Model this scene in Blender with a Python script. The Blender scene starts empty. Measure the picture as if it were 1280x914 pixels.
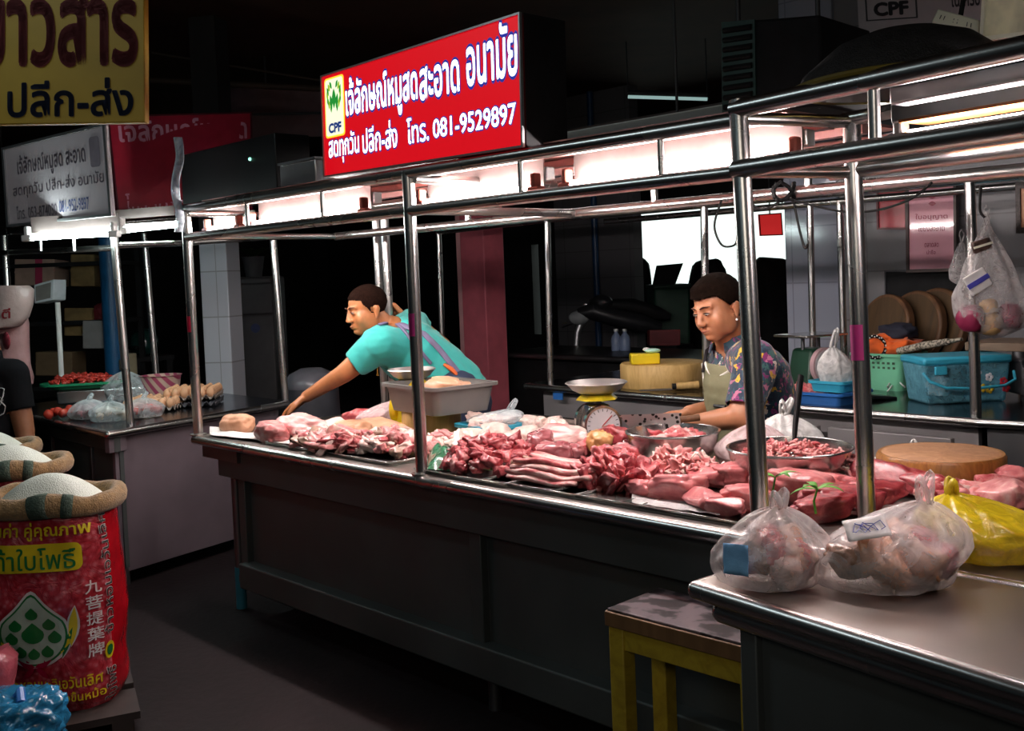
import bpy, bmesh, math, random
import numpy as np
from mathutils import Vector, Matrix, Euler, noise

SC = bpy.context.scene
COL = SC.collection
random.seed(7)
PI = math.pi

# ------------------------------------------------------------------ camera, light, exposure
CAM_Z = 1.30
FPX, CY = 1300.0, 395.0
_p, _phi, _yaw = math.atan(50 / 1300), .04, math.radians(43.6)
_fh = Vector((-math.cos(_yaw), math.sin(_yaw), 0)); _rh = Vector((math.sin(_yaw), math.cos(_yaw), 0)); _z = Vector((0, 0, 1))
FW = _fh * math.cos(_p) - _z * math.sin(_p)
_u0 = _z * math.cos(_p) + _fh * math.sin(_p)
RC = math.cos(_phi) * _rh - math.sin(_phi) * _u0
UC = math.sin(_phi) * _rh + math.cos(_phi) * _u0
CC = Vector((0, 0, CAM_Z))

cam = bpy.data.cameras.new('camera')
cam.sensor_width = 36; cam.lens = 36 * FPX / 1280
cam.shift_y = -(457 - CY) / 1280
cam.clip_start = .05; cam.clip_end = 100
camo = bpy.data.objects.new('camera', cam); COL.objects.link(camo)
camo.matrix_world = Matrix(((RC.x, UC.x, -FW.x, 0), (RC.y, UC.y, -FW.y, 0), (RC.z, UC.z, -FW.z, CAM_Z), (0, 0, 0, 1)))
SC.camera = camo
SC.view_settings.view_transform = 'Standard'; SC.view_settings.look = 'None'
SC.view_settings.gamma = 1; SC.view_settings.use_curve_mapping = False
SC.view_settings.exposure = 0.0
try:
    SC.cycles.max_bounces = 7; SC.cycles.transparent_max_bounces = 16
    SC.cycles.sample_clamp_indirect = 6
    SC.cycles.caustics_reflective = False; SC.cycles.caustics_refractive = False
except Exception: pass
wd = bpy.data.worlds.new('hall air'); SC.world = wd; wd.use_nodes = True
wd.node_tree.nodes['Background'].inputs[0].default_value = (.55, .75, .85, 1)
wd.node_tree.nodes['Background'].inputs[1].default_value = .012

TUBE_E = 175.0       # fluorescent tubes of the main stall
def area(name, loc, target, sx, sy, col, watts):
    l = bpy.data.lights.new(name, 'AREA'); l.shape = 'RECTANGLE'; l.size = sx; l.size_y = sy
    l.color = col; l.energy = watts
    o = bpy.data.objects.new(name, l); COL.objects.link(o); o.location = loc
    o.rotation_euler = (Vector(target) - Vector(loc)).to_track_quat('-Z', 'Y').to_euler()
    return o
# daylight that falls in through the open street side of the hall, behind and left of the viewer
area('street_daylight', (-1.4, -3.2, 3.3), (-2.6, 1.6, .7), 3.2, 1.2, (.70, .93, 1.0), 19)
# warm fill light added behind the viewer's right shoulder for bags, stool and panels
area('warm_front_fill', (.9, -1.7, 2.5), (-1.3, 1.8, .45), 1.6, .5, (1.0, .90, .78), 15)
# a roof light over the aisle: rims the rails, lights the rice
area('roof_light', (-3.3, .35, 2.86), (-3.1, 1.0, 0), 1.2, .35, (.78, .95, 1.0), 7)

# ------------------------------------------------------------------ pixel rays -> points in the place
def ray(x, y): return FW + ((x - 640) / FPX) * RC - ((y - CY) / FPX) * UC
def Zp(x, y, h):                       # on the level z = h
    d = ray(x, y); return CC + d * ((h - CAM_Z) / d.z)
def Yp(x, y, v):                       # on the upright plane y = v
    d = ray(x, y); return CC + d * (v / d.y)
def Dp(x, y, t): return CC + ray(x, y) * t
def Pp(x, y, p0, n):
    d = ray(x, y); return CC + d * ((Vector(p0) - CC).dot(n) / d.dot(n))

# ------------------------------------------------------------------ naming
def tag(o, label=None, cat=None, group=None, kind=None):
    if label: o['label'] = label
    if cat: o['category'] = cat
    if group: o['group'] = group
    if kind: o['kind'] = kind
    return o
def thing(name, label, cat, loc=(0, 0, 0), rotz=0, group=None):
    o = bpy.data.objects.new(name, None); COL.objects.link(o)
    o.location = loc; o.rotation_euler = (0, 0, rotz); o.empty_display_size = .05
    return tag(o, label, cat, group)
def dup(root, loc=None, rot=None, scale=None, label=None, group=None):
    r = root.copy(); COL.objects.link(r)
    if loc is not None: r.location = loc
    if rot is not None: r.rotation_euler = rot
    if scale is not None: r.scale = scale
    if label: r['label'] = label
    if group: r['group'] = group
    for ch in list(root.children):
        c = ch.copy(); COL.objects.link(c); c.parent = r; c.matrix_parent_inverse = ch.matrix_parent_inverse
        for g in list(ch.children):
            d = g.copy(); COL.objects.link(d); d.parent = c; d.matrix_parent_inverse = g.matrix_parent_inverse
    return r
def wloc(o):
    v = Vector(o.location)
    while o.parent: o = o.parent; v = v + Vector(o.location)
    return v

# ------------------------------------------------------------------ mesh collector
def frame_of(d):
    d = Vector(d).normalized()
    a = Vector((0, 0, 1)) if abs(d.z) < .9 else Vector((1, 0, 0))
    s = d.cross(a).normalized(); t = s.cross(d).normalized()
    return s, t, d
class MB:
    def __init__(s): s.v = []; s.f = []
    def add(s, vs, fs):
        o = len(s.v); s.v += [tuple(p) for p in vs]; s.f += [tuple(i + o for i in f) for f in fs]; return s
    def box(s, c, size, M=None):
        x, y, z = [k / 2 for k in size]; c = Vector(c)
        P = [Vector((i * x, j * y, k * z)) for i in (-1, 1) for j in (-1, 1) for k in (-1, 1)]
        if M is not None: P = [M @ p for p in P]
        return s.add([c + p for p in P], [(0, 1, 3, 2), (4, 6, 7, 5), (0, 4, 5, 1), (2, 3, 7, 6), (0, 2, 6, 4), (1, 5, 7, 3)])
    def hexa(s, b, t):                  # four bottom, four top points
        return s.add(list(b) + list(t), [(3, 2, 1, 0), (4, 5, 6, 7), (0, 1, 5, 4), (1, 2, 6, 5), (2, 3, 7, 6), (3, 0, 4, 7)])
    def prism(s, poly, z0, z1):
        n = len(poly)
        vs = [(p[0], p[1], z0) for p in poly] + [(p[0], p[1], z1) for p in poly]
        return s.add(vs, [tuple(range(n - 1, -1, -1)), tuple(range(n, 2 * n))] + [(i, (i + 1) % n, n + (i + 1) % n, n + i) for i in range(n)])
    def cyl(s, p0, p1, r0, r1=None, seg=16, caps=True):
        r1 = r0 if r1 is None else r1
        p0, p1 = Vector(p0), Vector(p1); a, b, d = frame_of(p1 - p0); vs = []
        for p, r in ((p0, r0), (p1, r1)):
            for i in range(seg):
                t = 2 * PI * i / seg; vs.append(p + (a * math.cos(t) + b * math.sin(t)) * r)
        fs = [(i, (i + 1) % seg, seg + (i + 1) % seg, seg + i) for i in range(seg)]
        if caps: fs += [tuple(range(seg - 1, -1, -1)), tuple(range(seg, 2 * seg))]
        return s.add(vs, fs)
    def tube(s, pts, r, seg=8, closed=False, flat=1.0):
        pts = [Vector(p) for p in pts]; n = len(pts); vs = []; fs = []; ref = None
        rs = r if isinstance(r, (list, tuple)) else [r] * n
        for i, p in enumerate(pts):
            d = (pts[(i + 1) % n] - pts[i - 1]) if closed else (pts[min(i + 1, n - 1)] - pts[max(i - 1, 0)])
            if d.length < 1e-9: d = Vector((0, 0, 1))
            d.normalize()
            if ref is None: ref = frame_of(d)[0]
            ref = (ref - d * ref.dot(d)).normalized(); b = d.cross(ref)
            for k in range(seg):
                t = 2 * PI * k / seg; vs.append(p + (ref * math.cos(t) + b * math.sin(t) * flat) * rs[i])
        m = n if closed else n - 1
        for i in range(m):
            for k in range(seg):
                j = (i + 1) % n
                fs.append((i * seg + k, i * seg + (k + 1) % seg, j * seg + (k + 1) % seg, j * seg + k))
        if not closed: fs += [tuple(range(seg - 1, -1, -1)), tuple(range((n - 1) * seg, n * seg))]
        return s.add(vs, fs)
    def lathe(s, prof, c=(0, 0, 0), seg=40, sx=1, sy=1, caps=True):
        c = Vector(c); n = len(prof); vs = []; fs = []
        for (r, z) in prof:
            for k in range(seg):
                t = 2 * PI * k / seg; vs.append(c + Vector((r * math.cos(t) * sx, r * math.sin(t) * sy, z)))
        for i in range(n - 1):
            for k in range(seg):
                fs.append((i * seg + k, i * seg + (k + 1) % seg, (i + 1) * seg + (k + 1) % seg, (i + 1) * seg + k))
        if caps and prof[0][0] > 1e-6: fs.append(tuple(range(seg - 1, -1, -1)))
        if caps and prof[-1][0] > 1e-6 : fs.append(tuple(range((n - 1) * seg, n * seg)))
        return s.add(vs, fs)
    def ball(s, c, r, M=None, seg=16, rings=10):
        c = Vector(c); r = r if hasattr(r, '__len__') else (r, r, r); vs = []; fs = []
        for i in range(1, rings):
            a = PI * i / rings
            for k in range(seg):
                t = 2 * PI * k / seg
                p = Vector((r[0] * math.sin(a) * math.cos(t), r[1] * math.sin(a) * math.sin(t), r[2] * math.cos(a)))
                vs.append(c + (M @ p if M is not None else p))
        top, bot = Vector((0, 0, r[2])), Vector((0, 0, -r[2]))
        if M is not None: top, bot = M @ top, M @ bot
        vs += [c + top, c + bot]; T = len(vs) - 2
        for i in range(rings - 2):
            for k in range(seg):
                fs.append((i * seg + k, (i + 1) * seg + k, (i + 1) * seg + (k + 1) % seg, i * seg + (k + 1) % seg))
        for k in range(seg):
            fs.append((T, k, (k + 1) % seg)); fs.append((T + 1, (rings - 2) * seg + (k + 1) % seg, (rings - 2) * seg + k))
        return s.add(vs, fs)
    def cone(s, p0, r0, p1, r1, seg=14):   # round cone: a limb
        s.ball(p0, r0, seg=seg, rings=8); s.ball(p1, r1, seg=seg, rings=8); return s.cyl(p0, p1, r0, r1, seg=seg)
    def grid(s, fn, nu, nv, closed_u=False):
        vs = [fn(i / (nu if closed_u else nu - 1), j / (nv - 1)) for j in range(nv) for i in range(nu)]; fs = []
        for j in range(nv - 1):
            for i in range(nu if closed_u else nu - 1):
                k = (i + 1) % nu; fs.append((j * nu + i, j * nu + k, (j + 1) * nu + k, (j + 1) * nu + i))
        return s.add(vs, fs)
    def mesh(s, name, off=None):
        vs = s.v if off is None else [(p[0] - off.x, p[1] - off.y, p[2] - off.z) for p in s.v]
        m = bpy.data.meshes.new(name); m.from_pydata(vs, [], s.f); m.update(); return m
    def build(s, name, m, parent=None, local=False, smooth=40, bevel=0, solid=0, sub=0, origin=None):
        off = None
        if parent is not None and not local: off = wloc(parent)
        elif parent is None and origin is not None: off = Vector(origin)
        me = s.mesh(name, off); me.materials.append(m)
        o = bpy.data.objects.new(name, me); COL.objects.link(o)
        if parent is not None: o.parent = parent
        elif origin is not None: o.location = origin
        if smooth:
            me.polygons.foreach_set('use_smooth', [True] * len(me.polygons))
            if smooth < 180: me.set_sharp_from_angle(angle=math.radians(smooth))
        if solid:
            k = o.modifiers.new('thick', 'SOLIDIFY'); k.thickness = solid; k.offset = 0
        if bevel:
            k = o.modifiers.new('bevel', 'BEVEL'); k.width = bevel; k.segments = 2; k.limit_method = 'ANGLE'; k.angle_limit = math.radians(40)
        if sub:
            k = o.modifiers.new('sub', 'SUBSURF'); k.levels = sub; k.render_levels = sub
        return o
def struct(o): o['kind'] = 'structure'; return o
def remesh(mb, voxel, smooth=4, fac=.5):  # one continuous skin over the collected solids
    me = mb.mesh('tmp'); o = bpy.data.objects.new('tmp', me); COL.objects.link(o)
    r = o.modifiers.new('r', 'REMESH'); r.mode = 'VOXEL'; r.voxel_size = voxel
    if smooth:
        k = o.modifiers.new('s', 'SMOOTH'); k.iterations = smooth; k.factor = fac
    dg = bpy.context.evaluated_depsgraph_get(); out = bpy.data.meshes.new_from_object(o.evaluated_get(dg))
    bpy.data.objects.remove(o); bpy.data.meshes.remove(me)
    return out
def link_mesh(name, me, m, parent=None, off=None, keep=None):
    if keep is not None:
        bm = bmesh.new(); bm.from_mesh(me); bm.normal_update()
        bad = [f for f in bm.faces if not keep(f.calc_center_median(), f.normal)]
        bmesh.ops.delete(bm, geom=bad, context='FACES'); bm.to_mesh(me); bm.free()
    off = wloc(parent) if parent is not None and off is None else off
    if off is not None: me.transform(Matrix.Translation(-off))
    me.materials.clear(); me.materials.append(m)
    me.polygons.foreach_set('use_smooth', [True] * len(me.polygons)); me.update()
    o = bpy.data.objects.new(name, me); COL.objects.link(o); o.parent = parent
    return o
def inflate(me, d):
    me = me.copy(); n = len(me.vertices)
    co = np.zeros(n * 3); me.vertices.foreach_get('co', co); no = np.zeros(n * 3)
    me.vertex_normals.foreach_get('vector', no); me.vertices.foreach_set('co', co + no * d); me.update(); return me

# ------------------------------------------------------------------ lettering
def text_mesh(body, bold=0.0, res=3):
    c = bpy.data.curves.new('t', 'FONT'); c.body = body; c.size = 1; c.resolution_u = res
    if 'ห' in body: c.resolution_u = 1; c.offset = .003      # this letter's outline crosses itself: fills cleanly only so
    c.fill_mode = 'FRONT'
    o = bpy.data.objects.new('t', c); COL.objects.link(o); bpy.context.view_layer.update()
    me = bpy.data.meshes.new_from_object(o.evaluated_get(bpy.context.evaluated_depsgraph_get()))
    bpy.data.objects.remove(o); bpy.data.curves.remove(c)
    if bold > 0 and len(me.vertices):     # heavier strokes: the same outline laid eight times round itself
        V = [tuple(v.co) for v in me.vertices]; F = [tuple(p.vertices) for p in me.polygons]; mb = MB()
        for k in range(8):
            a = PI * k / 4; dx, dy = bold * math.cos(a), bold * math.sin(a); mb.add([(x + dx, y + dy, 0) for x, y, _ in V], F)
        bpy.data.meshes.remove(me); me = mb.mesh('t')
    return me
def letters(name, body, m, parent, fn, rect, bold=0, rot=0, res=3, cut=0, box=None):
    """flat lettering fitted into rect=(u0,v0,u1,v1); fn(u,v) gives the point on the carrying surface"""
    me = text_mesh(body, bold, res); n = len(me.vertices)
    if n == 0: return None
    if cut:
        bm = bmesh.new(); bm.from_mesh(me); bmesh.ops.triangulate(bm, faces=bm.faces[:])
        bmesh.ops.subdivide_edges(bm, edges=[e for e in bm.edges if e.calc_length() > cut], cuts=1); bm.to_mesh(me); bm.free(); n = len(me.vertices)
    co = np.zeros(n * 3); me.vertices.foreach_get('co', co); co = co.reshape(n, 3)
    if rot == 90: co = np.stack([-co[:, 1], co[:, 0], co[:, 2]], 1)
    mn, mx = (co.min(0), co.max(0)) if box is None else box
    u = rect[0] + (co[:, 0] - mn[0]) / max(mx[0] - mn[0], 1e-6) * (rect[2] - rect[0])
    v = rect[1] + (co[:, 1] - mn[1]) / max(mx[1] - mn[1], 1e-6) * (rect[3] - rect[1])
    off = wloc(parent)
    P = np.array([tuple(fn(a, b) - off) for a, b in zip(u, v)])
    me.vertices.foreach_set('co', P.reshape(-1)); me.update()
    me.materials.clear(); me.materials.append(m)
    o = bpy.data.objects.new(name, me); COL.objects.link(o); o.parent = parent
    return (o, (mn, mx))
class Quad:                              # a flat board: bl + u*ex + v*ey, front normal n (toward the viewer)
    def __init__(s, tl, tr, br, bl):
        s.c = [Vector(bl), Vector(br), Vector(tr), Vector(tl)]
        n = (s.c[1] - s.c[0]).cross(s.c[3] - s.c[0]).normalized()
        s.n = n if n.dot(CC - s.c[0]) > 0 else -n
    def at(s, u, v, d=0.0):
        a, b, c, e = s.c
        return (a * (1 - u) + b * u) * (1 - v) + (e * (1 - u) + c * u) * v + s.n * d
    def surf(s, d): return lambda u, v: s.at(u, v, d)
    def slab(s, d0, d1, r=(0, 0, 1, 1), mb=None):
        mb = mb or MB(); q = [(r[0], r[1]), (r[2], r[1]), (r[2], r[3]), (r[0], r[3])]
        return mb.hexa([s.at(u, v, d0) for u, v in q], [s.at(u, v, d1) for u, v in q])
    def poly(s, pts, d, mb=None):
        mb = mb or MB(); return mb.add([s.at(u, v, d) for u, v in pts], [tuple(range(len(pts)))])
    def rim(s, w, h, d0, d1):            # a frame around the board (w,h in u,v)
        mb = MB()
        for r in ((0, 0, 1, h), (0, 1 - h, 1, 1), (0, h, w, 1 - h), (1 - w, h, 1, 1 - h)): s.slab(d0, d1, r, mb)
        return mb
# ------------------------------------------------------------------ materials
def mat(name):
    m = bpy.data.materials.new(name); m.use_nodes = True
    nt = m.node_tree; return m, nt, nt.nodes['Principled BSDF']
def rgb(c): return (c[0], c[1], c[2], 1)
def nd(nt, t, **kw):
    n = nt.nodes.new(t)
    for k, v in kw.items():
        if hasattr(n, k): setattr(n, k, v)
        else: n.inputs[k.replace('_', ' ')].default_value = v
    return n
def ramp(nt, src, stops, interp='LINEAR'):
    r = nt.nodes.new('ShaderNodeValToRGB'); cr = r.color_ramp; cr.interpolation = interp
    while len(cr.elements) < len(stops): cr.elements.new(.5)
    for e, (p, c) in zip(cr.elements, stops): e.position = p; e.color = rgb(c)
    nt.links.new(src, r.inputs[0]); return r
def coords(nt, rand=False):
    tc = nt.nodes.new('ShaderNodeTexCoord'); out = tc.outputs['Object']
    if rand:
        oi = nt.nodes.new('ShaderNodeObjectInfo'); ad = nt.nodes.new('ShaderNodeVectorMath'); ad.operation = 'ADD'
        ml = nt.nodes.new('ShaderNodeMath'); ml.operation = 'MULTIPLY'; ml.inputs[1].default_value = 37
        nt.links.new(oi.outputs['Random'], ml.inputs[0]); nt.links.new(out, ad.inputs[0]); nt.links.new(ml.outputs[0], ad.inputs[1]); out = ad.outputs[0]
    return out
def noise_tex(nt, co, scale, detail=3, rough=.55, dist=0):
    n = nt.nodes.new('ShaderNodeTexNoise'); n.inputs['Scale'].default_value = scale; n.inputs['Detail'].default_value = detail
    n.inputs['Roughness'].default_value = rough; n.inputs['Distortion'].default_value = dist
    nt.links.new(co, n.inputs['Vector']); return n.outputs['Fac']
def bump(nt, b, h, strength=.3, dist=.01):
    n = nt.nodes.new('ShaderNodeBump'); n.inputs['Strength'].default_value = strength; n.inputs['Distance'].default_value = dist
    nt.links.new(h, n.inputs['Height']); nt.links.new(n.outputs[0], b.inputs['Normal']); return n
def plain(name, c, rough=.5, metal=0, var=.15, scale=12, bmp=0, spec=.5, coat=0, sheen=0):
    m, nt, b = mat(name); co = coords(nt); f = noise_tex(nt, co, scale)
    r = ramp(nt, f, [(.3, [k * (1 - var) for k in c]), (.7, [min(1, k * (1 + var)) for k in c])])
    nt.links.new(r.outputs[0], b.inputs['Base Color'])
    b.inputs['Roughness'].default_value = rough; b.inputs['Metallic'].default_value = metal
    b.inputs['Specular IOR Level'].default_value = spec; b.inputs['Coat Weight'].default_value = coat; b.inputs['Sheen Weight'].default_value = sheen
    if bmp: bump(nt, b, noise_tex(nt, co, scale * 3, 4), bmp)
    return m
def emit(name, c, s):
    m, nt, b = mat(name); b.inputs['Base Color'].default_value = rgb(c); b.inputs['Emission Color'].default_value = rgb(c); b.inputs['Emission Strength'].default_value = s
    b.inputs['Roughness'].default_value = .4
    return m
def steel(name, c=(.62, .61, .60), rough=.2, stretch=(1, 1, 60), scale=3, var=.25, rv=.12):
    m, nt, b = mat(name); co = coords(nt); mp = nt.nodes.new('ShaderNodeMapping'); mp.inputs['Scale'].default_value = stretch
    nt.links.new(co, mp.inputs[0]); f = noise_tex(nt, mp.outputs[0], scale, 4)
    g = noise_tex(nt, co, 2.2, 3)
    r = ramp(nt, g, [(.3, [k * (1 - var) for k in c]), (.7, c)])
    nt.links.new(r.outputs[0], b.inputs['Base Color']); b.inputs['Metallic'].default_value = 1
    q = nt.nodes.new('ShaderNodeMapRange'); q.inputs['To Min'].default_value = rough - rv * .5; q.inputs['To Max'].default_value = rough + rv
    nt.links.new(g, q.inputs[0]); nt.links.new(q.outputs[0], b.inputs['Roughness'])
    bump(nt, b, f, .06, .002)
    return m
def meat(name, stops, scale=28, rough=.32, dist=1.2, bmp=.35, aniso=(1, 1, 1), coat=.15, sss=.0, fine=160):
    m, nt, b = mat(name); co = coords(nt, True); mp = nt.nodes.new('ShaderNodeMapping'); mp.inputs['Scale'].default_value = aniso
    nt.links.new(co, mp.inputs[0]); f = noise_tex(nt, mp.outputs[0], scale, 4, .6, dist)
    r = ramp(nt, f, stops); nt.links.new(r.outputs[0], b.inputs['Base Color'])
    b.inputs['Roughness'].default_value = rough; b.inputs['Coat Weight'].default_value = coat; b.inputs['Coat Roughness'].default_value = .15
    bump(nt, b, noise_tex(nt, mp.outputs[0], fine * .4, 3, .6, .6), bmp, .004)
    if sss:
        b.inputs['Subsurface Weight'].default_value = sss; b.inputs['Subsurface Radius'].default_value = (.02, .006, .004); b.inputs['Subsurface Scale'].default_value = .5
    return m
def film(name, tint, cover=.35, rough=.18, scale=22, print_stops=None):   # thin creased plastic film
    m, nt, b = mat(name); co = coords(nt); f = noise_tex(nt, co, scale, 4, .6, 1.5)
    b.inputs['Base Color'].default_value = rgb(tint); b.inputs['Roughness'].default_value = rough; b.inputs['Specular IOR Level'].default_value = .7
    bump(nt, b, f, .5, .01)
    tr = nt.nodes.new('ShaderNodeBsdfTransparent'); tr.inputs[0].default_value = rgb([.5 + .5 * k for k in tint])
    mx = nt.nodes.new('ShaderNodeMixShader'); q = nt.nodes.new('ShaderNodeMapRange')
    q.inputs['From Min'].default_value = .3; q.inputs['From Max'].default_value = .75
    q.inputs['To Min'].default_value = cover * .55; q.inputs['To Max'].default_value = min(1, cover * 1.5)
    nt.links.new(f, q.inputs[0]); lw = nt.nodes.new('ShaderNodeLayerWeight'); lw.inputs[0].default_value = .35
    ad = nt.nodes.new('ShaderNodeMath'); ad.operation = 'MULTIPLY_ADD'; ad.use_clamp = True; ad.inputs[1].default_value = .42
    nt.links.new(lw.outputs['Facing'], ad.inputs[0]); nt.links.new(q.outputs[0], ad.inputs[2])
    nt.links.new(ad.outputs[0], mx.inputs[0]); nt.links.new(tr.outputs[0], mx.inputs[1]); nt.links.new(b.outputs[0], mx.inputs[2])
    nt.links.new(mx.outputs[0], nt.nodes['Material Output'].inputs[0])
    return m
def tiles(name, c, grout, sx, sy, rough=.18, axis='XZ', off=0.0):
    m, nt, b = mat(name); co = coords(nt); sp = nt.nodes.new('ShaderNodeSeparateXYZ'); cb = nt.nodes.new('ShaderNodeCombineXYZ')
    nt.links.new(co, sp.inputs[0])
    ad = nt.nodes.new('ShaderNodeMath'); ad.operation = 'ADD'; nt.links.new(sp.outputs[0], ad.inputs[0]); nt.links.new(sp.outputs[1], ad.inputs[1])
    nt.links.new(ad.outputs[0], cb.inputs[0]); nt.links.new(sp.outputs[2], cb.inputs[1])
    br = nt.nodes.new('ShaderNodeTexBrick'); br.offset = off; br.inputs['Scale'].default_value = 1; br.inputs['Brick Width'].default_value = sx; br.inputs['Row Height'].default_value = sy
    br.inputs['Mortar Size'].default_value = .004; br.inputs['Color1'].default_value = rgb(c); br.inputs['Color2'].default_value = rgb([k * .93 for k in c]); br.inputs['Mortar'].default_value = rgb(grout)
    nt.links.new(cb.outputs[0], br.inputs['Vector']); nt.links.new(br.outputs[0], b.inputs['Base Color']); b.inputs['Roughness'].default_value = rough
    return m
def wood(name, stops, scale=6, stretch=(1, 1, .12), rough=.55, dist=2.5):
    m, nt, b = mat(name); co = coords(nt); mp = nt.nodes.new('ShaderNodeMapping'); mp.inputs['Scale'].default_value = stretch
    nt.links.new(co, mp.inputs[0]); f = noise_tex(nt, mp.outputs[0], scale, 5, .6, dist); r = ramp(nt, f, stops)
    nt.links.new(r.outputs[0], b.inputs['Base Color']); b.inputs['Roughness'].default_value = rough; bump(nt, b, f, .15, .003); return m
M = {}
M['steel'] = steel('polished steel tube', (.70, .68, .66), .24, (1, 1, 40))
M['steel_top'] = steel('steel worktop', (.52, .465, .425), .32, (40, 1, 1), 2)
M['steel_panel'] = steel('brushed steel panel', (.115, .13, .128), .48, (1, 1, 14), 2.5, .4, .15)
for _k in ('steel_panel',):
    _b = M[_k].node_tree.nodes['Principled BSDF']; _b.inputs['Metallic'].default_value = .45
M['steel_bowl'] = steel('spun steel', (.72, .70, .68), .2, (1, 1, 30))
M['steel_dark'] = steel('dull dark steel', (.22, .22, .23), .45, (1, 1, 10), 3, .4)
M['alu'] = plain('cast aluminium', (.55, .55, .56), .35, .9, .1)
M['black'] = plain('black paint', (.010, .010, .011), .7, var=.3, spec=.2)
M['blackgloss'] = plain('black plastic', (.010, .010, .011), .35, spec=.25)
M['darkgrey'] = plain('dark grey metal', (.05, .05, .055), .5, .3)
M['white'] = plain('white enamel', (.78, .78, .76), .35, var=.05)
M['offwhite'] = plain('cream plastic', (.85, .82, .66), .4, var=.06)
M['rubber'] = plain('black cable rubber', (.003, .003, .003), .7, spec=.2)
M['tube'] = emit('fluorescent tube', (1.0, .89, .86), TUBE_E)
M['tube_cool'] = emit('cool fluorescent tube', (.80, 1.0, .98), 75)
M['socket'] = plain('lampholder plastic', (.85, .22, .16), .4)
M['paper'] = plain('white sheet', (.78, .74, .72), .5, var=.06, bmp=.1)
M['yellow'] = plain('yellow plastic', (.85, .62, .02), .3, var=.06)
M['blue'] = plain('blue plastic', (.03, .16, .50), .35, var=.08)
M['lightblue'] = plain('light blue plastic', (.05, .42, .60), .3, var=.08)
M['mint'] = plain('mint green plastic', (.20, .62, .38), .35, var=.06)
M['green'] = plain('green plastic', (.02, .28, .13), .35, var=.1)
M['lime'] = plain('lime green board', (.30, .62, .05), .4, var=.1)
M['greytub'] = plain('grey plastic tub', (.17, .16, .152), .38, var=.06)
M['leaf'] = plain('banana leaf', (.10, .32, .04), .35, var=.35, scale=25, bmp=.2)
M['sprig'] = plain('fresh leaf', (.10, .36, .03), .4, var=.3, scale=40)
M['film'] = film('clear film', (.86, .84, .83), .26)
M['film_white'] = film('milky film', (.93, .88, .87), .25, scale=26)
M['film_pink'] = film('pink tinted film', (.88, .66, .66), .42)
M['film_yellow'] = film('yellow film', (.80, .62, .02), .62)
M['film_clear2'] = film('crisp clear film', (.80, .86, .88), .26, .12)
M['bagwhite'] = film('white carrier film', (.86, .84, .82), .68)
# ------------------------------------------------------------------ the hall
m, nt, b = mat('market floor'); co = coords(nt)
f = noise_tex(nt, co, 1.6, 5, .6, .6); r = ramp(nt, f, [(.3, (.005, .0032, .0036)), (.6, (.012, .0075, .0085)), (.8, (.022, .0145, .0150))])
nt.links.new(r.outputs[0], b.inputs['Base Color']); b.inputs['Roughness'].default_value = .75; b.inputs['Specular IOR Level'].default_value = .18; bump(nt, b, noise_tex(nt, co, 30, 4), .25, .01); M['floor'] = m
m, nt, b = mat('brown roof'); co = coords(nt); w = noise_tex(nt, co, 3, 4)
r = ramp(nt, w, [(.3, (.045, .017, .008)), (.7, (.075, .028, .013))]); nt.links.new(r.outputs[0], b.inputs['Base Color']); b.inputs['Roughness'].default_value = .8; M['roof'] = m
M['wall_dark'] = plain('dark wall', (.022, .020, .020), .8, var=.3, scale=3)  # near-black tone, mottled at random
M['wall_grey'] = tiles('grey wall tile', (.17, .165, .175), (.10, .098, .10), .40, .25, .3)
M['wall_white'] = tiles('white tile', (.74, .76, .84), (.45, .46, .5), .30, .28, .22)
M['tile_blue'] = tiles('pale pillar tile', (.33, .35, .42), (.22, .23, .28), .28, .30, .1)
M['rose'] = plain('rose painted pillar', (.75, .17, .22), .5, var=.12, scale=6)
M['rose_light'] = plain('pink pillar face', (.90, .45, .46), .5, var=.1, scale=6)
XL, XR, YB, YF, ZC = -13.5, 2.2, 9.0, -4.5, 2.95
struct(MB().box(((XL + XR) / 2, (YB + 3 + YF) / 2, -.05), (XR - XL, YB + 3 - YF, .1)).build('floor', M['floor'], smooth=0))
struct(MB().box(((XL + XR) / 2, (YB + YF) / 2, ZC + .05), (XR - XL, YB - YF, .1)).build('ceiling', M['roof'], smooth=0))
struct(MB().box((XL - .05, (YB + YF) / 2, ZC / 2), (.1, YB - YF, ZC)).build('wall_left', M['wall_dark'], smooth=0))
# back wall with two openings to the bright street
oa0, oa1 = Yp(788, 268, YB), Yp(992, 345, YB)
ob0, ob1 = Yp(664, 306, YB), Yp(677, 418, YB)
mb = MB()
def wseg(x0, x1, z0, z1): mb.box(((x0 + x1) / 2, YB + .06, (z0 + z1) / 2), (x1 - x0, .12, z1 - z0))
wseg(XL, ob0.x, 0, ZC); wseg(ob0.x, ob1.x, 0, ob1.z); wseg(ob0.x, ob1.x, ob0.z, ZC); wseg(ob1.x, oa0.x, 0, ZC)
wseg(oa0.x, oa1.x, 0, oa1.z - .35); wseg(oa0.x, oa1.x, oa0.z, ZC); wseg(oa1.x, XR, 0, ZC)
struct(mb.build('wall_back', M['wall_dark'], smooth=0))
M['day'] = emit('overexposed street light', (.86, 1.0, .95), 1.35)
struct(MB().box((-7.0, YB + 2.4, 1.9), (13.5, .05, 3.8)).build('sky', M['day'], smooth=0))
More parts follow.
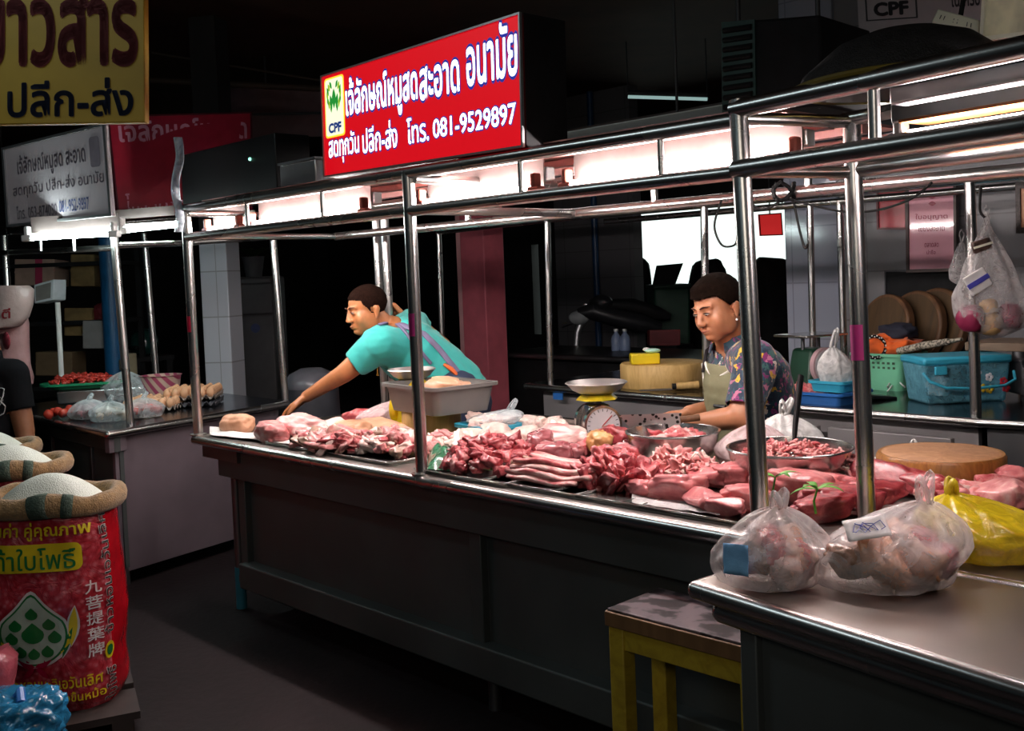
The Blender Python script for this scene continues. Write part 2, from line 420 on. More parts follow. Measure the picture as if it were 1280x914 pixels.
# right-hand tiled wall behind the back counter, and the pillars
w0 = Yp(1046, 300, 5.0).x
struct(MB().box(((w0 + XR) / 2, 5.06, ZC / 2), (XR - w0, .12, ZC)).build('wall_right', M['wall_grey'], smooth=0))
a, b_ = Yp(981, 300, 4.98).x, Yp(1047, 300, 4.98).x
o = MB().box(((a + b_) / 2, 5.10, ZC / 2), (b_ - a, .24, ZC)).build('pillar', M['tile_blue'], bevel=.006); struct(o)
a, b_ = Yp(666, 300, 7.2).x, Yp(792, 300, 7.2).x
struct(MB().box(((a + .30 + b_) / 2, 7.26, ZC / 2), (b_ - a - .30, .12, ZC)).build('wall_middle', M['wall_grey'], smooth=0))
# rose pillar: dark side right, lighter narrow face left, brick patch where the render has come off
pa, pb, pc = Yp(570, 350, 5.0), Yp(583, 350, 5.05), Yp(606, 350, 5.0)
t = thing('pillar', 'rose painted square pillar behind the man in turquoise', 'pillar', ((pa.x + pc.x) / 2, 5.1, 0)); t['kind'] = 'structure'
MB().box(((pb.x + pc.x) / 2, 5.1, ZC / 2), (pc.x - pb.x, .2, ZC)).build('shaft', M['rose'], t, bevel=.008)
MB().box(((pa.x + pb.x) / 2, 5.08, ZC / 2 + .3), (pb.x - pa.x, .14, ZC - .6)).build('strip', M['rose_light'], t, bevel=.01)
MB().box(((pa.x + pb.x) / 2 + .01, 5.1, .3), (pb.x - pa.x - .02, .14, .6)).build('bare_brick', plain('bare brick', (.20, .09, .05), .9, scale=30, bmp=.4), t)
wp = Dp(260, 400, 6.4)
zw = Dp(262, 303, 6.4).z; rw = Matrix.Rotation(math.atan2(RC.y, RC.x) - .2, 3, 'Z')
t = thing('pillar', 'white tiled pillar behind the egg counter, its top coloured dark for the gloom', 'pillar', (wp.x, wp.y + .1, 0)); struct(t)
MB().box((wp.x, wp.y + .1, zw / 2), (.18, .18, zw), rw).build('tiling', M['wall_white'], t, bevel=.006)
MB().box((wp.x, wp.y + .1, (zw + ZC) / 2), (.17, .17, ZC - zw), rw).build('shaft', M['wall_dark'], t)  # upper part coloured dark for the gloom at the left stall's roof

# ------------------------------------------------------------------ counters
CT = .70                                # worktop height
YFm, YBm = 1.956, 2.80                  # main counter front and back
XA, XB = -3.975, -.25
def bullnose(p0, p1, r, seg=12):        # rolled front edge
    return MB().cyl(p0, p1, r, seg=seg)
t = thing('meat_counter', 'long stainless steel butcher counter heaped with raw pork', 'counter', ((XA + XB) / 2, 2.38, 0))
MB().prism([(XA, YFm + .012), (XB, YFm + .012), (XB, YBm), (XA, YBm)], CT - .035, CT).build('worktop', M['steel_top'], t, bevel=.004)
mb = MB().cyl((XA, YFm + .012, CT - .018), (XB, YFm + .012, CT - .018), .018, seg=16).cyl((XA, YFm + .012, CT - .018), (XA, YBm, CT - .018), .018, seg=16)
mb.ball((XA, YFm + .012, CT - .018), .018); mb.build('rolled_edge', M['steel'], t)
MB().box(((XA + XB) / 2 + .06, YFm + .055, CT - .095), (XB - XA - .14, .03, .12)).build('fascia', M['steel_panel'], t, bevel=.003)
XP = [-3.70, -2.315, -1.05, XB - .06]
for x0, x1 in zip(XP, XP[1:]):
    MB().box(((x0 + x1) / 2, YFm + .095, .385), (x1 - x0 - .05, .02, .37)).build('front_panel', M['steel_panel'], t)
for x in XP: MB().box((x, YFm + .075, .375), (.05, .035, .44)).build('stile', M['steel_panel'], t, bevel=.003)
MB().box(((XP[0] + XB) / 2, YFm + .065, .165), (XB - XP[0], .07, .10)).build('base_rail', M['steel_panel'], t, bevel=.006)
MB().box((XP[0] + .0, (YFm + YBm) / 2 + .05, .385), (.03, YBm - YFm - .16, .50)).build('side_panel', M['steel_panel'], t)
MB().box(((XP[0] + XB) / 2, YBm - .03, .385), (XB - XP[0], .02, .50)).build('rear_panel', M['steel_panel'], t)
for x, y in ((-3.80, YFm + .09), (-3.80, YBm - .08), (-2.3, YFm + .10), (-2.3, YBm - .08), (XB - .1, YFm + .1), (XB - .1, YBm - .08)):
    lg = MB().cyl((x, y, .0), (x, y, CT - .035), .019).build('leg', M['steel_dark'], t)
    if x == -3.80: MB().cyl((x, y, .002), (x, y, .17), .0215).build('leg_sleeve', plain('teal sleeve', (.02, .16, .22), .5), lg)
MB().box((-3.72, YFm + .09, .13), (.2, .03, .03)).build('lower_bracket', M['steel_dark'], t)
M_ = Matrix.Rotation(math.radians(40), 3, 'Y')
MB().box((-3.86, YFm + .09, CT - .10), (.16, .03, .022), M_).build('corner_brace', M['steel_dark'], t)
MB().box((-3.80, 2.38, CT - .06), (.28, .8, .05)).build('end_apron', M['steel_dark'], t)

# near table, set askew against the main counter
E1 = Vector((.987, -.16, 0)).normalized(); E2 = Vector((.16, .987, 0)).normalized()
C0 = Vector((-1.213, 1.593, 0))
def at2(u, v, z=0): p = C0 + E1 * u + E2 * v; return Vector((p.x, p.y, z))
t = thing('steel_table', 'near stainless steel table with three filled plastic bags on it', 'table', (-.6, 1.7, 0))
poly = [at2(.012, .012), at2(1.35, .012), Vector((XB + .45, 1.93, 0)), Vector((-1.165, 1.93, 0))]
MB().prism(poly, CT - .03, CT + .002).build('worktop', M['steel_top'], t, bevel=.003)
zc = CT - .016
mb = MB().cyl(at2(.012, .012, zc), at2(1.35, .012, zc), .018, seg=16).cyl(at2(.012, .012, zc), Vector((-1.165, 1.93, zc)), .018, seg=16).ball(at2(.012, .012, zc), .018)
mb.build('rolled_edge', M['steel'], t)
Mz = Matrix.Rotation(math.atan2(E1.y, E1.x), 3, 'Z')
MB().cyl(at2(.05, .045, CT - .055), at2(1.35, .045, CT - .055), .024, seg=14).cyl(at2(.05, .045, CT - .055), at2(.06, .32, CT - .055), .024).ball(at2(.05, .045, CT - .055), .024).build('under_edge', M['steel'], t)
MB().box(at2(.72, .075, .36), (1.24, .02, .56), Mz).build('front_panel', M['steel_panel'], t)
MB().box(at2(.105, .065, .36), (.04, .035, .60), Mz).build('stile', M['steel_panel'], t, bevel=.003)
MB().box(at2(.09, .20, .36), (.02, .24, .56), Mz).build('side_panel', M['steel_panel'], t)
for u, v in ((.10, .08), (1.3, .08), (.12, .29), (1.3, .29)):
    MB().cyl(at2(u, v, 0), at2(u, v, CT - .03), .018).build('leg', M['steel_dark'], t)

satin = steel('satin steel', (.40, .37, .375), .42, (1, 1, 12)); satin.node_tree.nodes['Principled BSDF'].inputs['Metallic'].default_value = .45
# rear counter
RL, RR, RY = -4.13, -1.60, 4.02
t = thing('rear_counter', 'dark stainless steel counter behind the woman with baskets and chopping block', 'counter', (-2.8, 4.3, 0))
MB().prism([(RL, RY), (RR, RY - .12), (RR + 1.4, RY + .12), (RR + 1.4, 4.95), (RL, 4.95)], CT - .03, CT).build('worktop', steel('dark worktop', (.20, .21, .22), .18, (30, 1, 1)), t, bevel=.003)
zc = CT - .016
MB().cyl((RL, RY, zc), (RR, RY - .12, zc), .017, seg=14).cyl((RR, RY - .12, zc), (RR + 1.4, RY + .12, zc), .017, seg=14).cyl((RL, RY, zc), (RL, 4.95, zc), .017).ball((RR, RY - .12, zc), .017).ball((RL, RY, zc), .017).build('rolled_edge', M['steel'], t)
q = math.atan2(-.12, RR - RL); Mq = Matrix.Rotation(q, 3, 'Z'); mid = lambda k: RL + (RR - RL) * k
MB().box(((RL + RR) / 2 + .02, RY + .02, .35), (RR - RL - .10, .03, .62), Mq).build('front_panel', satin, t)
yr = lambda x: RY - .12 * (x - RL) / (RR - RL)
for xa, xb in ((955, 1029), (1041, 1199)):
    p0, p1 = Yp(xa, 530, 3.94), Yp(xb, 545, 3.94)
    MB().box(((p0.x + p1.x) / 2, yr((p0.x + p1.x) / 2) - .02, .51), (p1.x - p0.x, .03, .22), Mq).build('drawer', satin, t, bevel=.003)
p0 = Yp(1204, 550, 3.93)
MB().box((p0.x, 3.91, .54), (.03, .03, .09)).build('catch', M['alu'], t)
MB().box((RR + .68, RY + .05, .35), (1.36, .03, .62), Matrix.Rotation(math.atan2(.24, 1.4), 3, 'Z')).build('side_panel', M['steel_dark'], t)
for x, y in ((RL + .08, RY + .1), (RR - .1, RY + .03), (RL + .08, 4.72), (RR - .1, 4.72)):
    MB().cyl((x, y, 0), (x, y, CT - .03), .02).build('leg', M['steel_dark'], t)
p = Yp(682, 496, 3.97)
MB().box((p.x + .05, RY - .005, p.z), (.07, .006, .035)).build('sticker', M['blue'], t)

# left stall counter
L = [Zp(0, 510, CT), Zp(135, 539, CT), Zp(360, 501, CT)]
Lb = L[0] + (L[2] - L[1])
t = thing('egg_counter', 'stainless counter of the left stall with eggs and tomatoes', 'counter', (-5, 2.3, 0))
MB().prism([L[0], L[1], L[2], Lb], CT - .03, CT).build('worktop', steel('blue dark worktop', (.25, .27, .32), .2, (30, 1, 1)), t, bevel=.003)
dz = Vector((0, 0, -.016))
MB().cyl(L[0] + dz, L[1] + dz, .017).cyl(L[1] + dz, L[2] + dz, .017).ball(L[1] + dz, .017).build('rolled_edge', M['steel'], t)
def inset(p, q, a, b, d):               # box wall between two plan points, set in by d
    pass
u1 = (L[1] - L[0]).normalized(); u2 = (L[2] - L[1]).normalized()
def wall_on(name, p, q, thick, z0, z1, m, par, inn):
    dd = (q - p).normalized(); nn = Vector((-dd.y, dd.x, 0)); p = p + nn * inn; q = q + nn * inn; r = nn * thick
    MB().prism([p, q, q + r, p + r], z0, z1).build(name, m, par, bevel=.002)
pl = M['steel_panel']; lav = plain('lavender painted sheet', (.21, .165, .19), .45, .4, .12, 4)
wall_on('fascia', L[0], L[1] - u1 * .02, .03, .60, .668, pl, t, .03)
wall_on('front_panel', L[0], L[1] - u1 * .04, .02, .08, .60, pl, t, .06)
wall_on('side_panel', L[1] + u2 * .05, L[2] - u2 * .04, .02, .06, .66, lav, t, .03)
wall_on('corner_plate', L[1] + u2 * .01 , L[1] + u2 * .10, .03, .60, .668, lav, t, .012)
for k in (.40, .93): wall_on('stile', L[1] - u1 * (k - .03), L[1] - u1 * (k - .065), .03, .06, .60, M['steel_dark'], t, .045)
for p in (L[1] - u1 * .05 + u2 * .07, L[2] - u2 * .08 - u1 * .07, Lb + u1 * .3 - u2 * .08, L[0] + u1 * .3 + u2 * .08):
    MB().cyl((p.x, p.y, 0), (p.x, p.y, .67), .019).build('leg', M['steel_dark'], t)
# ------------------------------------------------------------------ stall frames of polished tube
R1 = .0195
ZR0, ZR1 = 1.51, 1.625
t = thing('stall_frame', 'polished tube frame standing on the long meat counter', 'stall frame', (-2.6, 2.3, 0))
FS = M['steel']
p1b, p1t = Yp(248, 543, YFm + .03), Yp(232, 262, YFm + .02)
p2b, p2t = Yp(527.5, 590, YFm + .03), Yp(510, 214, YFm + .02)
ytop = YFm + .02
for nme, a_, b_ in (('post', Vector((p1b.x, p1b.y, CT)), p1t), ('post', Vector((p2b.x, p2b.y, CT)), p2t)):
    po = MB().cyl(a_, b_, R1, seg=24).build(nme, FS, t)
    MB().cyl((a_.x, a_.y, CT), (a_.x, a_.y, CT + .004), .034, seg=20).build('flange', FS, po)
TAPE = plain('magenta tape', (.34, .02, .15), .45)
def tape(a_, b_, f0, f1, par, m_):
    a_, b_ = Vector(a_), Vector(b_); d_ = (b_ - a_).normalized(); p0, p1 = a_.lerp(b_, f0), a_.lerp(b_, f1)
    n0 = (-RC * .8 - _fh * .6); n0 = (n0 - d_ * n0.dot(d_)).normalized(); s0 = d_.cross(n0)
    MB().grid(lambda u, v: p0.lerp(p1, v) + (n0 * math.cos((u - .5) * 1.9) + s0 * math.sin((u - .5) * 1.9)) * (R1 + .0008), 12, 2).build('tape', m_, par, smooth=180)
tape((p1b.x, p1b.y, CT), p1t, .46, .53, t, plain('red tape', (.40, .01, .04), .45)); tape((p2b.x, p2b.y, CT), p2t, .46, .535, t, TAPE)
xl, xr = p1t.x - .01, -1.29
MB().cyl((xl, ytop, ZR1), (xr, ytop, ZR1), R1 * .95, seg=20).build('top_rail', FS, t)
MB().cyl((xl, ytop, ZR0), (xr, ytop, ZR0), R1 * .9, seg=20).build('lower_rail', FS, t)
for px, py in ((309, 268), (403, 255), (651, 222), (826, 195)):
    p = Yp(px, py, ytop); MB().cyl((p.x, ytop, ZR0), (p.x, ytop, ZR1), .008, seg=12).build('upright', FS, t)
YBR = 2.69
MB().cyl((xl + .02, YBR, ZR0), (-.9, YBR, ZR0), .0175, seg=20).build('back_rail', FS, t)
MB().cyl((xl + .02, YBR, ZR1), (-.6, YBR, ZR1), .0175, seg=20).build('back_rail', FS, t)
for x in (xl + .03, -2.48):
    MB().cyl((x, ytop, ZR1 - .02), (x, YBR, ZR1 - .02), .014).build('cross_rail', FS, t)
    MB().cyl((x, ytop, ZR0), (x, YBR, ZR0), .014).build('cross_rail', FS, t)
for px, py in ((585, 272), (818, 247), (1010, 228)):
    p = Yp(px, py, YBR); MB().cyl((p.x, YBR, ZR0), (p.x, YBR, ZR1), .012).build('upright', FS, t)
for px, rr_ in ((474.5, .017), (485.5, .019)):  # the pair of rear posts the man holds
    p = Yp(px, 350, 2.88); q2 = Yp(px + 8, 515, 2.88)
    MB().cyl((q2.x, 2.88, .0), (p.x - .01, 2.88, ZR1), rr_, seg=20).build('post', FS, t)
MB().cyl((Yp(480, 300, 2.88).x, 2.88, ZR1), (Yp(480, 300, 2.88).x, YBR, ZR1), .014).build('cross_rail', FS, t)
MB().cyl((-1.0, YBR, CT), (-1.0, YBR, ZR1), .0175).build('post', FS, t) if False else None
# shiny sheet roof, its underside throws the tube light down
M['roofsheet'] = steel('stall roof sheet', (.92, .50, .46), .3, (1, 30, 1), 4, .12)  # steel tinted pink to carry the red bounce light
MB().box(((xl + xr) / 2 + .02, (2.04 + YBR) / 2, ZR1 + .028), (xr - xl - .05, YBR - 2.02, .008)).build('roof_sheet', M['roofsheet'], t)
for y in (2.10, 2.33, 2.5): MB().box(((xl + xr) / 2 + .02, y, ZR1 + .012), (xr - xl - .05, .03, .022)).build('roof_batten', M['roofsheet'], t)

# near frame on the askew table
t = thing('stall_frame', 'nearest polished tube frame over the plastic bags, its rails running out of view', 'stall frame', (-.8, 1.9, 0))
NE = Vector((.16, .987, 0)).normalized()
A0, A1 = Zp(953.5, 700, CT), Pp(922.5, 126, Vector((-1.256, 1.872, 0)), NE)
B0, B1 = Zp(1084.5, 668, CT), Pp(1064, 146, Vector((-1.150, 2.16, 0)), NE)
MB().cyl(A0, A1, R1, seg=28).build('post', FS, t); MB().cyl(B0, B1, R1, seg=28).build('post', FS, t); tape(B0, B1, .415, .50, t, TAPE)
NE = Vector((.16, .987, 0)).normalized()
PA = Vector((-1.256, 1.872, 0))
def rail(p, zz, ln, r, name='rail', off=0.0):
    s_ = p + E1 * off; MB().cyl((s_.x, s_.y, zz), (s_.x + E1.x * ln, s_.y + E1.y * ln, zz + .006 * ln), r, seg=24).build(name, FS, t)
rail(PA + Vector((.004, -.018, 0)), 1.503, 1.5, .0195, 'lower_rail'); rail(PA + Vector((-.004, -.004, 0)), 1.630, 1.5, .0195, 'top_rail')
PB = Vector((-1.150, 2.16, 0))
rail(PB + Vector((-.02, 0, 0)), 1.618, 1.4, .016, 'back_rail', -.0); rail(PB, 1.503, 1.4, .017, 'back_rail', -.06)
MB().cyl((PA.x, PA.y, 1.612), (PB.x, PB.y, 1.612), .014).build('cross_rail', FS, t); MB().cyl((PA.x, PA.y, 1.50), (PB.x, PB.y, 1.50), .014).build('cross_rail', FS, t)
p = Pp(1093, 150, PA, NE); MB().cyl((p.x, p.y, 1.503), (p.x, p.y, 1.630), .011).build('upright', FS, t)

# rear frame
t = thing('stall_frame', 'rear tube frame standing on the dark counter behind the woman', 'stall frame', (-2.8, 4.2, 0))
for (x0, y0, x1, y1, yy) in ((688, 475, 683, 258, 4.10), (883, 487, 880, 252, 4.10), (1220, 522, 1212, 226, 4.0)):
    a_, b_ = Yp(x0, y0, yy), Yp(x1, y1, yy); MB().cyl((a_.x, yy, CT), (b_.x, yy, 1.60), .0185 if x0 < 1000 else .0205, seg=20).build('post', FS, t)
for (x0, x1) in ((1016, 1012), (1055, 1049)):
    a_ = Yp(x0, 440, 4.7); b_ = Yp(x1, 240, 4.7); MB().cyl((a_.x, 4.7, CT), (b_.x, 4.7, 1.6), .017, seg=16).build('post', FS, t)
for yy, z_ in ((4.10, 1.60), (4.7, 1.6)): MB().cyl((-4.1, yy, z_), (-1.0, yy, z_), .017).build('top_rail', FS, t)
a_ = Yp(548, 290, 4.3); MB().cyl((a_.x - .02, 4.3, 0), (a_.x, 4.3, 1.60), .019).build('post', FS, t)
MB().cyl((a_.x, 4.3, 1.60), (-4.0, 4.10, 1.60), .017).build('top_rail', FS, t)

# left stall frame
t = thing('stall_frame', 'tube frame of the left stall over eggs and tomatoes', 'stall frame', (-5, 2.2, 0))
def on_line(x, y, yy, z0): pass
lp = []
for (x0, y0, x1, y1) in ((163, 529, 141, 278), (18, 505, 5, 290), (197, 492, 180, 292), (357, 500, 341, 296)):
    bse = Zp(x0, y0, CT); d_ = (bse - CC).dot(FW); tp = Dp(x1, y1, d_); lp.append((bse, tp))
    MB().cyl(bse, tp, .0185, seg=20).build('post', FS, t)
def seg_px(x0, y0, d0, x1, y1, d1, r, name): MB().cyl(Dp(x0, y0, d0), Dp(x1, y1, d1), r, seg=16).build(name, FS, t)
dA = (lp[0][0] - CC).dot(FW); dB = (lp[1][0] - CC).dot(FW); dC = (lp[3][0] - CC).dot(FW)
seg_px(2, 291, dB, 143, 279, dA, .016, 'top_rail'); seg_px(2, 316, dB, 144, 310, dA, .014, 'lower_rail')
seg_px(143, 279, dA, 230, 272, dA + .35, .016, 'top_rail'); seg_px(144, 307, dA, 232, 304, dA + .35, .014, 'lower_rail')
seg_px(230, 304, dA + .35, 345, 296, dC, .014, 'lower_rail')
for px in (50, 92): seg_px(px, 288, dA + .1, px + 1, 314, dA + .1, .008, 'upright')
# ------------------------------------------------------------------ fluorescent lamps
M['refl'] = plain('greyed reflector enamel', (.085, .062, .058), .4, var=.25, scale=8)
def lamp(name, label, p0, p1, group, sock=None, tube=None, hood=True):
    p0, p1 = Vector(p0), Vector(p1); d = (p1 - p0).normalized(); up = Vector((0, 0, 1)); sd = d.cross(up).normalized()
    t = thing(name, label, 'fluorescent lamp', (p0 + p1) / 2, 0, group)
    Mx = Matrix((d, sd, up)).transposed(); L_ = (p1 - p0).length
    MB().box((p0 + p1) / 2 + up * .050 - (sd * .056 if hood else sd * 0), (L_, .035, .04), Mx).build('housing', M['white'], t, bevel=.004)
    MB().cyl(p0 + d * .03, p1 - d * .03, .0145, seg=14).build('tube', tube or M['tube'], t)
    if hood: MB().box((p0 + p1) / 2 + up * .048 - sd * .034, (L_ * .97, .004, .09), Mx).build('reflector', M['refl'], t)
    for p in (p0 + d * .012, p1 - d * .012):
        MB().box(p + up * .02, (.022, .03, .06), Mx).box(p - up * .004, (.05, .034, .03), Mx).build('lampholder', sock or M['socket'], t, bevel=.006)
    MB().box((p0 + p1) / 2 + up * .080 - (sd * .056 if hood else sd * 0), (.02, .02, .025)).build('hanger', M['steel_dark'], t)
    return t
YT = 2.20
zt = 1.552
G = 'tubes under the main stall roof'
for (xa, xb, lb) in ((256, 297, 'short lit tube lamp at the far left end of the meat stall'), (312, 455, 'lit tube lamp left of the tall red sign post, under the stall roof'),
                     (524, 672, 'lit tube lamp right of the second post, under the stall roof'), (706, 1000, 'long lit tube lamp above the woman, ending at a red lampholder')):
    a_, b_ = Yp(xa, 250, YT), Yp(xb, 205, YT)
    lamp('tube_lamp', lb, (a_.x, YT, zt), (b_.x, YT, zt), G)
# near stall: lit tube in an orange reflector, and an unlit steel channel above it
a_, b_ = Pp(1120, 166, PA + E2 * .20, NE), Pp(1290, 135, PA + E2 * .20, NE)
a_ = Vector((a_.x, a_.y, 1.545)); b_ = a_ + E1 * .85
lp_ = lamp('tube_lamp', 'lit tube lamp in the nearest frame, upper right', a_ , b_, None, M['alu'], emit('near tube', (1.0, .90, .92), 60), False)
MB().box((a_ + b_) / 2 + Vector((0, .03, .032)), (.80, .10, .006), Mz).build('reflector', plain('orange tinted reflector', (.85, .30, .10), .35), lp_)
a2 = Pp(1110, 130, PA + E2 * .10, NE)
MB().box(Vector((a2.x, a2.y, 1.612)) + E1 * .42, (.80, .05, .035), Mz).build('channel', M['alu'], lp_, bevel=.005)
# left stall lamps
G = 'cool tubes of the left stall'
pL = [Dp(32, 297, 4.72), Dp(146, 291, 4.62), Dp(148, 288, 4.75), Dp(226, 280, 5.1)]
lamp('tube_lamp', 'cool white tube lamp under the front edge of the left stall', pL[0], pL[1], G, M['white'], M['tube_cool'])
lamp('tube_lamp', 'cool white tube lamp beneath the dark red left sign', pL[2], pL[3], G, M['white'], M['tube_cool'])
# lamp of the rear stall, over the aisle (hidden by the meat stall roof)
rl_ = lamp('tube_lamp', 'tube lamp hung over the aisle behind the meat stall roof', (-3.7, 3.45, 1.86), (-1.5, 3.45, 1.86), None, M['white'], emit('rear tube', (1.0, .90, .88), 34))
MB().cyl((-2.6, 3.45, 1.93), (-2.6, 3.45, ZC), .006).build('hanger_rod', M['darkgrey'], rl_)
MB().hexa([(-3.7, 3.28, 1.845), (-1.5, 3.28, 1.845), (-1.5, 3.62, 1.845), (-3.7, 3.62, 1.845)], [(-3.7, 3.40, 1.93), (-1.5, 3.40, 1.93), (-1.5, 3.50, 1.93), (-3.7, 3.50, 1.93)]) if False else None
for y0, y1 in ((3.27, 3.42), (3.63, 3.48)):  # hood added to keep this lamp's light off the upper walls
    MB().hexa([(-3.72, y0, 1.850), (-1.48, y0, 1.850), (-1.48, y1, 1.925), (-3.72, y1, 1.925)], [(-3.72, y0, 1.854), (-1.48, y0, 1.854), (-1.48, y1, 1.929), (-3.72, y1, 1.929)]).build('hood', M['white'], rl_, smooth=0)
MB().box((-2.6, 3.45, 1.929), (2.24, .08, .004)).build('hood_top', M['white'], rl_)
# far roof lamps seen through the dark
a_ = Dp(785, 121, 7.5); b_ = Dp(884, 124, 7.5)
t = thing('batten_lamp', 'far thin lit strip lamp in the dark roof above the stall', 'fluorescent lamp', a_)
MB().cyl(a_, b_, .012).build('tube', emit('dim far tube', (.5, .75, .72), .5), t); MB().cyl(a_ + Vector((0, 0, .03)), b_ + Vector((0, 0, .03)), .02).build('housing', M['darkgrey'], t)
MB().cyl(a_ + Vector((0, 0, .03)), Vector((a_.x, a_.y, ZC)), .004).cyl(b_ + Vector((0, 0, .03)), Vector((b_.x, b_.y, ZC)), .004).build('hanger', M['darkgrey'], t)
# ------------------------------------------------------------------ signs
YEL = plain('aged yellow board', (.40, .25, .015), .55, var=.14, scale=5)
NAVY = plain('navy lettering', (.006, .009, .03), .6, spec=.2); MAR = plain('maroon lettering', (.10, .006, .006), .6, spec=.2)
q = Quad(Dp(-30, -30, 3.0), Dp(180, -30, 2.95), Dp(181, 153, 2.95), Dp(-30, 156, 3.0))
t = thing('hanging_sign', 'yellow shop board with maroon and navy Thai lettering, upper left', 'sign', q.at(.5, .5))
q.slab(-.03, 0).build('board', YEL, t, bevel=.003)
U = lambda x: (x + 30) / 210.5; V = lambda y: 1 - (y + 30) / 184
def px_rect(x0, y0, x1, y1): return (U(x0), V(y1), U(x1), V(y0))
letters('lettering', 'ข้าวสาร', MAR, t, q.surf(.002), px_rect(-26, -40, 173, 84), .034)
letters('lettering', 'ปลีก-ส่ง', NAVY, t, q.surf(.002), px_rect(10, 97, 167, 146), .022)
for u in (.2, .8):
    a_ = q.at(u, 1, -.015); MB().cyl(a_, (a_.x, a_.y, ZC), .004).build('hanger', M['darkgrey'], t)

# main light box
q = Quad(Yp(402, 95, 1.956), Yp(651, 15, 1.956), Yp(655, 184, 1.956), Yp(406, 222, 1.956))
t = thing('lightbox_sign', 'glowing red light box sign with white Thai lettering on the stall roof', 'sign', q.at(.5, 0))
mb = MB(); bk = Vector((.0, .16, 0))
a_ = [q.c[0], q.c[1], q.c[2], q.c[3]]
mb.hexa([p + Vector((0, .01, 0)) for p in a_], [p + Vector((0, .17, 0)) for p in a_]); mb.build('casing', M['black'], t)
q.rim(.006, .016, -.004, .006).build('frame', M['alu'], t)
RED = emit('lit red sheet', (.78, .004, .012), .75); WHT = emit('lit white lettering', (1, 1, .93), 1.0); BLU = emit('lit blue outline', (.03, .05, .42), .55)
YLW = emit('lit yellow', (1, .75, .05), .9); GRN = emit('lit green', (.02, .30, .04), .8); LIM = emit('lit lime', (.35, .55, .03), .8)
q.slab(-.004, .001, (.005, .012, .995, .988)).build('face', RED, t)
def line(body, r, bold):
    w = letters('lettering', body, WHT, t, q.surf(.0035), r, bold, res=4)
    c = text_mesh(body, bold + .048, 4); n = len(c.vertices); co = np.zeros(n * 3); c.vertices.foreach_get('co', co); co = co.reshape(n, 3)
    mn, mx = w[1]; sx = (r[2] - r[0]) / (mx[0] - mn[0]); sy = (r[3] - r[1]) / (mx[1] - mn[1])
    r2 = (r[0] + (co[:, 0].min() - mn[0]) * sx, r[1] + (co[:, 1].min() - mn[1]) * sy, r[2] + (co[:, 0].max() - mx[0]) * sx, r[3] + (co[:, 1].max() - mx[1]) * sy)
    letters('lettering_outline', body, BLU, t, q.surf(.0025), r2, bold + .048, res=4)
line('เจ้ลักษณ์หมูสด', (.145, .44, .535, .90), .02)
line('สะอาด', (.545, .52, .735, .80), .02)
line('อนามัย', (.768, .54, .985, .97), .02)
line('สดทุกวัน', (.035, .115, .215, .40), .014)
line('ปลีก-ส่ง', (.235, .165, .425, .42), .014)
line('โทร.', (.475, .175, .585, .40), .014)
line('081-9529897', (.605, .185, .975, .345), .018)
# emblem plate
def rr(u0, v0, u1, v1, ru, rv, n=6):
    P = []
    for cx, cy, a0 in ((u1 - ru, v1 - rv, 0), (u0 + ru, v1 - rv, 90), (u0 + ru, v0 + rv, 180), (u1 - ru, v0 + rv, 270)):
        for k in range(n + 1):
            a = math.radians(a0 + 90 * k / n); P.append((cx + ru * math.cos(a), cy + rv * math.sin(a)))
    return P
e0 = (.018, .375, .135, .955)
q.poly(rr(*e0, .012, .035), .002).build('emblem_border', YLW, t, smooth=0)
q.poly(rr(e0[0] + .006, e0[1] + .018, e0[2] - .006, e0[3] - .018, .01, .03), .0028).build('emblem_plate', emit('lit cream', (1, .98, .75), .9), t, smooth=0)
def epx(a, b): return (e0[0] + (e0[2] - e0[0]) * a, e0[1] + (e0[3] - e0[1]) * b)
def leafshape(cx, cy, ang, ln, wd, n=8):
    P = []
    for k in range(2 * n):
        s_ = k / n if k <= n else 2 - k / n; w_ = math.sin(PI * s_) * wd * (1 if k <= n else -1); l_ = s_ * ln
        P.append((cx + l_ * math.cos(ang) - w_ * math.sin(ang), cy + l_ * math.sin(ang) + w_ * math.cos(ang)))
    return P
for s_ in (-1, 1):
    for k in range(7):
        a = math.radians(-60 + 22 * k); cx, cy = .5 + s_ * .30 * math.cos(a), .60 + .22 * math.sin(a)
        ang = math.radians(90 + 25) if s_ < 0 else math.radians(65)
        q.poly([epx(x, y) for x, y in leafshape(cx, cy, ang - s_ * .5 * (k - 3) * .25, .17, .045)], .0036).build('emblem_leaf', LIM if k % 2 else GRN, t, smooth=0)
for cx, ang, ln, wd in ((.5, 90, .34, .10), (.40, 112, .26, .07), (.60, 68, .26, .07)):
    q.poly([epx(x, y) for x, y in leafshape(cx, .47, math.radians(ang), ln, wd)], .0038).build('emblem_bud', GRN, t, smooth=0)
letters('emblem_lettering', 'CPF', emit('lit navy', (.02, .06, .25), .6), t, q.surf(.0036), (*epx(.18, .07), *epx(.84, .24)), .05)

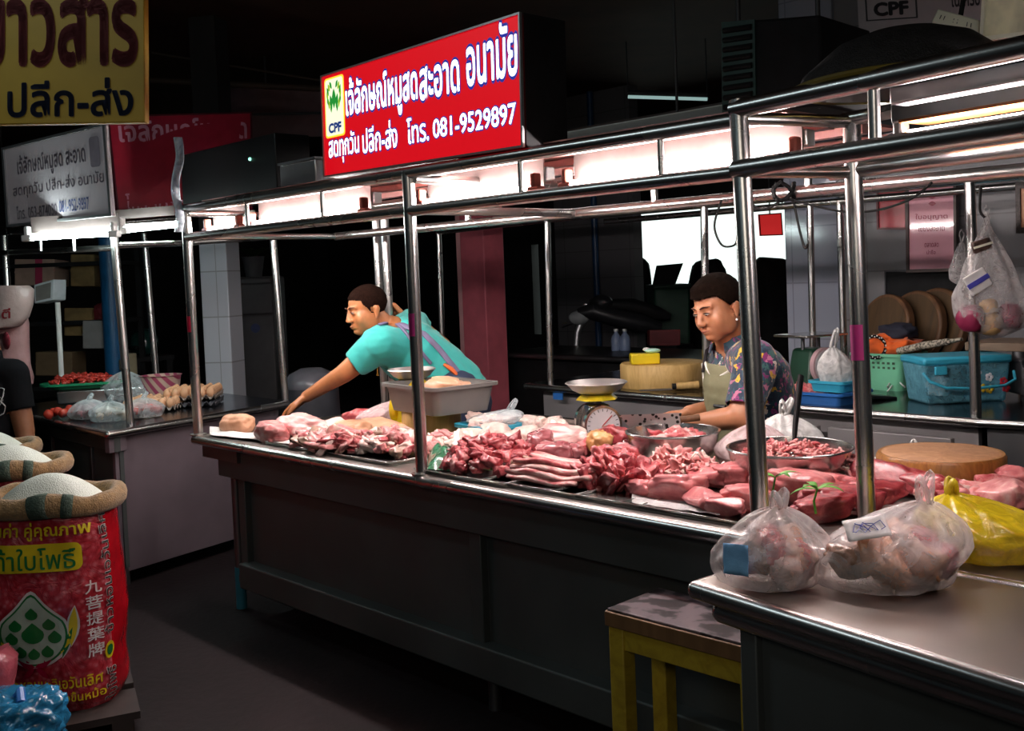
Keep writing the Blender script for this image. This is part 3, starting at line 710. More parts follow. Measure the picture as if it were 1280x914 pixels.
# left stall: pale acrylic board and dark red board
q = Quad(Dp(3, 185, 4.9), Dp(132, 153, 4.55), Dp(141, 270, 4.55), Dp(10, 284, 4.9))
t = thing('acrylic_sign', 'pale glossy sign with faded Thai lettering over the left stall', 'sign', q.at(.5, 0))
q.slab(-.012, 0).build('board', plain('pale acrylic', (.78, .68, .72), .2, var=.08, scale=3), t)
q.rim(.02, .03, -.015, .008).build('frame', M['alu'], t)
FD = plain('faded print', (.33, .28, .33), .3); FB = plain('blue print', (.22, .27, .55), .3)
letters('lettering', 'เจ้ลักษณ์หมูสด สะอาด', FD, t, q.surf(.002), (.14, .56, .80, .86), .02)
letters('lettering', 'สดทุกวัน ปลีก-ส่ง อนามัย', FD, t, q.surf(.002), (.08, .33, .95, .52), .012)
letters('lettering', 'โทร. 053-874030', FD, t, q.surf(.002), (.10, .08, .50, .24), .012)
letters('lettering', '081-952-9897', FB, t, q.surf(.002), (.52, .10, .80, .24), .012)
q.poly(rr(.84, .55, .93, .88, .02, .04), .002).build('emblem_plate', FD, t, smooth=0)
q2 = Quad(Dp(133, 145, 5.0), Dp(314, 140, 5.75), Dp(316, 264, 5.75), Dp(147, 270, 5.0))
t = thing('painted_sign', 'dark red sign with pink Thai lettering behind the pale left sign', 'sign', q2.at(.5, 0))
DR = plain('dark red board', (.45, .02, .05), .45, var=.1); PK = plain('pink lettering', (.95, .5, .66), .4)
q2.slab(-.03, 0).build('board', DR, t); q2.rim(.01, .015, -.02, .006).build('frame', plain('maroon edge', (.10, .01, .02), .4), t)
letters('lettering', 'เจ้ลักษณ์หมูสด', PK, t, q2.surf(.003), (.06, .66, .96, .98), .02)
letters('lettering', 'สะอาด', PK, t, q2.surf(.003), (.32, .44, .55, .60), .02)
letters('lettering', 'โทร. 053-874030', PK, t, q2.surf(.003), (.06, .05, .72, .22), .016)
# blank back of a further sign box, and a small ballast box on the roof
q = Quad(Yp(222, 178, 2.25), Yp(332, 166, 2.25), Yp(348, 240, 2.25), Yp(226, 256, 2.25))
a_ = Yp(226, 205, 2.2); b_ = Yp(345, 205, 2.2)
t = thing('switch_cabinet', 'black cabinet with a tiny green lamp on the left end of the stall roof', 'cabinet', ((a_.x + b_.x) / 2, 2.3, ZR1 + .03))
MB().box(((a_.x + b_.x) / 2, 2.28, ZR1 + .155), (b_.x - a_.x, .16, .25)).build('body', M['blackgloss'], t, bevel=.004)
p = Yp(313, 199, 2.2); MB().ball((p.x, 2.198, p.z), .007).build('pilot_lamp', emit('green pilot lamp', (.3, 1, .7), 2.0), t)
a_ = Yp(351, 215, 2.1); b_ = Yp(396, 212, 2.1)
t = thing('ballast_box', 'small scuffed metal box on the roof left of the red sign', 'box', ((a_.x + b_.x) / 2, 2.12, ZR1 + .03))
MB().box(((a_.x + b_.x) / 2, 2.14, ZR1 + .082), (b_.x - a_.x, .09, .085)).build('body', M['alu'], t, bevel=.006)
MB().box(((a_.x + b_.x) / 2, 2.14, ZR1 + .128), (b_.x - a_.x + .01, .10, .008)).build('lid', M['alu'], t)
# crumpled clear film rolled round the left end of the frame
t = MB().grid(lambda u, v: Yp(222 + 3 * math.sin(v * 9), 172 + v * 118, YFm - .02) + Vector((.017 * math.cos(u * 2 * PI) * (1 + .25 * math.sin(v * 23 + u * 9)), .017 * math.sin(u * 2 * PI), 0)), 14, 26, True).build('plastic_roll', film('stiff clear film', (.6, .66, .72), .45, .08), smooth=180)
tag(t, 'crumpled roll of clear plastic sheet tied to the left end of the meat stall frame', 'plastic sheet')
# upper right: pale banner and its lettering
q = Quad(Dp(1070, -25, 3.6), Dp(1290, -45, 3.2), Dp(1296, 62, 3.2), Dp(1076, 72, 3.6))
t = thing('banner', 'pale banner with a black boxed emblem hanging at the upper right', 'banner', q.at(.5, .5))
q.slab(-.004, 0).build('sheet', plain('grey banner cloth', (.33, .29, .30), .7, var=.08), t)
BK = plain('black print', (.015, .012, .016), .6)
q.rim(.0, .0, 0, .001) if False else None
fr = MB(); R_ = (.055, .50, .345, .80)
for r in ((.05, .46, .365, .475), (.05, .46, .06, .95), (.355, .46, .365, .95)): q.slab(.001, .002, r, fr)
fr.build('emblem_border', BK, t, smooth=0)
letters('emblem_lettering', 'CPF', BK, t, q.surf(.002), (.10, .51, .315, .69), .05)
letters('lettering', 'กรุงเทพ', BK, t, q.surf(.002), (.40, .05, .72, .22), .014)
letters('lettering', 'ในเครือ', BK, t, q.surf(.002), (.56, .56, .72, .80), .02)
for u in (.1, .9):
    a_ = q.at(u, 1); MB().cyl(a_, (a_.x, a_.y, ZC), .003).build('cord', M['rubber'], t)
# ------------------------------------------------------------------ rice sacks
def sack_mat(name, a, b, c, sc):
    m, nt, bs = mat(name); co = coords(nt, True)
    v = nt.nodes.new('ShaderNodeTexVoronoi'); v.inputs['Scale'].default_value = sc; nt.links.new(co, v.inputs['Vector'])
    f = noise_tex(nt, co, 9, 3); ad = nt.nodes.new('ShaderNodeMath'); ad.operation = 'MULTIPLY'; nt.links.new(v.outputs['Distance'], ad.inputs[0]); nt.links.new(f, ad.inputs[1])
    r = ramp(nt, ad.outputs[0], [(.05, c), (.22, b), (.45, a)]); nt.links.new(r.outputs[0], bs.inputs['Base Color'])
    bs.inputs['Roughness'].default_value = .28; bs.inputs['Coat Weight'].default_value = .3
    bump(nt, bs, noise_tex(nt, co, 16, 4, .6, 1.0), .45, .02); return m
SK_F = sack_mat('printed sack front', (.34, .012, .022), (.42, .035, .05), (.55, .13, .15), 55)
SK_S = plain('red gusset film', (.36, .004, .010), .25, var=.2, scale=9, bmp=.4, coat=.3)
BUR = plain('burlap', (.30, .175, .07), .9, var=.3, scale=60, bmp=.6, sheen=.3)
BURG = plain('faded green stripe', (.06, .09, .065), .9, var=.3, scale=60, bmp=.6)
m, nt, b = mat('rice grains'); co = coords(nt); v = nt.nodes.new('ShaderNodeTexVoronoi'); v.inputs['Scale'].default_value = 240; nt.links.new(co, v.inputs['Vector'])
r = ramp(nt, v.outputs['Distance'], [(.0, (.82, .84, .76)), (.8, (.60, .63, .54))]); nt.links.new(r.outputs[0], b.inputs['Base Color']); bump(nt, b, v.outputs['Distance'], .5, .004); M['rice'] = m
INK_Y = plain('yellow ink', (.68, .50, .01), .4); INK_G = plain('green ink', (.01, .16, .035), .4); INK_W = plain('white ink', (.66, .60, .58), .4); INK_K = plain('dark ink', (.03, .035, .03), .4); INK_R = plain('crimson ink', (.30, .0, .03), .4)
SA, SB, SH = .195, .145, .60
def sprof(v): return .94 + .075 * math.sin(PI * min(1, max(0, v))) + .28 * max(0, .24 - v)
def S(th, v, d=0.0):
    n = 2.8; c, s_ = math.cos(th), math.sin(th)
    x = SA * math.copysign(abs(c) ** (2 / n), c); y = SB * math.copysign(abs(s_) ** (2 / n), s_)
    k = sprof(v); w = noise.noise(Vector((x * 9, y * 9, v * 5))) * .008 + noise.noise(Vector((x * 26, y * 26, v * 11 + 5))) * .0035
    nn = Vector((c * SB, s_ * SA, 0)).normalized()
    p = Vector((x * k, y * k, v * SH)) + nn * (w + d)
    if v < .06: p.x *= .9 + v * 1.6; p.y *= .9 + v * 1.6
    return p
def th_of_x(x):                          # front face is -y
    q_ = max(-.999, min(.999, x)); c = math.copysign(abs(q_) ** 1.4, q_); return -math.acos(max(-1, min(1, c)))
def make_sack(label, loc, rz):
    t = thing('rice_sack', label, 'sack', loc, rz, 'open rice sacks')
    nu = 96; mbF, mbS = MB(), MB()
    def part(mb, t0, t1, n, closed=False):
        mb.grid(lambda u, v: S(t0 + (t1 - t0) * u, v), n, 40, False)
    thf0, thf1 = th_of_x(-.965), th_of_x(.965)
    part(mbF, thf0, thf1, 60); part(mbS, thf1, thf0 + 2 * PI, 70)
    mbS.add([S(2 * PI * k / 40, 0) for k in range(40)], [tuple(range(39, -1, -1))])
    fr = mbF.build('front_panel', SK_F, t, local=True, smooth=180); mbS.build('side_panel', SK_S, t, local=True, smooth=180)
    # rolled burlap rim
    nr = 72; pts = []; rs = []
    for k in range(nr):
        a = 2 * PI * k / nr; p = S(a, 1.0); w = noise.noise(Vector((p.x * 10, p.y * 10, 3)))
        pts.append(Vector((p.x * 1.06, p.y * 1.06, SH + .012 + .014 * w))); rs.append(.025 + .006 * w)
    rim = MB().tube(pts, rs, 12, True, 1.25); rim.build('rolled_rim', BUR, t, local=True, smooth=180)
    MB().grid(lambda u, v: Vector((S(2 * PI * u, 1).x * (1.0 - .05 * v), S(2 * PI * u, 1).y * (1 - .05 * v), SH + .03 - .12 * v)), 60, 6, True).build('inner_wall', BUR, t, local=True, smooth=180)
    for k0 in (-.32, .12):
        seg = [i for i in range(nr)]; c_ = th_of_x(k0 + .35); i0 = int((c_ % (2 * PI)) / (2 * PI) * nr)
        sub = [(i0 + j) % nr for j in range(3)]
        MB().tube([pts[i] for i in sub], [rs[i] + .0015 for i in sub], 12, False, 1.25).build('rim_stripe', BURG, t, local=True, smooth=180)
    ri = MB(); ri.grid(lambda u, v: Vector((S(2 * PI * u, 1).x * (1 - v) * .97, S(2 * PI * u, 1).y * (1 - v) * .97, SH - .01 + .105 * (1 - (1 - v) ** 2) ** 1.1)), 48, 14, True)
    o = ri.build('rice', M['rice'], t, local=True, smooth=180)
    o['kind'] = 'stuff'
    # printing on the front: u,v in 0..1 across the front face
    class L_: pass
    def F(d): return lambda u, v: wloc_t + S(th_of_x(-1 + 2 * u), v, d + .0035)
    wloc_t = wloc(t)
    X = lambda x: .5 + (x - 57) / 146; Yv = lambda y: 1 - (y - 658) / 240
    R_ = lambda x0, y0, x1, y1: (X(x0), Yv(y1), X(x1), Yv(y0))
    def patch(name, poly, m_, d):
        bm = bmesh.new(); vs = [bm.verts.new((p[0], p[1], 0)) for p in poly]; bm.faces.new(vs)
        bmesh.ops.triangulate(bm, faces=bm.faces[:])
        for _ in range(3): bmesh.ops.subdivide_edges(bm, edges=[e for e in bm.edges if e.calc_length() > .07], cuts=1); bmesh.ops.triangulate(bm, faces=[f for f in bm.faces if len(f.verts) > 3])
        mb = MB(); bm.verts.index_update(); mb.add([F(d)(v_.co.x, v_.co.y) - wloc_t for v_ in bm.verts], [tuple(v_.index for v_ in f.verts) for f in bm.faces]); bm.free()
        return mb.build(name, m_, fr, local=True, smooth=180)
    letters('lettering', 'คุณค่า คู่คุณภาพ', INK_Y, fr, F(.003), R_(-4, 668, 118, 690), .02, cut=.3)
    patch('label_band', rr(*R_(2, 694, 108, 727), .05, .035), INK_Y, .0025)
    letters('label_lettering', 'เก้าใบโพธิ์', INK_G, fr, F(.0045), R_(8, 698, 102, 724), .008, cut=0)
    letters('lettering', 'ข้าวหอมมะลิเอวันเลิศ', INK_Y, fr, F(.003), R_(18, 852, 120, 868), .01, cut=.3)
    letters('lettering', 'ข้าวใหม่ หุงขึ้นหม้อ', INK_Y, fr, F(.003), R_(40, 872, 122, 887), .01, cut=.3)
    for k, ch in enumerate('九菩提葉牌'):
        letters('lettering', ch, INK_W, fr, F(.003), R_(108, 742 + 19 * k, 122, 758 + 19 * k), .01, cut=.3)
    # emblem: outlined bodhi leaf holding nine small leaves between two ears of grain
    def heart(cx, cy, w_, h_, n=40):
        P = []
        for k in range(n):
            a = 2 * PI * k / n; x = math.sin(a); y = -math.cos(a)
            tip = max(0, y) ** 9; sh_ = 1 if y < .5 else 1 - .25 * ((y - .5) / .5)
            P.append((cx + x * w_ * sh_, cy + y * h_ * (1 + .38 * tip) - .05 * h_))
        return P
    ex, ey = X(54), Yv(800)
    for k, (m_, sc_) in enumerate(((INK_W, 1.08), (INK_G, 1.0), (plain('pale green ink', (.42, .50, .40), .4), .94))):
        patch('emblem_leaf', heart(ex, ey, .245 * sc_, .150 * sc_), m_, .0028 + .0008 * k)
    for dx, dy, s_ in ((0, .0, 1.3), (-.12, .045, .75), (.12, .045, .75), (0, .10, .75), (-.155, -.02, .8), (.155, -.02, .8), (-.10, -.09, .75), (.10, -.09, .75), (0, -.10, .7)):
        patch('emblem_small_leaf', heart(ex + dx, ey + dy, .062 * s_, .034 * s_, 16), INK_G, .0056)
    for s_ in (-1, 1):
        for (x0, y0, an, ln, wd) in ((.265, -.075, 80, .20, .030), (.06, -.150, 28, .26, .026), (.20, -.13, 62, .17, .018)):
            an = math.radians(an if s_ > 0 else 180 - an)
            patch('emblem_grain', leafshape(ex + s_ * x0, ey + y0, an, ln * 1.06, wd * 1.5, 6), INK_W, .0026)
            patch('emblem_grain', leafshape(ex + s_ * x0, ey + y0 + .004, an, ln, wd, 6), INK_Y if wd > .02 else INK_G, .0034)
        patch('emblem_bow', leafshape(ex, ey - .165, math.radians(15 if s_ > 0 else 165), .13, .020, 6), INK_R, .0042)
        patch('emblem_bow', leafshape(ex, ey - .168, math.radians(-28 if s_ > 0 else 208), .12, .016, 6), INK_R, .0042)
    # vertical lettering on the gusset
    G_ = lambda d: (lambda u, v: wloc_t + S(-.62 + u * .55, v, d + .003))
    letters('side_lettering', 'ข้าวหอมเอวันเลิศ', INK_W, fr, G_(.003), (.12, .36, .62, .97), .022, rot=90, cut=.3)
    letters('side_lettering', 'ข้าวหอมเอวันเลิศ', INK_K, fr, G_(.0042), (.14, .362, .60, .968), .0, rot=90, cut=.3)
    letters('side_lettering', 'ใบโพธิ์', INK_W, fr, G_(.003), (.12, .02, .66, .19), .022, rot=90, cut=.3)
    letters('side_lettering', 'ใบโพธิ์', INK_K, fr, G_(.0042), (.15, .022, .63, .188), .0, rot=90, cut=.3)
    class GQ: pass
    for m_, k_, d_ in ((INK_Y, 1.0, .003), (INK_G, .62, .0042)):
        mb = MB(); mb.add([S(-.62 + (.38 + .24 * k_ * math.cos(a)) * .55, .275 + .045 * k_ * math.sin(a), d_ + .003) for a in [2 * PI * k / 20 for k in range(20)]], [tuple(range(20))]); mb.build('side_emblem', m_, fr, local=True, smooth=0)
    return t
vd = lambda p: math.atan2(p.y, p.x)
def sack_rz(p): return vd(p) - PI / 2 - math.radians(23)      # front (-y) turned left of the viewer
PZ = .055
c1 = Dp(72, 780, 3.22); c1.z = PZ
s1 = make_sack('nearest open red rice sack, its front with the big bodhi leaf emblem in full view', c1, 0)
s1.rotation_euler.z = sack_rz(c1)
for (px, d_, lb) in ((12, 3.85, 'second open rice sack, its rim and rice showing just above the nearest sack'), (-18, 4.3, 'farthest open rice sack, only its burlap rim showing beside the person in black')):
    c = Dp(px, 600, d_); c.z = PZ
    dup(s1, c, (0, 0, sack_rz(c) + .1), label=lb)
t = thing('pallet', 'low dark wooden pallet under the rice sacks', 'pallet', (c1.x, c1.y, 0))
e_ = Vector((c1.x, c1.y, 0)).normalized(); s_ = Vector((e_.y, -e_.x, 0)); Mp = Matrix((s_, e_, Vector((0, 0, 1)))).transposed()
W_ = plain('dark pallet wood', (.018, .011, .009), .7, var=.3)
for k in range(7):
    MB().box(Vector((c1.x, c1.y, .043)) + e_ * (-.15 + k * .25) - s_ * .1, (.62, .20, .022), Mp).build('board', W_, t)
for k in (-1, 0, 1): MB().box(Vector((c1.x, c1.y, .016)) + e_ * .6 + s_ * (k * .26 - .1), (.06, 1.7, .032), Mp).build('runner', W_, t)

# ------------------------------------------------------------------ plastic bags
def bag(name, label, base, rx, ry, h, seed, m, knot=(0, 0), ears=2, rz=0, group=None, neck=.80, earlen=.05):
    rnd = random.Random(seed); t = thing(name, label, 'bag', base, rz, group)
    nu, nv = 84, 44
    def fn(u, v):
        a = 2 * PI * u
        if v < .12: k = .86 * (v / .12) ** .55; z = .004
        else:
            w = (v - .12) / .88; k = (.86 + .16 * math.sin(min(1, w * 1.7) * PI / 2)) * (1 - (max(0, w - .30) / .70) ** 1.9) ** .72 if w < .999 else 0.0
            k = max(k, .055); z = .004 + h * w ** 1.05
        fold = 1 + (.02 + .10 * max(0, v - .35)) * math.sin(a * 9 + 5 * noise.noise(Vector((math.cos(a) * 1.3, math.sin(a) * 1.3, v * 2 + seed)))) + .03 * noise.noise(Vector((math.cos(a) * 3, math.sin(a) * 3, v * 9 + seed)))
        lump = 1 + .10 * noise.noise(Vector((math.cos(a) * 1.2 + seed, math.sin(a) * 1.2, v * 2.2)))
        w = max(0, v - .3) / .7
        return Vector((rx * k * fold * lump * math.cos(a) + knot[0] * w ** 1.3, ry * k * fold * lump * math.sin(a) + knot[1] * w ** 1.3, z * (1 + .05 * noise.noise(Vector((math.cos(a) * 2, math.sin(a) * 2, seed))))))
    MB().grid(fn, nu, nv, True).build('film', m, t, local=True, smooth=180)
    top = Vector((knot[0], knot[1], h))
    for e in range(ears):
        a = e * PI + .6 + rnd.random(); d_ = Vector((math.cos(a), math.sin(a) * .6, 0))
        pts = [top + Vector((0, 0, -.012))] + [top + d_ * earlen * .8 * math.sin(k / 8 * PI) * (1 if k < 9 else 1) + Vector((d_.y, -d_.x, 0)) * (.014 * math.cos(k / 8 * PI)) + Vector((0, 0, earlen * math.sin(k / 8 * PI) * .9)) for k in range(9)]
        MB().tube(pts, [.010, .011, .010, .009, .009, .009, .009, .009, .010, .008], 8, False, .45).build('handle', m, t, local=True, smooth=180)
    return t
b1 = Zp(962, 726, CT + .004); b2 = Zp(1106, 728, CT + .004); b3 = Zp(1240, 694, CT + .004)
rzv = math.atan2(RC.y, RC.x)
bag('plastic_bag', 'tied milky bag of meat with a blue slip inside, at the near table corner', b1, .112, .10, .135, 3, M['film_white'], (.022, .01), 2, rzv, earlen=.036)
bag('plastic_bag', 'larger milky bag of pale meat with a white price slip, middle of three bags', b2, .142, .11, .140, 11, M['film_white'], (.085, .02), 2, rzv, earlen=.06)
bag('plastic_bag', 'yellow tinted plastic bag at the right end of the near table', b3, .13, .11, .12, 23, M['film_yellow'], (-.07, .02), 2, rzv, earlen=.035)
# ------------------------------------------------------------------ pork
M['lean'] = meat('lean pork', [(.30, (.34, .035, .045)), (.52, (.55, .10, .11)), (.66, (.72, .30, .28)), (.78, (.85, .62, .56))], 22)
M['dark'] = meat('dark lean', [(.30, (.16, .012, .018)), (.52, (.33, .035, .045)), (.70, (.52, .12, .12)), (.84, (.74, .45, .40))], 26)
M['pink'] = meat('pink pork', [(.30, (.55, .13, .13)), (.50, (.72, .27, .26)), (.68, (.84, .48, .44)), (.8, (.90, .70, .64))], 20)
M['loin'] = meat('loin', [(.25, (.46, .09, .10)), (.55, (.66, .20, .20)), (.75, (.78, .36, .34))], 16, .26, .5, .25, (1, 1, 1))
M['fat'] = meat('pork fat', [(.28, (.72, .34, .30)), (.45, (.86, .62, .55)), (.7, (.92, .76, .68))], 14)
M['skin'] = meat('pork rind', [(.3, (.60, .27, .14)), (.6, (.78, .44, .28)), (.8, (.86, .60, .46))], 9, .4, .8, .2)
M['organ'] = meat('kidney', [(.3, (.26, .05, .06)), (.6, (.42, .13, .14)), (.8, (.58, .28, .28))], 9, .15, .4, .08, coat=.5)
M['liver'] = meat('liver', [(.3, (.075, .008, .012)), (.7, (.16, .02, .025))], 9, .12, .4, .06, coat=.6)
M['tripe'] = meat('stomach', [(.3, (.55, .24, .08)), (.6, (.72, .38, .16)), (.8, (.78, .52, .32))], 10, .25, .4, .1, coat=.4)
M['grizzle'] = meat('greyish trim', [(.3, (.22, .13, .09)), (.5, (.42, .25, .18)), (.7, (.62, .38, .32))], 24)
M['strip'] = meat('belly strip', [(.30, (.48, .07, .085)), (.46, (.66, .20, .20)), (.58, (.86, .58, .53)), (.7, (.62, .16, .16))], 10, .3, .3, .2, (.5, 6, 6))
M['belly'] = meat('layered belly', [(.30, (.58, .12, .13)), (.45, (.80, .40, .38)), (.6, (.90, .70, .64)), (.75, (.70, .24, .24))], 9, .3, .6, .2, (1, 1, 5))
def ico_lump(seed, sz, amp=.35, freq=1.6, sub=3, flat=None, ridges=0, cuts=0, e=.8):
    bm = bmesh.new(); bmesh.ops.create_icosphere(bm, subdivisions=sub, radius=1); o = Vector((seed * 7.13, seed * 3.7, seed * 1.9))
    rc = random.Random(seed * 13 + 5); PL = [(Vector((rc.uniform(-1, 1), rc.uniform(-1, 1), rc.uniform(-.6, 1))).normalized(), rc.uniform(.55, .85)) for _ in range(cuts)]
    for v in bm.verts:
        d = v.co.normalized(); k = 1 + amp * noise.noise(d * freq + o) + amp * .45 * noise.noise(d * freq * 2.7 + o) + amp * .2 * noise.noise(d * freq * 6 + o)
        if ridges: k += .05 * math.sin(d.x * ridges + 2 * noise.noise(d * 2 + o))
        # squared-off, cut-looking form
        q_ = Vector([math.copysign(abs(c) ** e, c) for c in d]); q_ = q_ * k
        for pn, pd in PL:
            dd_ = q_.dot(pn) - pd
            if dd_ > 0: q_ = q_ - pn * dd_ * .92
        v.co = Vector((q_.x * sz[0], q_.y * sz[1], q_.z * sz[2]))
        if flat is not None and v.co.z < -flat * sz[2]: v.co.z = -flat * sz[2] + (v.co.z + flat * sz[2]) * .15
    me = bpy.data.meshes.new('lump'); bm.to_mesh(me); bm.free(); me.polygons.foreach_set('use_smooth', [True] * len(me.polygons)); return me
def strip_mesh(seed, ln, w, th, wig=.3, n=14):
    rnd = random.Random(seed); pts = []; o = seed * 3.1
    for k in range(n):
        s_ = k / (n - 1) - .5; pts.append((s_ * ln, wig * w * 2 * noise.noise(Vector((s_ * 3, o, 0))), wig * w * 1.6 * noise.noise(Vector((s_ * 3, o, 9)))))
    mb = MB().tube(pts, [w * (.55 + .45 * math.sin(PI * min(1, max(0, .12 + .8 * k / (n - 1))))) for k in range(n)], 10, False, th / w)
    me = mb.mesh('strip'); me.polygons.foreach_set('use_smooth', [True] * len(me.polygons)); return me
def curl_mesh(seed, ln, w, th, n=12):     # thin curled slice
    o = seed * 5.3; mb = MB()
    def fn(u, v):
        s_ = u - .5; t_ = v - .5
        return Vector((s_ * ln, t_ * w * (1 + .3 * noise.noise(Vector((u * 3, o, 1)))), .35 * w * noise.noise(Vector((u * 2.4, v * 1.5, o))) * 2.0 + .10 * ln * math.cos(u * 3.0 + o)))
    mb.grid(fn, 14, 6); top = list(mb.v); n_ = len(top)
    mb.v += [(p[0], p[1], p[2] - th) for p in top]; f0 = list(mb.f); mb.f += [tuple(reversed([i + n_ for i in f])) for f in f0]
    nu, nv = 14, 6; bd = [i for i in range(nu)] + [j * nu + nu - 1 for j in range(1, nv)] + [(nv - 1) * nu + i for i in range(nu - 2, -1, -1)] + [j * nu for j in range(nv - 2, 0, -1)]
    for k in range(len(bd)):
        a, b_ = bd[k], bd[(k + 1) % len(bd)]; mb.f.append((b_, a, a + n_, b_ + n_))
    me = mb.mesh('curl'); me.polygons.foreach_set('use_smooth', [True] * len(me.polygons)); return me
TPL = {}
def template(key, meshes): TPL[key] = meshes
for key, sz, amp, fr, cu in (('chunk', (.024, .018, .014), .55, 1.6, 2), ('bit', (.014, .011, .009), .55, 1.6, 2), ('loinp', (.078, .045, .034), .30, 1.2, 2), ('slab', (.042, .026, .010), .42, 1.5, 1)):
    template(key, [ico_lump(k + len(key) * 10, sz, amp, fr, 4 if key == 'loinp' else 3, None, 0, cu, .7) for k in range(8)])
template('strip', [strip_mesh(k, .30, .016, .011, .5) for k in range(5)])
template('rib', [strip_mesh(k + 20, .09, .013, .009, .8, 9) for k in range(5)])
template('curl', [curl_mesh(k, .062, .026, .004) for k in range(6)])
template('mince', [strip_mesh(k + 50,   .045, .0046, .0046, 1.8, 10) for k in range(5)])
MESHMAT = {}
def meat_piece(name, key, i, mk, loc, rot, sc, label, group=None, cat='meat'):
    k = (key, i % len(TPL[key]), mk)
    if k not in MESHMAT:
        me = TPL[key][i % len(TPL[key])].copy(); me.materials.append(M[mk]); MESHMAT[k] = me
    o = bpy.data.objects.new(name, MESHMAT[k]); COL.objects.link(o); o.location = loc; o.rotation_euler = rot
    o.scale = sc if hasattr(sc, '__len__') else (sc, sc, sc)
    return tag(o, label, cat, group)
def heap(name, key, mats, centre, rx, ry, h, n, seed, label, group, sc=(.8, 1.3), rz=0, tilt=.7, z0=CT, cat='meat', yawspread=PI, pw=.75, lift=.5):
    rnd = random.Random(seed); g = 2.399963
    for k in range(n):
        r = math.sqrt((k + .5) / n); a = k * g + rnd.uniform(-.3, .3)
        x, y = rx * r * math.cos(a), ry * r * math.sin(a); z = h * max(0, 1 - r * r) ** pw * rnd.uniform(.72, 1.05)
        X_ = centre.x + x * math.cos(rz) - y * math.sin(rz); Y_ = centre.y + x * math.sin(rz) + y * math.cos(rz)
        s_ = rnd.uniform(*sc)
        meat_piece(name, key, rnd.randrange(8), rnd.choice(mats), (X_, Y_, z0 + .012 * s_ * (1 + lift) + z), (rnd.uniform(-tilt, tilt), rnd.uniform(-tilt, tilt), rz + rnd.uniform(-yawspread, yawspread)), s_, label, group, cat)
def lump(name, label, px, py, sz, mk, seed, rz=0, amp=.25, freq=1.2, z=CT, rx=0, ry=0, cat='meat', flat=.75, sub=4, group=None, ridges=0, dz=0):
    me = ico_lump(seed, sz, amp, freq, sub, flat, ridges); me.materials.append(M[mk]); p = Zp(px, py, z)
    o = bpy.data.objects.new(name, me); COL.objects.link(o); o.location = (p.x, p.y, z + sz[2] * flat + dz); o.rotation_euler = (rx, ry, rz)
    return tag(o, label, cat, group)
# trays and sheets under the meat
def tray(label, px, py, w, d, m, rz=0, h=.014, name='tray', z=CT):
    p = Zp(px, py, z); p.z = z; t = thing(name, label, 'tray', p, rz)
    mb = MB().box((0, 0, .003), (w, d, .004)); mb.build('base', m, t, local=True)
    q_ = [Vector((i * w / 2, j * d / 2, .004)) for i, j in ((-1, -1), (1, -1), (1, 1), (-1, 1))]
    o_ = [Vector((v.x * 1.03, v.y * 1.03, h)) for v in q_]; mr = MB()
    for k in range(4): mr.add([q_[k], q_[(k + 1) % 4], o_[(k + 1) % 4], o_[k]], [(0, 1, 2, 3)])
    mr.build('lip', m, t, local=True, solid=.0025)
    return t
TS = M['steel_bowl']
tray('flat steel tray under the mixed trimmings left of the second post', 478, 568, .42, .26, TS)
tray('flat steel tray under the dark red diced heap', 618, 590, .40, .30, TS)
tray('flat steel tray under the belly strips', 700, 604, .36, .26, TS)
tray('flat steel tray under the dark trimmings heap', 780, 618, .30, .24, TS)
tray('flat steel tray under the loins beside the near table', 905, 634, .40, .30, TS)
tray('flat steel tray under the ribs at the left end', 400, 556, .36, .24, TS)
t = MB().grid(lambda u, v: Zp(790 + 110 * u, 632 - 8 * v + 16 * u - 12 * v * v, CT + .006) + Vector((0, 0, .008 * (1 + noise.noise(Vector((u * 5, v * 4, 1)))))), 26, 12).build('paper', M['film_white'], smooth=180, solid=.001)
tag(t, 'crumpled white plastic sheet under the loins at the counter edge', 'sheet')
t = MB().grid(lambda u, v: Zp(262 + 100 * u, 545 + 12 * u - 10 * v, CT + .004) + Vector((0, 0, .006 * (1 + noise.noise(Vector((u * 5, v * 4, 7)))))), 26, 12).build('paper', M['paper'], smooth=180, solid=.001)
tag(t, 'white paper under the knuckle at the far left of the counter', 'sheet')
# ---- left end
o = lump('pork_knuckle', 'tan skinned pork knuckle at the far left end of the counter', 297, 541, (.085, .05, .045), 'skin', 3, .3, .2)
lump('pork_ham', 'large pink ham with white fat under the reaching hand', 380, 548, (.15, .08, .052), 'belly', 9, -.1, .25)
lump('pork_ham', 'red cut ham face at the front left, before the reaching hand', 342, 552, (.10, .055, .042), 'pink', 14, -.2, .3)
lump('pork_fat', 'white fat lump right of the large ham', 420, 545, (.07, .05, .04), 'fat', 21)
lump('pork_roll', 'rolled reddish cut behind the ham', 455, 532, (.10, .05, .04), 'lean', 25, .2)
lump('pork_rind', 'long tan slab of pork rind behind the trimmings', 478, 543, (.17, .06, .035), 'skin', 31, -.25, .25)
lump('pork_rind', 'tan folded rind resting on the ribs left of centre', 440, 549, (.10, .06, .04), 'skin', 37, .2, .3)
lump('rib_rack', 'pale striped rib slab among the ribs', 445, 562, (.085, .05, .03), 'belly', 39, -.1, .12, 1, ridges=26)
heap('rib_piece', 'slab', ['pink', 'lean', 'fat', 'pink', 'grizzle'], Zp(418, 562, CT), .20, .085, .038, 85, 1, 'small pink rib pieces heaped at the left of the counter', 'cut ribs at the left end', (.8, 1.3))
heap('meat_chunk', 'chunk', ['pink', 'lean', 'fat', 'grizzle', 'lean', 'pink'], Zp(492, 567, CT), .19, .11, .055, 95, 2, 'mixed pink and brown pork chunk in the heap left of the second post', 'mixed trimmings heap', (.8, 1.4))
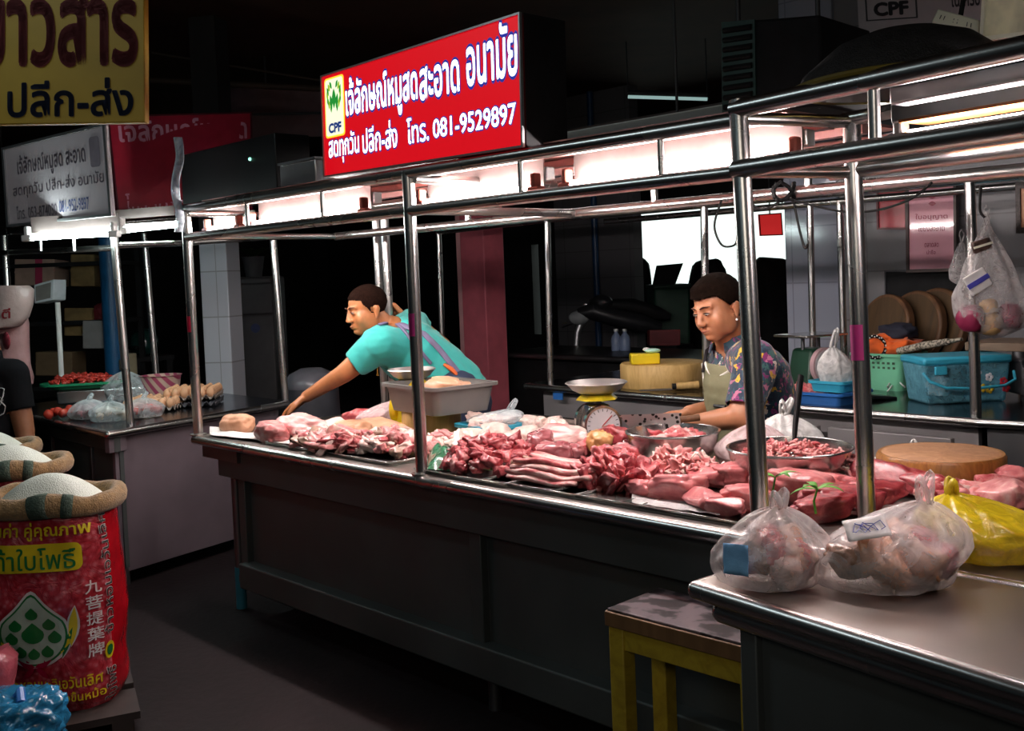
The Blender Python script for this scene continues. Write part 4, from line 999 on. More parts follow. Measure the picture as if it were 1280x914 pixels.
heap('meat_chunk', 'chunk', ['pink', 'fat', 'fat', 'pink'], Zp(556, 563, CT), .09, .07, .035, 26, 5, 'pale pork chunk right behind the second post', 'pale chunks by the second post', (.8, 1.2))
# ---- middle
heap('diced_meat', 'chunk', ['dark', 'lean', 'dark', 'lean', 'dark'], Zp(618, 588, CT), .165, .13, .078, 130, 3, 'dark red diced pork in the tall heap right of the second post', 'dark red diced heap', (.8, 1.25))
for k, (px, py, sz, mk) in enumerate(((590, 560, (.06, .045, .04), 'fat'), (618, 556, (.06, .05, .045), 'fat'), (640, 561, (.05, .04, .035), 'fat'), (575, 566, (.05, .03, .025), 'fat'))):
    lump('pork_fat', ['white fat lump behind the dark red dice, second from the left', 'white fat lump behind the dark red dice, tallest of the row', 'white fat lump behind the dark red dice, at the right of the row', 'flat pale fat piece beside the banana leaf'][k], px, py, sz, mk, 50 + k, k)
rnd = random.Random(4)
for k in range(16):
    r_, c_ = k // 5, k % 5; p = Zp(704, 605, CT)
    meat_piece('belly_strip', 'strip', k, rnd.choice(['strip', 'strip', 'lean']), (p.x + rnd.uniform(-.03, .03), p.y - .075 + c_ * .034 + r_ * .012, CT + .020 + r_ * .015), (rnd.uniform(-.2, .2), rnd.uniform(-.05, .05), rnd.uniform(-.10, .10) + .12), rnd.uniform(.9, 1.1), 'long pink belly strip laid side by side in the middle of the counter', 'belly strips')
heap('meat_scrap', 'slab', ['grizzle', 'pink', 'lean'], Zp(664, 597, CT), .06, .07, .03, 24, 6, 'greyish meat scrap at the left end of the belly strips', 'scraps beside the strips', (.7, 1.0))
heap('meat_trimming', 'slab', ['dark', 'lean', 'dark', 'lean', 'lean'], Zp(772, 610, CT), .12, .095, .065, 120, 7, 'dark stringy pork trimming in the heap right of the belly strips', 'dark trimmings heap', (.7, 1.1), tilt=1.4)
lump('pork_belly', 'big smooth pink belly piece before the steel dial scale', 702, 566, (.10, .07, .05), 'belly', 61, .2, .25, dz=.005)
lump('pork_belly', 'pale pink cut left of the big belly piece', 660, 558, (.06, .05, .04), 'fat', 63, .9, .3)
for k, (px, py, sz, mk, lb, nm) in enumerate(((676, 575, (.035, .05, .045), 'organ', 'dark mauve kidney standing behind the strips, leftmost', 'kidney'), (692, 583, (.06, .04, .035), 'organ', 'mauve kidney lying right behind the strips', 'kidney'), (716, 581, (.035, .03, .028), 'organ', 'small round mauve heart right of the kidneys', 'heart'),
        (738, 575, (.06, .035, .028), 'lean', 'reddish flap of meat left of the tan stomach', 'meat_flap'), (750, 577, (.05, .04, .036), 'tripe', 'tan folded stomach in the offal heap', 'stomach'), (768, 569, (.06, .035, .036), 'dark', 'dark red flap over the tan stomach', 'meat_flap'),
        (778, 583, (.055, .035, .03), 'organ', 'mauve tongue below the tan stomach', 'tongue'), (800, 578, (.07, .05, .03), 'liver', 'dark glossy liver beside the left steel bowl', 'liver'), (770, 588, (.10, .035, .02), 'liver', 'dark flat liver in front of the tan stomach', 'liver'), (800, 566, (.05, .035, .038), 'tripe', 'yellow tan piece behind the liver by the left bowl', 'stomach'))):
    lump(nm, lb, px, py, sz, mk, 70 + k, k * .6, .3, 1.6, cat='offal', sub=4, ridges=13 if mk == 'tripe' else 5, dz=.034 if k in (4, 5, 9) else .018)
heap('pork_slice', 'curl', ['pink', 'pink', 'pink', 'fat', 'pink'], Zp(850, 604, CT), .115, .095, .062, 130, 8, 'thin curled pink pork slice in the heap before the left steel bowl', 'curled slices heap', (.75, 1.2), tilt=1.0)
# ---- loins at the right front
LO = [(800, 624, .62, -.3, 'narrow loin end nearest the dark trimmings'), (845, 628, 1.05, .1, 'long pink loin lying along the tray edge'), (885, 611, .85, .3, 'short pink loin behind the tray, below the curled slices'), (925, 612, .95, .8, 'thick dark cut loin standing behind the tray'),
      (880, 640, .75, -.5, 'grey ended loin at the front edge of the tray'), (908, 648, .62, .2, 'short loin piece at the tray corner'), (935, 640, .85, .9, 'loin leaning on the near post'), (968, 618, 1.0, .0, 'loin right behind the near post'),
      (1000, 634, 1.2, .5, 'broad red loin between the two near posts'), (1040, 622, .9, -.2, 'loin below the minced curls between the near posts')]
for k, (px, py, s_, rz, lb) in enumerate(LO):
    p = Zp(px, py, CT); meat_piece('pork_loin', 'loinp', k, 'loin', (p.x, p.y, CT + .030 * s_ + .01), (random.uniform(-.2, .2), random.uniform(-.15, .15), rz), (s_, s_, s_ * 1.1), lb, None)
DK = [(1052, 645, 1.1, .9, 'dark long loin lying below the second near post'), (1085, 636, 1.0, .6, 'dark red loin right of the second near post'), (1115, 617, 1.15, .1, 'dark red loin before the chopping block, left one'), (1150, 622, .9, -.2, 'dark red loin before the chopping block, right one'), (1030, 652, .9, 1.0, 'dark loin strip nearest the bags')]
for k, (px, py, s_, rz, lb) in enumerate(DK):
    p = Zp(px, py, CT); meat_piece('pork_loin', 'loinp', k + 2, 'dark', (p.x, p.y, CT + .030 * s_ + .008), (0, random.uniform(-.2, .2), rz), (s_ * 1.15, s_ * .75, s_), lb, None)
heap('minced_curl', 'mince', ['pink', 'pink', 'lean', 'fat'], Zp(1052, 606, CT), .13, .10, .06, 150, 9, 'thin pink meat curl in the heap around the second near post', 'pink curls by the second near post', (.8, 1.2), tilt=1.2)
heap('meat_chunk', 'chunk', ['lean', 'pink', 'fat'], Zp(1190, 636, CT), .09, .06, .03, 22, 10, 'small pink chunk between the bags and the chopping block', 'chunks before the big chopping block', (.9, 1.4))
RP = [(1215, 632, .9, .2, 'pink', 'pink cut right of the chopping block, behind the yellow bag'), (1250, 640, 1.1, -.3, 'pink', 'pale pink cut above the yellow bag at the right edge'), (1272, 615, .9, .4, 'loin', 'red cut at the far right edge of the counter'), (1240, 622, .8, .9, 'lean', 'red cut right beside the chopping block'), (1285, 640, .9, .1, 'fat', 'fatty cut cropped by the right edge')]
for k, (px, py, s_, rz, mk, lb) in enumerate(RP):
    p = Zp(px, py, CT); meat_piece('pork_cut', 'loinp', k + 1, mk, (p.x, p.y, CT + .03 * s_ + .006), (0, 0, rz), (s_ * .8, s_, s_ * 1.1), lb)
# pieces inside the tied bags
for nm, base, lst in (('first', b1, (('lean', -.040, .0, .045, .9), ('grizzle', .03, .02, .045, 1.0), ('lean', .0, -.03, .070, .9), ('pink', .05, -.03, .045, .9), ('fat', -.01, .02, .080, .75), ('grizzle', -.03, -.035, .058, .75), ('fat', .015, -.055, .035, .75), ('skin', .04, -.01, .075, .75), ('skin', .045, -.045, .05, .7))),
                      ('second', b2, (('grizzle', -.075, -.025, .05, 1.0), ('skin', -.005, -.045, .048, 1.05), ('skin', .07, .0, .05, 1.05), ('skin', .03, .02, .070, 1.0), ('pink', -.03, .02, .065, .9), ('skin', .050, -.055, .05, .9), ('lean', .090, -.025, .05, .8), ('skin', -.035, -.045, .065, .85), ('fat', .02, -.035, .075, .8), ('lean', .065, -.02, .078, .7)))):
    for k, (mk, dx, dy, dz, s_) in enumerate(lst):
        c_, n_ = math.cos(rzv), math.sin(rzv)
        meat_piece('meat_piece', 'loinp', k, mk, (base.x + dx * c_ - dy * n_, base.y + dx * n_ + dy * c_, base.z + dz), (k, k * .7, k * 1.3), (.54 * s_, .86 * s_, .92 * s_), 'piece of meat inside the tied bag with the blue slip' if nm == 'first' else 'pale piece of meat inside the larger milky bag', 'meat in the %s bag' % nm)
def slip(label, p, w, h, m, face, par=None, name='paper_slip'):
    e = (RC - face * RC.dot(face)).normalized(); u = face.cross(e) if face.cross(e).z > 0 else -face.cross(e)
    t = thing(name, label, 'slip', p)
    MB().grid(lambda a, b_: p + e * (a - .5) * w + u * (b_ - .5) * h + face * (.004 * noise.noise(Vector((a * 4, b_ * 3, 2)))), 9, 7).build('sheet', m, t, smooth=180, solid=.0006)
    return t, e, u
fc = (CC - b1); fc.z = .12 * fc.length; fc.normalize()
slip('blue slip seen through the side of the nearest bag', b1 + fc * .096 - RC * .060 + Vector((0, 0, .055)), .05, .055, plain('blue slip', (.25, .55, 1.0), .5, bmp=.3), (fc - RC * .6).normalized())
fn_ = (Vector((0, 0, 1)) + (CC - b2).normalized() * .9).normalized()
t, e, u = slip('white price slip with blue pen marks on the larger milky bag', b2 + Vector((0, 0, .098)) + (CC - b2).normalized() * .076 - RC * .03, .075, .05, M['paper'], fn_)
pt = b2 + Vector((0, 0, .098)) + (CC - b2).normalized() * .076 - RC * .03
MB().tube([pt + fn_ * .003 + e * (.03 * math.sin(k * .9)) * .6 + u * (.012 * math.cos(k * 1.7)) + e * (k - 9) * .002 for k in range(18)], .0008, 5).build('pen_mark', plain('blue pen', (.03, .05, .35), .5), t)
# ------------------------------------------------------------------ things on the main counter
def dep(p): return (Vector(p) - CC).dot(FW)
RVZ = math.atan2(RC.y, RC.x)                       # turn that faces a thing to the viewer (local -y to viewer)
def wood_block(name, label, p, r, h, mt, mtop=None, cat='chopping block', rz=0, rx=0):
    t = thing(name, label, cat, p, rz); t.rotation_euler = (rx, 0, rz)
    prof = [(r * .97, 0), (r, .008), (r * 1.0, h - .008), (r * .97, h)]
    mb = MB().lathe(prof, seg=56)
    mb.v = [(x * (1 + .015 * noise.noise(Vector((x * 12, y * 12, 1)))), y * (1 + .015 * noise.noise(Vector((x * 12, y * 12, 1)))), z) for x, y, z in mb.v]
    mb.build('block', mt, t, local=True, smooth=50)
    MB().lathe([(0, h + .0012), (r * .9, h + .001), (r * .94, h - .002)], seg=48).build('worn_top', mtop or mt, t, local=True, smooth=60)
    return t
M['wood_y'] = wood('pale tamarind wood', [(.3, (.50, .30, .09)), (.6, (.66, .43, .16)), (.8, (.72, .52, .22))], 5, (3, 3, .6))
M['wood_r'] = wood('wet red-brown wood', [(.3, (.20, .075, .018)), (.55, (.36, .15, .035)), (.8, (.46, .21, .06))], 6, (4, 4, .8), .35)
M['wood_t'] = wood('scraped block top', [(.3, (.36, .17, .08)), (.6, (.50, .26, .13)), (.8, (.56, .34, .20))], 9, (2, 2, 2), .45)
M['wood_d'] = wood('dark old wood', [(.3, (.08, .035, .015)), (.7, (.18, .085, .035))], 6)
p = Zp(1176, 603, CT); p.z = CT
wood_block('chopping_block', 'big round red-brown chopping block on the meat counter, right of the second near post', p, 152 / 2 * dep(p) / FPX, .082, M['wood_r'], M['wood_t'])
p = Zp(540, 542, CT); p.z = CT; TB = p.copy()
wood_block('chopping_block', 'yellow wood chopping block under the grey tub', p, .115, .095, M['wood_y'])
# lime board under the block
p = Zp(510, 541, CT); t = thing('cutting_board', 'lime green plastic cutting board left of the yellow block', 'cutting board', (p.x - .03, p.y + .02, CT), -.2)
MB().box((0, 0, .007), (.20, .14, .014)).build('board', M['lime'], t, local=True, bevel=.005); MB().cyl((-.085, 0, .0145), (-.085, 0, .0152), .012).build('hang_hole', M['black'], t, local=True)
p = Zp(600, 551, CT); t = thing('cutting_board', 'dark green cutting board under the blue basket', 'cutting board', (p.x, p.y + .04, CT), -.1)
MB().box((0, 0, .007), (.26, .18, .014)).build('board', M['green'], t, local=True, bevel=.005); MB().cyl((-.11, 0, .0145), (-.11, 0, .0152), .012).build('hang_hole', M['black'], t, local=True)
# grey tub
def tub(name, label, p, w, d, h, m, rz, taper=.88, rimw=.014, cat='tub', r=.03):
    t = thing(name, label, cat, p, rz); n = 8
    def ring(w_, d_, z, rr_):
        P = []
        for cx, cy, a0 in ((1, 1, 0), (-1, 1, 90), (-1, -1, 180), (1, -1, 270)):
            for k in range(n + 1):
                a = math.radians(a0 + 90 * k / n); P.append(Vector((cx * (w_ / 2 - rr_) + rr_ * math.cos(a), cy * (d_ / 2 - rr_) + rr_ * math.sin(a), z)))
        return P
    def loft(rings, cap0=True, cap1=False):
        N = len(rings[0]); mb = MB(); vs = [v for q_ in rings for v in q_]; fs = [(i * N + k, i * N + (k + 1) % N, (i + 1) * N + (k + 1) % N, (i + 1) * N + k) for i in range(len(rings) - 1) for k in range(N)]
        if cap0: fs.append(tuple(range(N - 1, -1, -1)))
        if cap1: fs.append(tuple(range((len(rings) - 1) * N, len(rings) * N)))
        return mb.add(vs, fs)
    tw = .006
    loft([ring(w * taper, d * taper, 0, r), ring(w, d, h, r), ring(w - tw * 2, d - tw * 2, h, r * .9), ring(w * taper - tw * 2, d * taper - tw * 2, tw, r * .9)], True, True).build('shell', m, t, local=True)
    loft([ring(w, d, h - .012, r), ring(w + rimw * 2, d + rimw * 2, h - .010, r + .006), ring(w + rimw * 2, d + rimw * 2, h + .002, r + .006), ring(w - .004, d - .004, h + .002, r)], False).build('rim', m, t, local=True)
    return t
tub('plastic_tub', 'grey plastic tub on the yellow chopping block', (TB.x + .055, TB.y + .0, CT + .097), .37, .28, .105, M['greytub'], -.12)
me = ico_lump(90, (.10, .055, .045), .25, 1.2, 4, .7); me.materials.append(M['skin']); o = bpy.data.objects.new('pork_hock', me); COL.objects.link(o); o.location = (TB.x + .085, TB.y + .01, CT + .097 + .08); o.rotation_euler.z = .4
tag(o, 'pale skinned hock lying in the grey tub', 'meat')
# dial scales
M['pan'] = steel('scuffed pan', (.62, .58, .56), .4)
DIAL = plain('dial face', (.66, .60, .62), .25, var=.05)
def dial_scale(label, p, rz, s=1.0, body=None, collar=None, two=True, panr=.105, ph=.215):
    t = thing('dial_scale', label, 'scale', p, rz); body = body or M['steel_bowl']
    hb = ph * .66
    b_ = [Vector((-.065, -.05, 0)), Vector((.065, -.05, 0)), Vector((.065, .05, 0)), Vector((-.065, .05, 0))]; u_ = [Vector((v.x * .55, v.y * .7, hb)) for v in b_]
    MB().hexa(b_, u_).build('body', body, t, local=True, bevel=.006)
    for s_ in ((-1, 1) if two else (-1,)):
        dl = MB().cyl((0, s_ * .045, hb * .50), (0, s_ * .068, hb * .50), .068, seg=40).build('dial', body, t, local=True)
        MB().cyl((0, s_ * .068, hb * .5), (0, s_ * .0695, hb * .5), .061, seg=40).build('dial_face', DIAL, dl, local=True)
        mk = MB()
        for k in range(20):
            a = 2 * PI * k / 20; mk.box((.052 * math.sin(a), s_ * .0700, hb * .5 + .052 * math.cos(a)), (.0022, .0008, .009), Matrix.Rotation(a * 1, 3, 'Y'))
        mk.build('dial_marks', M['black'], dl, local=True, smooth=0)
        MB().box((.014, s_ * .0706, hb * .5 + .014), (.003, .001, .052), Matrix.Rotation(.8, 3, 'Y')).build('pointer', plain('red needle', (.5, .02, .02), .4), dl, local=True)
        MB().lathe([(.060, 0), (.068, 0), (.068, .006), (.060, .006), (.060, 0)], seg=40, caps=False).build('bezel', body, dl, local=True).matrix_local = Matrix.Translation((0, s_ * .066, hb * .5)) @ Matrix.Rotation(-s_ * PI / 2, 4, 'X')
    MB().cyl((0, 0, hb), (0, 0, hb + .02), .016).build('stem', M['steel_dark'], t, local=True)
    MB().cyl((0, 0, hb + .016), (0, 0, hb + .036), .078, .056, seg=8).build('platform', collar or M['yellow'], t, local=True, smooth=20, bevel=.003)
    z = hb + .038
    MB().lathe([(0, z + .004), (panr * .55, z), (panr * .78, z + .012), (panr, z + .036), (panr * 1.03, z + .037), (panr * .99, z + .041), (panr * .76, z + .018), (panr * .5, z + .008), (0, z + .008)], seg=48).build('pan', M['pan'], t, local=True, smooth=60)
    return t
p = Zp(748, 552, CT); p.z = CT; kk = dep(p) / FPX
dial_scale('steel dial scale with yellow platform and round pan, in the middle of the counter', p, RVZ + .2, ph=.205, panr=.108)
p = Zp(517, 541, CT); p.z = CT
p = Vector((p.x - .085, p.y + .07, CT))
dial_scale('yellow dial scale behind the grey tub, in front of the man', p, RVZ + 1.1, body=M['yellow'], ph=.25, panr=.095)
# blue basket with wrapped fat, steel pan
p = Zp(598, 548, CT + .014); p.z = CT + .016; p.y += .05
tub('plastic_basket', 'shallow blue basket of wrapped fat right of the yellow block', p, .20, .15, .045, M['lightblue'], -.1, cat='basket')
for k, (dx, dy, s_) in enumerate(((-.05, 0, 1), (.03, .02, 1.1), (.0, -.03, .9))): 
    meat_piece('pork_fat', 'loinp', k, 'fat', (p.x + dx, p.y + dy, CT + .065), (0, .2, k), (s_ * .8, s_ * .8, s_ * .9), 'white fat piece wrapped in film in the blue basket', 'fat in the blue basket')
bag('plastic_bag', 'loose clear bag spread over the fat in the blue basket', (p.x + .02, p.y + .01, CT + .062), .10, .07, .045, 31, M['film_clear2'], (.06, .02), 1, RVZ, earlen=.04)
p = Zp(658, 549, CT); p.z = CT; p.y += .09
tub('steel_pan', 'shallow rectangular steel pan left of the dial scale', p, .40, .24, .05, M['steel_bowl'], -.05, .95, .010, 'pan', .02)
for k in range(7):
    meat_piece('pork_fat', 'loinp', k, 'fat', (p.x - .14 + .05 * k * .8, p.y + .03 * math.sin(k * 2), CT + .045), (0, .2, k), (.55, .6, .75), 'white fat piece in the shallow steel pan', 'fat in the steel pan')
# bowls
def bowl(label, p, r, h):
    t = thing('steel_bowl', label, 'bowl', p); n = 14
    prof = [(r * .50, 0)] + [(r * (.50 + .50 * math.sin(PI / 2 * k / n) ** .9), h * (1 - math.cos(PI / 2 * k / n)) ** .9) for k in range(1, n + 1)]
    inn = [(a - .004, b_ + .003) for a, b_ in reversed(prof)]; inn[-1] = (r * .5, .004)
    MB().lathe(prof + [(r * 1.02, h + .001), (r * 1.02, h + .005), (r * .99, h + .006)] + inn[1:] + [(0, .004)], seg=64).build('shell', M['steel_bowl'], t, local=True, smooth=60)
    MB().tube([(r * 1.015 * math.cos(2 * PI * k / 64), r * 1.015 * math.sin(2 * PI * k / 64), h + .003) for k in range(64)], .004, 8, True).build('rolled_rim', M['steel_bowl'], t, local=True)
    return t
p = Zp(842, 578, CT); p.z = CT; kk = dep(p) / FPX; BW1 = p.copy(); BWR = 114 / 2 * kk
bowl('deep steel bowl of pork pieces in front of the woman', p, BWR, .095)
heap('pork_piece', 'chunk', ['pink', 'pink', 'fat', 'lean'], p + Vector((.02, .0, 0)), BWR * .55, BWR * .55, .03, 22, 12, 'pink pork piece in the deep bowl before the woman', 'pieces in the deep bowl', (.9, 1.4), z0=CT + .045)
p = Zp(988, 606, CT); p.z = CT; kk = dep(p) / FPX; BW2 = p.copy(); BWR2 = 150 / 2 * kk
bowl('wide steel bowl of mince behind the near post', p, BWR2, .10)
heap('mince_strand', 'mince', ['pink', 'pink', 'lean'], p, BWR2 * .8, BWR2 * .8, .035, 150, 13, 'strand of pink mince in the wide bowl behind the near post', 'mince in the wide bowl', (.8, 1.1), z0=CT + .058)
p_ = p + Vector((-.03, .07, .12)); t = thing('ladle', 'black handled ladle standing in the wide bowl of mince', 'ladle', p_)
MB().tube([p_ + Vector((0, 0, -.05)), p_ + Vector((-.01, .03, .03)), p_ + Vector((-.03, .10, .16))], [.008, .011, .013], 10, False, .6).build('handle', M['blackgloss'], t); MB().ball(p_ + Vector((0, 0, -.055)), (.03, .03, .015)).build('ladle_cup', M['steel_bowl'], t)
# big cleaver held over the board
DCL = 3.36
def dq(x, y, d=DCL): return Dp(x, y, d)
t = thing('cleaver', 'wide spotted steel cleaver in the hands of the woman', 'cleaver', dq(815, 528))
m, nt, b = mat('spotted blade'); co = coords(nt); v = nt.nodes.new('ShaderNodeTexVoronoi'); v.inputs['Scale'].default_value = 55; nt.links.new(co, v.inputs[0])
r = ramp(nt, v.outputs['Distance'], [(.28, (.02, .018, .016)), (.36, (.42, .40, .39))]); nt.links.new(r.outputs[0], b.inputs['Base Color']); b.inputs['Metallic'].default_value = .8; b.inputs['Roughness'].default_value = .35
MB().hexa([dq(773, 519, 3.40), dq(852, 516), dq(850, 535), dq(793, 541, 3.40)], [dq(773, 519, 3.404), dq(852, 516, 3.364), dq(850, 535, 3.364), dq(793, 541, 3.404)]).build('blade', m, t, smooth=0)
MB().cyl(dq(850, 525, 3.362), dq(874, 522, 3.37), .011, seg=12).build('handle', M['wood_d'], t)
# bags beside the wide bowl
p = Zp(915, 588, CT); p.z = CT; p.y += .10
bag('plastic_bag', 'pink tinted plastic bag between the two steel bowls', p, .11, .09, .125, 41, M['film_pink'], (.02, 0), 1, RVZ)
p = Zp(985, 575, CT); p.z = CT
bag('plastic_bag', 'crumpled white carrier bag behind the wide bowl of mince', p + Vector((.0, .02, 0)), .11, .07, .14, 43, M['bagwhite'], (-.02, 0), 2, RVZ, earlen=.05)
p = Zp(462, 535, CT); p.z = CT; p.y += .06
bag('plastic_bag', 'pinkish plastic bag left of the yellow dial scale', p, .11, .08, .10, 47, M['film_pink'], (.06, 0), 1, RVZ, earlen=.05)
p = Zp(1108, 592, CT); p.z = CT; p.y += .06
bag('plastic_bag', 'small crumpled white bag behind the big chopping block', p, .09, .05, .055, 53, M['bagwhite'], (.05, 0), 1, RVZ, earlen=.03)
a_, b_ = Zp(1080, 598, CT + .03), Zp(1203, 578, CT + .06)
t = thing('knife', 'long dark knife lying behind the big chopping block', 'knife', a_); dd = (b_ - a_).normalized(); ml = a_ + dd * (b_ - a_).length * .6
sN = Vector((0, 0, 1)).cross(dd).normalized()
MB().hexa([a_, ml - sN * .018, ml + sN * .018, a_ + sN * .004], [q_ + Vector((0, 0, .003)) for q_ in (a_, ml - sN * .018, ml + sN * .018, a_ + sN * .004)]).build('blade', M['steel_bowl'], t, smooth=0)
MB().tube([ml, ml + dd * .06, b_], [.010, .012, .010], 10, False, .7).build('handle', M['blackgloss'], t)
# leaves
def leaf(label, px, py, ln, w, rz, seed, m=None, z=CT, curl=.3, name='banana_leaf', dz=.01):
    p = Zp(px, py, z); c, s_ = math.cos(rz), math.sin(rz)
    def fn(u, v):
        a = (u - .5) * ln; ww = w * math.sin(PI * min(1, max(0, .06 + .88 * u))) ** .7; b_ = (v - .5) * ww
        zz = curl * ww * (abs(v - .5) * 2) ** 1.5 * .4 + curl * ln * .3 * noise.noise(Vector((u * 2, v, seed))) 
        return Vector((p.x + a * c - b_ * s_, p.y + a * s_ + b_ * c, z + dz + abs(zz)))
    o = MB().grid(fn, 18, 9).build(name, m or M['leaf'], smooth=180, solid=.0012)
    return tag(o, label, 'leaf')
leaf('torn banana leaf under the yellow block, left one', 537, 556, .10, .07, .3, 1); leaf('pointed banana leaf right beside the second post', 556, 553, .14, .09, -.5, 2, curl=.6)
leaf('small green leaf poking from the dark red dice', 612, 598, .05, .03, .4, 3, dz=.025); leaf('tiny green leaf below the belly strips', 687, 610, .045, .03, 1, 4, dz=.02)
t = MB().grid(lambda u, v: Zp(532 + 42 * u, 586 - 22 * v + 4 * u, CT + .008) + Vector((0, 0, .05 * math.sin(PI * u) * math.sin(PI * v) * (1 + .5 * noise.noise(Vector((u * 4, v * 4, 3)))))), 22, 14).build('wrapped_leaf', plain('green leaf under film', (.05, .20, .10), .15, var=.4, scale=30, coat=.6), smooth=180)
tag(t, 'film wrapped green leaf parcel at the counter edge beside the second post', 'leaf')
# green sprig stuck in the meat by the near posts
def sprig(label, px, py, n, h, sd):
    p = Zp(px, py, CT + .04); p.z = CT + .05; t = thing('leaf_sprig', label, 'sprig', p); tip = p + Vector((.005, 0, h))
    MB().tube([p, p + Vector((-.004, 0, h * .5)), tip], [.003, .0025, .002], 6).build('stem', M['sprig'], t)
    rnd = random.Random(sd)
    for k in range(n):
        a = k * 2 * PI / n + .4; dv = RC * math.cos(a) + Vector((0, 0, 1)) * .2 * math.sin(a * 1.7) + FW * .6 * math.sin(a); dv.normalize(); ln = rnd.uniform(.04, .065); sd_ = dv.cross(Vector((0, 0, 1))).normalized()
        mb = MB().grid(lambda u, v: tip + dv * (u * ln) + sd_ * ((v - .5) * .018 * math.sin(PI * min(1, .05 + .93 * u))) + Vector((0, 0, .012 * math.sin(u * 2.2) - .012 * u * u)), 9, 4)
        mb.build('leaflet', M['sprig'], t, smooth=180, solid=.0006)
sprig('upright green sprig right of the near post, above the nearest bag', 968, 650, 4, .085, 2); sprig('drooping green sprig between the two near posts', 1020, 648, 5, .055, 5)
# ------------------------------------------------------------------ stool in front
sx0, sz_ = 2.48, .0
P1 = Dp(767, 914, 2.33); corners = [Dp(759, 766, 2.38), Dp(945, 803, 2.10), Dp(1010, 765, 2.18), Dp(872, 748, 2.52)]
zt_ = sum(c.z for c in corners[:2]) / 2
c_ = (corners[0] + corners[1]) / 2
ed = (corners[1] - corners[0]); ed.z = 0; wl = ed.length; ed.normalize(); en = Vector((-ed.y, ed.x, 0))
if en.y < 0: en = -en
SD_ = .195
org = Vector((corners[0].x, corners[0].y, 0))
t = thing('wooden_stool', 'low table with yellow wood frame and dark swirled top, before the counter', 'stool', org + ed * wl / 2 + en * SD_ / 2)
Ms = Matrix((ed, en, Vector((0, 0, 1)))).transposed()
m, nt, b = mat('swirled laminate'); co = coords(nt); w_ = nt.nodes.new('ShaderNodeTexWave'); w_.wave_type = 'RINGS'; w_.inputs['Scale'].default_value = 9; w_.inputs['Distortion'].default_value = 9; w_.inputs['Detail'].default_value = 3; w_.inputs['Detail Scale'].default_value = 1.2; nt.links.new(co, w_.inputs[0])
r = ramp(nt, w_.outputs['Fac'], [(.35, (.012, .009, .010)), (.6, (.045, .034, .038)), (.85, (.13, .10, .11))]); nt.links.new(r.outputs[0], b.inputs['Base Color']); b.inputs['Roughness'].default_value = .45
ctr = org + ed * wl / 2 + en * SD_ / 2
MB().box(ctr + Vector((0, 0, zt_ - .004)), (wl, SD_, .010), Ms).build('top', m, t, bevel=.002)
WY = wood('yellow painted wood', [(.3, (.34, .23, .02)), (.6, (.50, .36, .03)), (.75, (.42, .28, .03)), (.8, (.10, .05, .01))], 5, (2, 2, 2), .5)
WB = wood('edge strip wood', [(.3, (.14, .07, .03)), (.7, (.26, .14, .06))], 5)
for s_ in (0, 1): MB().box(org + ed * wl / 2 + en * (SD_ * s_) + Vector((0, 0, zt_ - .022)), (wl + .008, .012, .034), Ms).build('edge_strip', WB, t, bevel=.002)
for s_ in (0, 1): MB().box(org + ed * (wl * s_) + en * SD_ / 2 + Vector((0, 0, zt_ - .022)), (.012, SD_, .034), Ms).build('edge_strip', WB, t, bevel=.002)
for s_ in (0, 1): MB().box(org + ed * wl / 2 + en * (.015 + (SD_ - .03) * s_) + Vector((0, 0, zt_ - .065)), (wl - .02, .02, .05), Ms).build('apron', WY, t, bevel=.002)
for s_ in (0, 1): MB().box(org + ed * (.015 + (wl - .03) * s_) + en * SD_ / 2 + Vector((0, 0, zt_ - .065)), (.02, SD_ - .04, .05), Ms).build('apron', WY, t, bevel=.002)
for a in (0, 1):
    for b_ in (0, 1): MB().box(org + ed * (.022 + (wl - .044) * a) + en * (.022 + (SD_ - .044) * b_) + Vector((0, 0, (zt_ - .04) / 2)), (.042, .042, zt_ - .04), Ms).build('leg', WY, t, bevel=.003)
for b_ in (0, 1): MB().box(org + ed * wl / 2 + en * (.022 + (SD_ - .044) * b_) + Vector((0, 0, .14)), (wl - .06, .02, .035), Ms).build('stretcher', WY, t, bevel=.002)
# ------------------------------------------------------------------ rear counter
def rear(px, py, dy=0): p = Zp(px, py, CT); p.z = CT; p.y += dy; return p
p = rear(820, 484, .06); R_ = 106 / 2 * dep(p) / FPX; BLK = p.copy()
wood_block('chopping_block', 'pale round chopping block with a yellow sponge, on the rear counter', p, R_, 30 * dep(p) / FPX, M['wood_y'])
BH = 30 * dep(p) / FPX
sp = Dp(806, 455, dep(p) - .10); t = thing('sponge', 'yellow sponge block lying on the pale rear chopping block', 'sponge', (sp.x, sp.y, CT + BH + .001), RVZ)
MB().box((0, 0, .029), (.145, .09, .054)).build('body', M['yellow'], t, local=True, bevel=.006)
t = thing('soap_bar', 'pale green soap on top of the yellow sponge', 'soap', (sp.x + .02, sp.y + .01, CT + BH + .058), RVZ)
MB().ball((.02, 0, .011), (.042, .025, .012)).build('bar', plain('soap', (.55, .85, .68), .4), t, local=True); MB().ball((-.01, .01, .018), (.02, .015, .010)).build('soap_foam', M['paper'], t, local=True)
p = rear(853, 489); t = thing('cleaver', 'wood handled cleaver resting before the pale rear chopping block', 'cleaver', p, RVZ)
MB().cyl((-.03, 0, .025), (.08, 0, .028), .017, .020).build('handle', M['wood_y'], t, local=True); MB().cyl((-.05, 0, .025), (-.03, 0, .025), .015).build('ferrule', M['blackgloss'], t, local=True); MB().box((-.13, 0, .012), (.16, .05, .004)).build('blade', M['steel_dark'], t, local=True)
p = rear(882, 484, .05); bag('plastic_bag', 'small clear bag right of the pale rear chopping block', p, .05, .05, .11, 61, M['film_clear2'], (0, 0), 1, RVZ, earlen=.03)
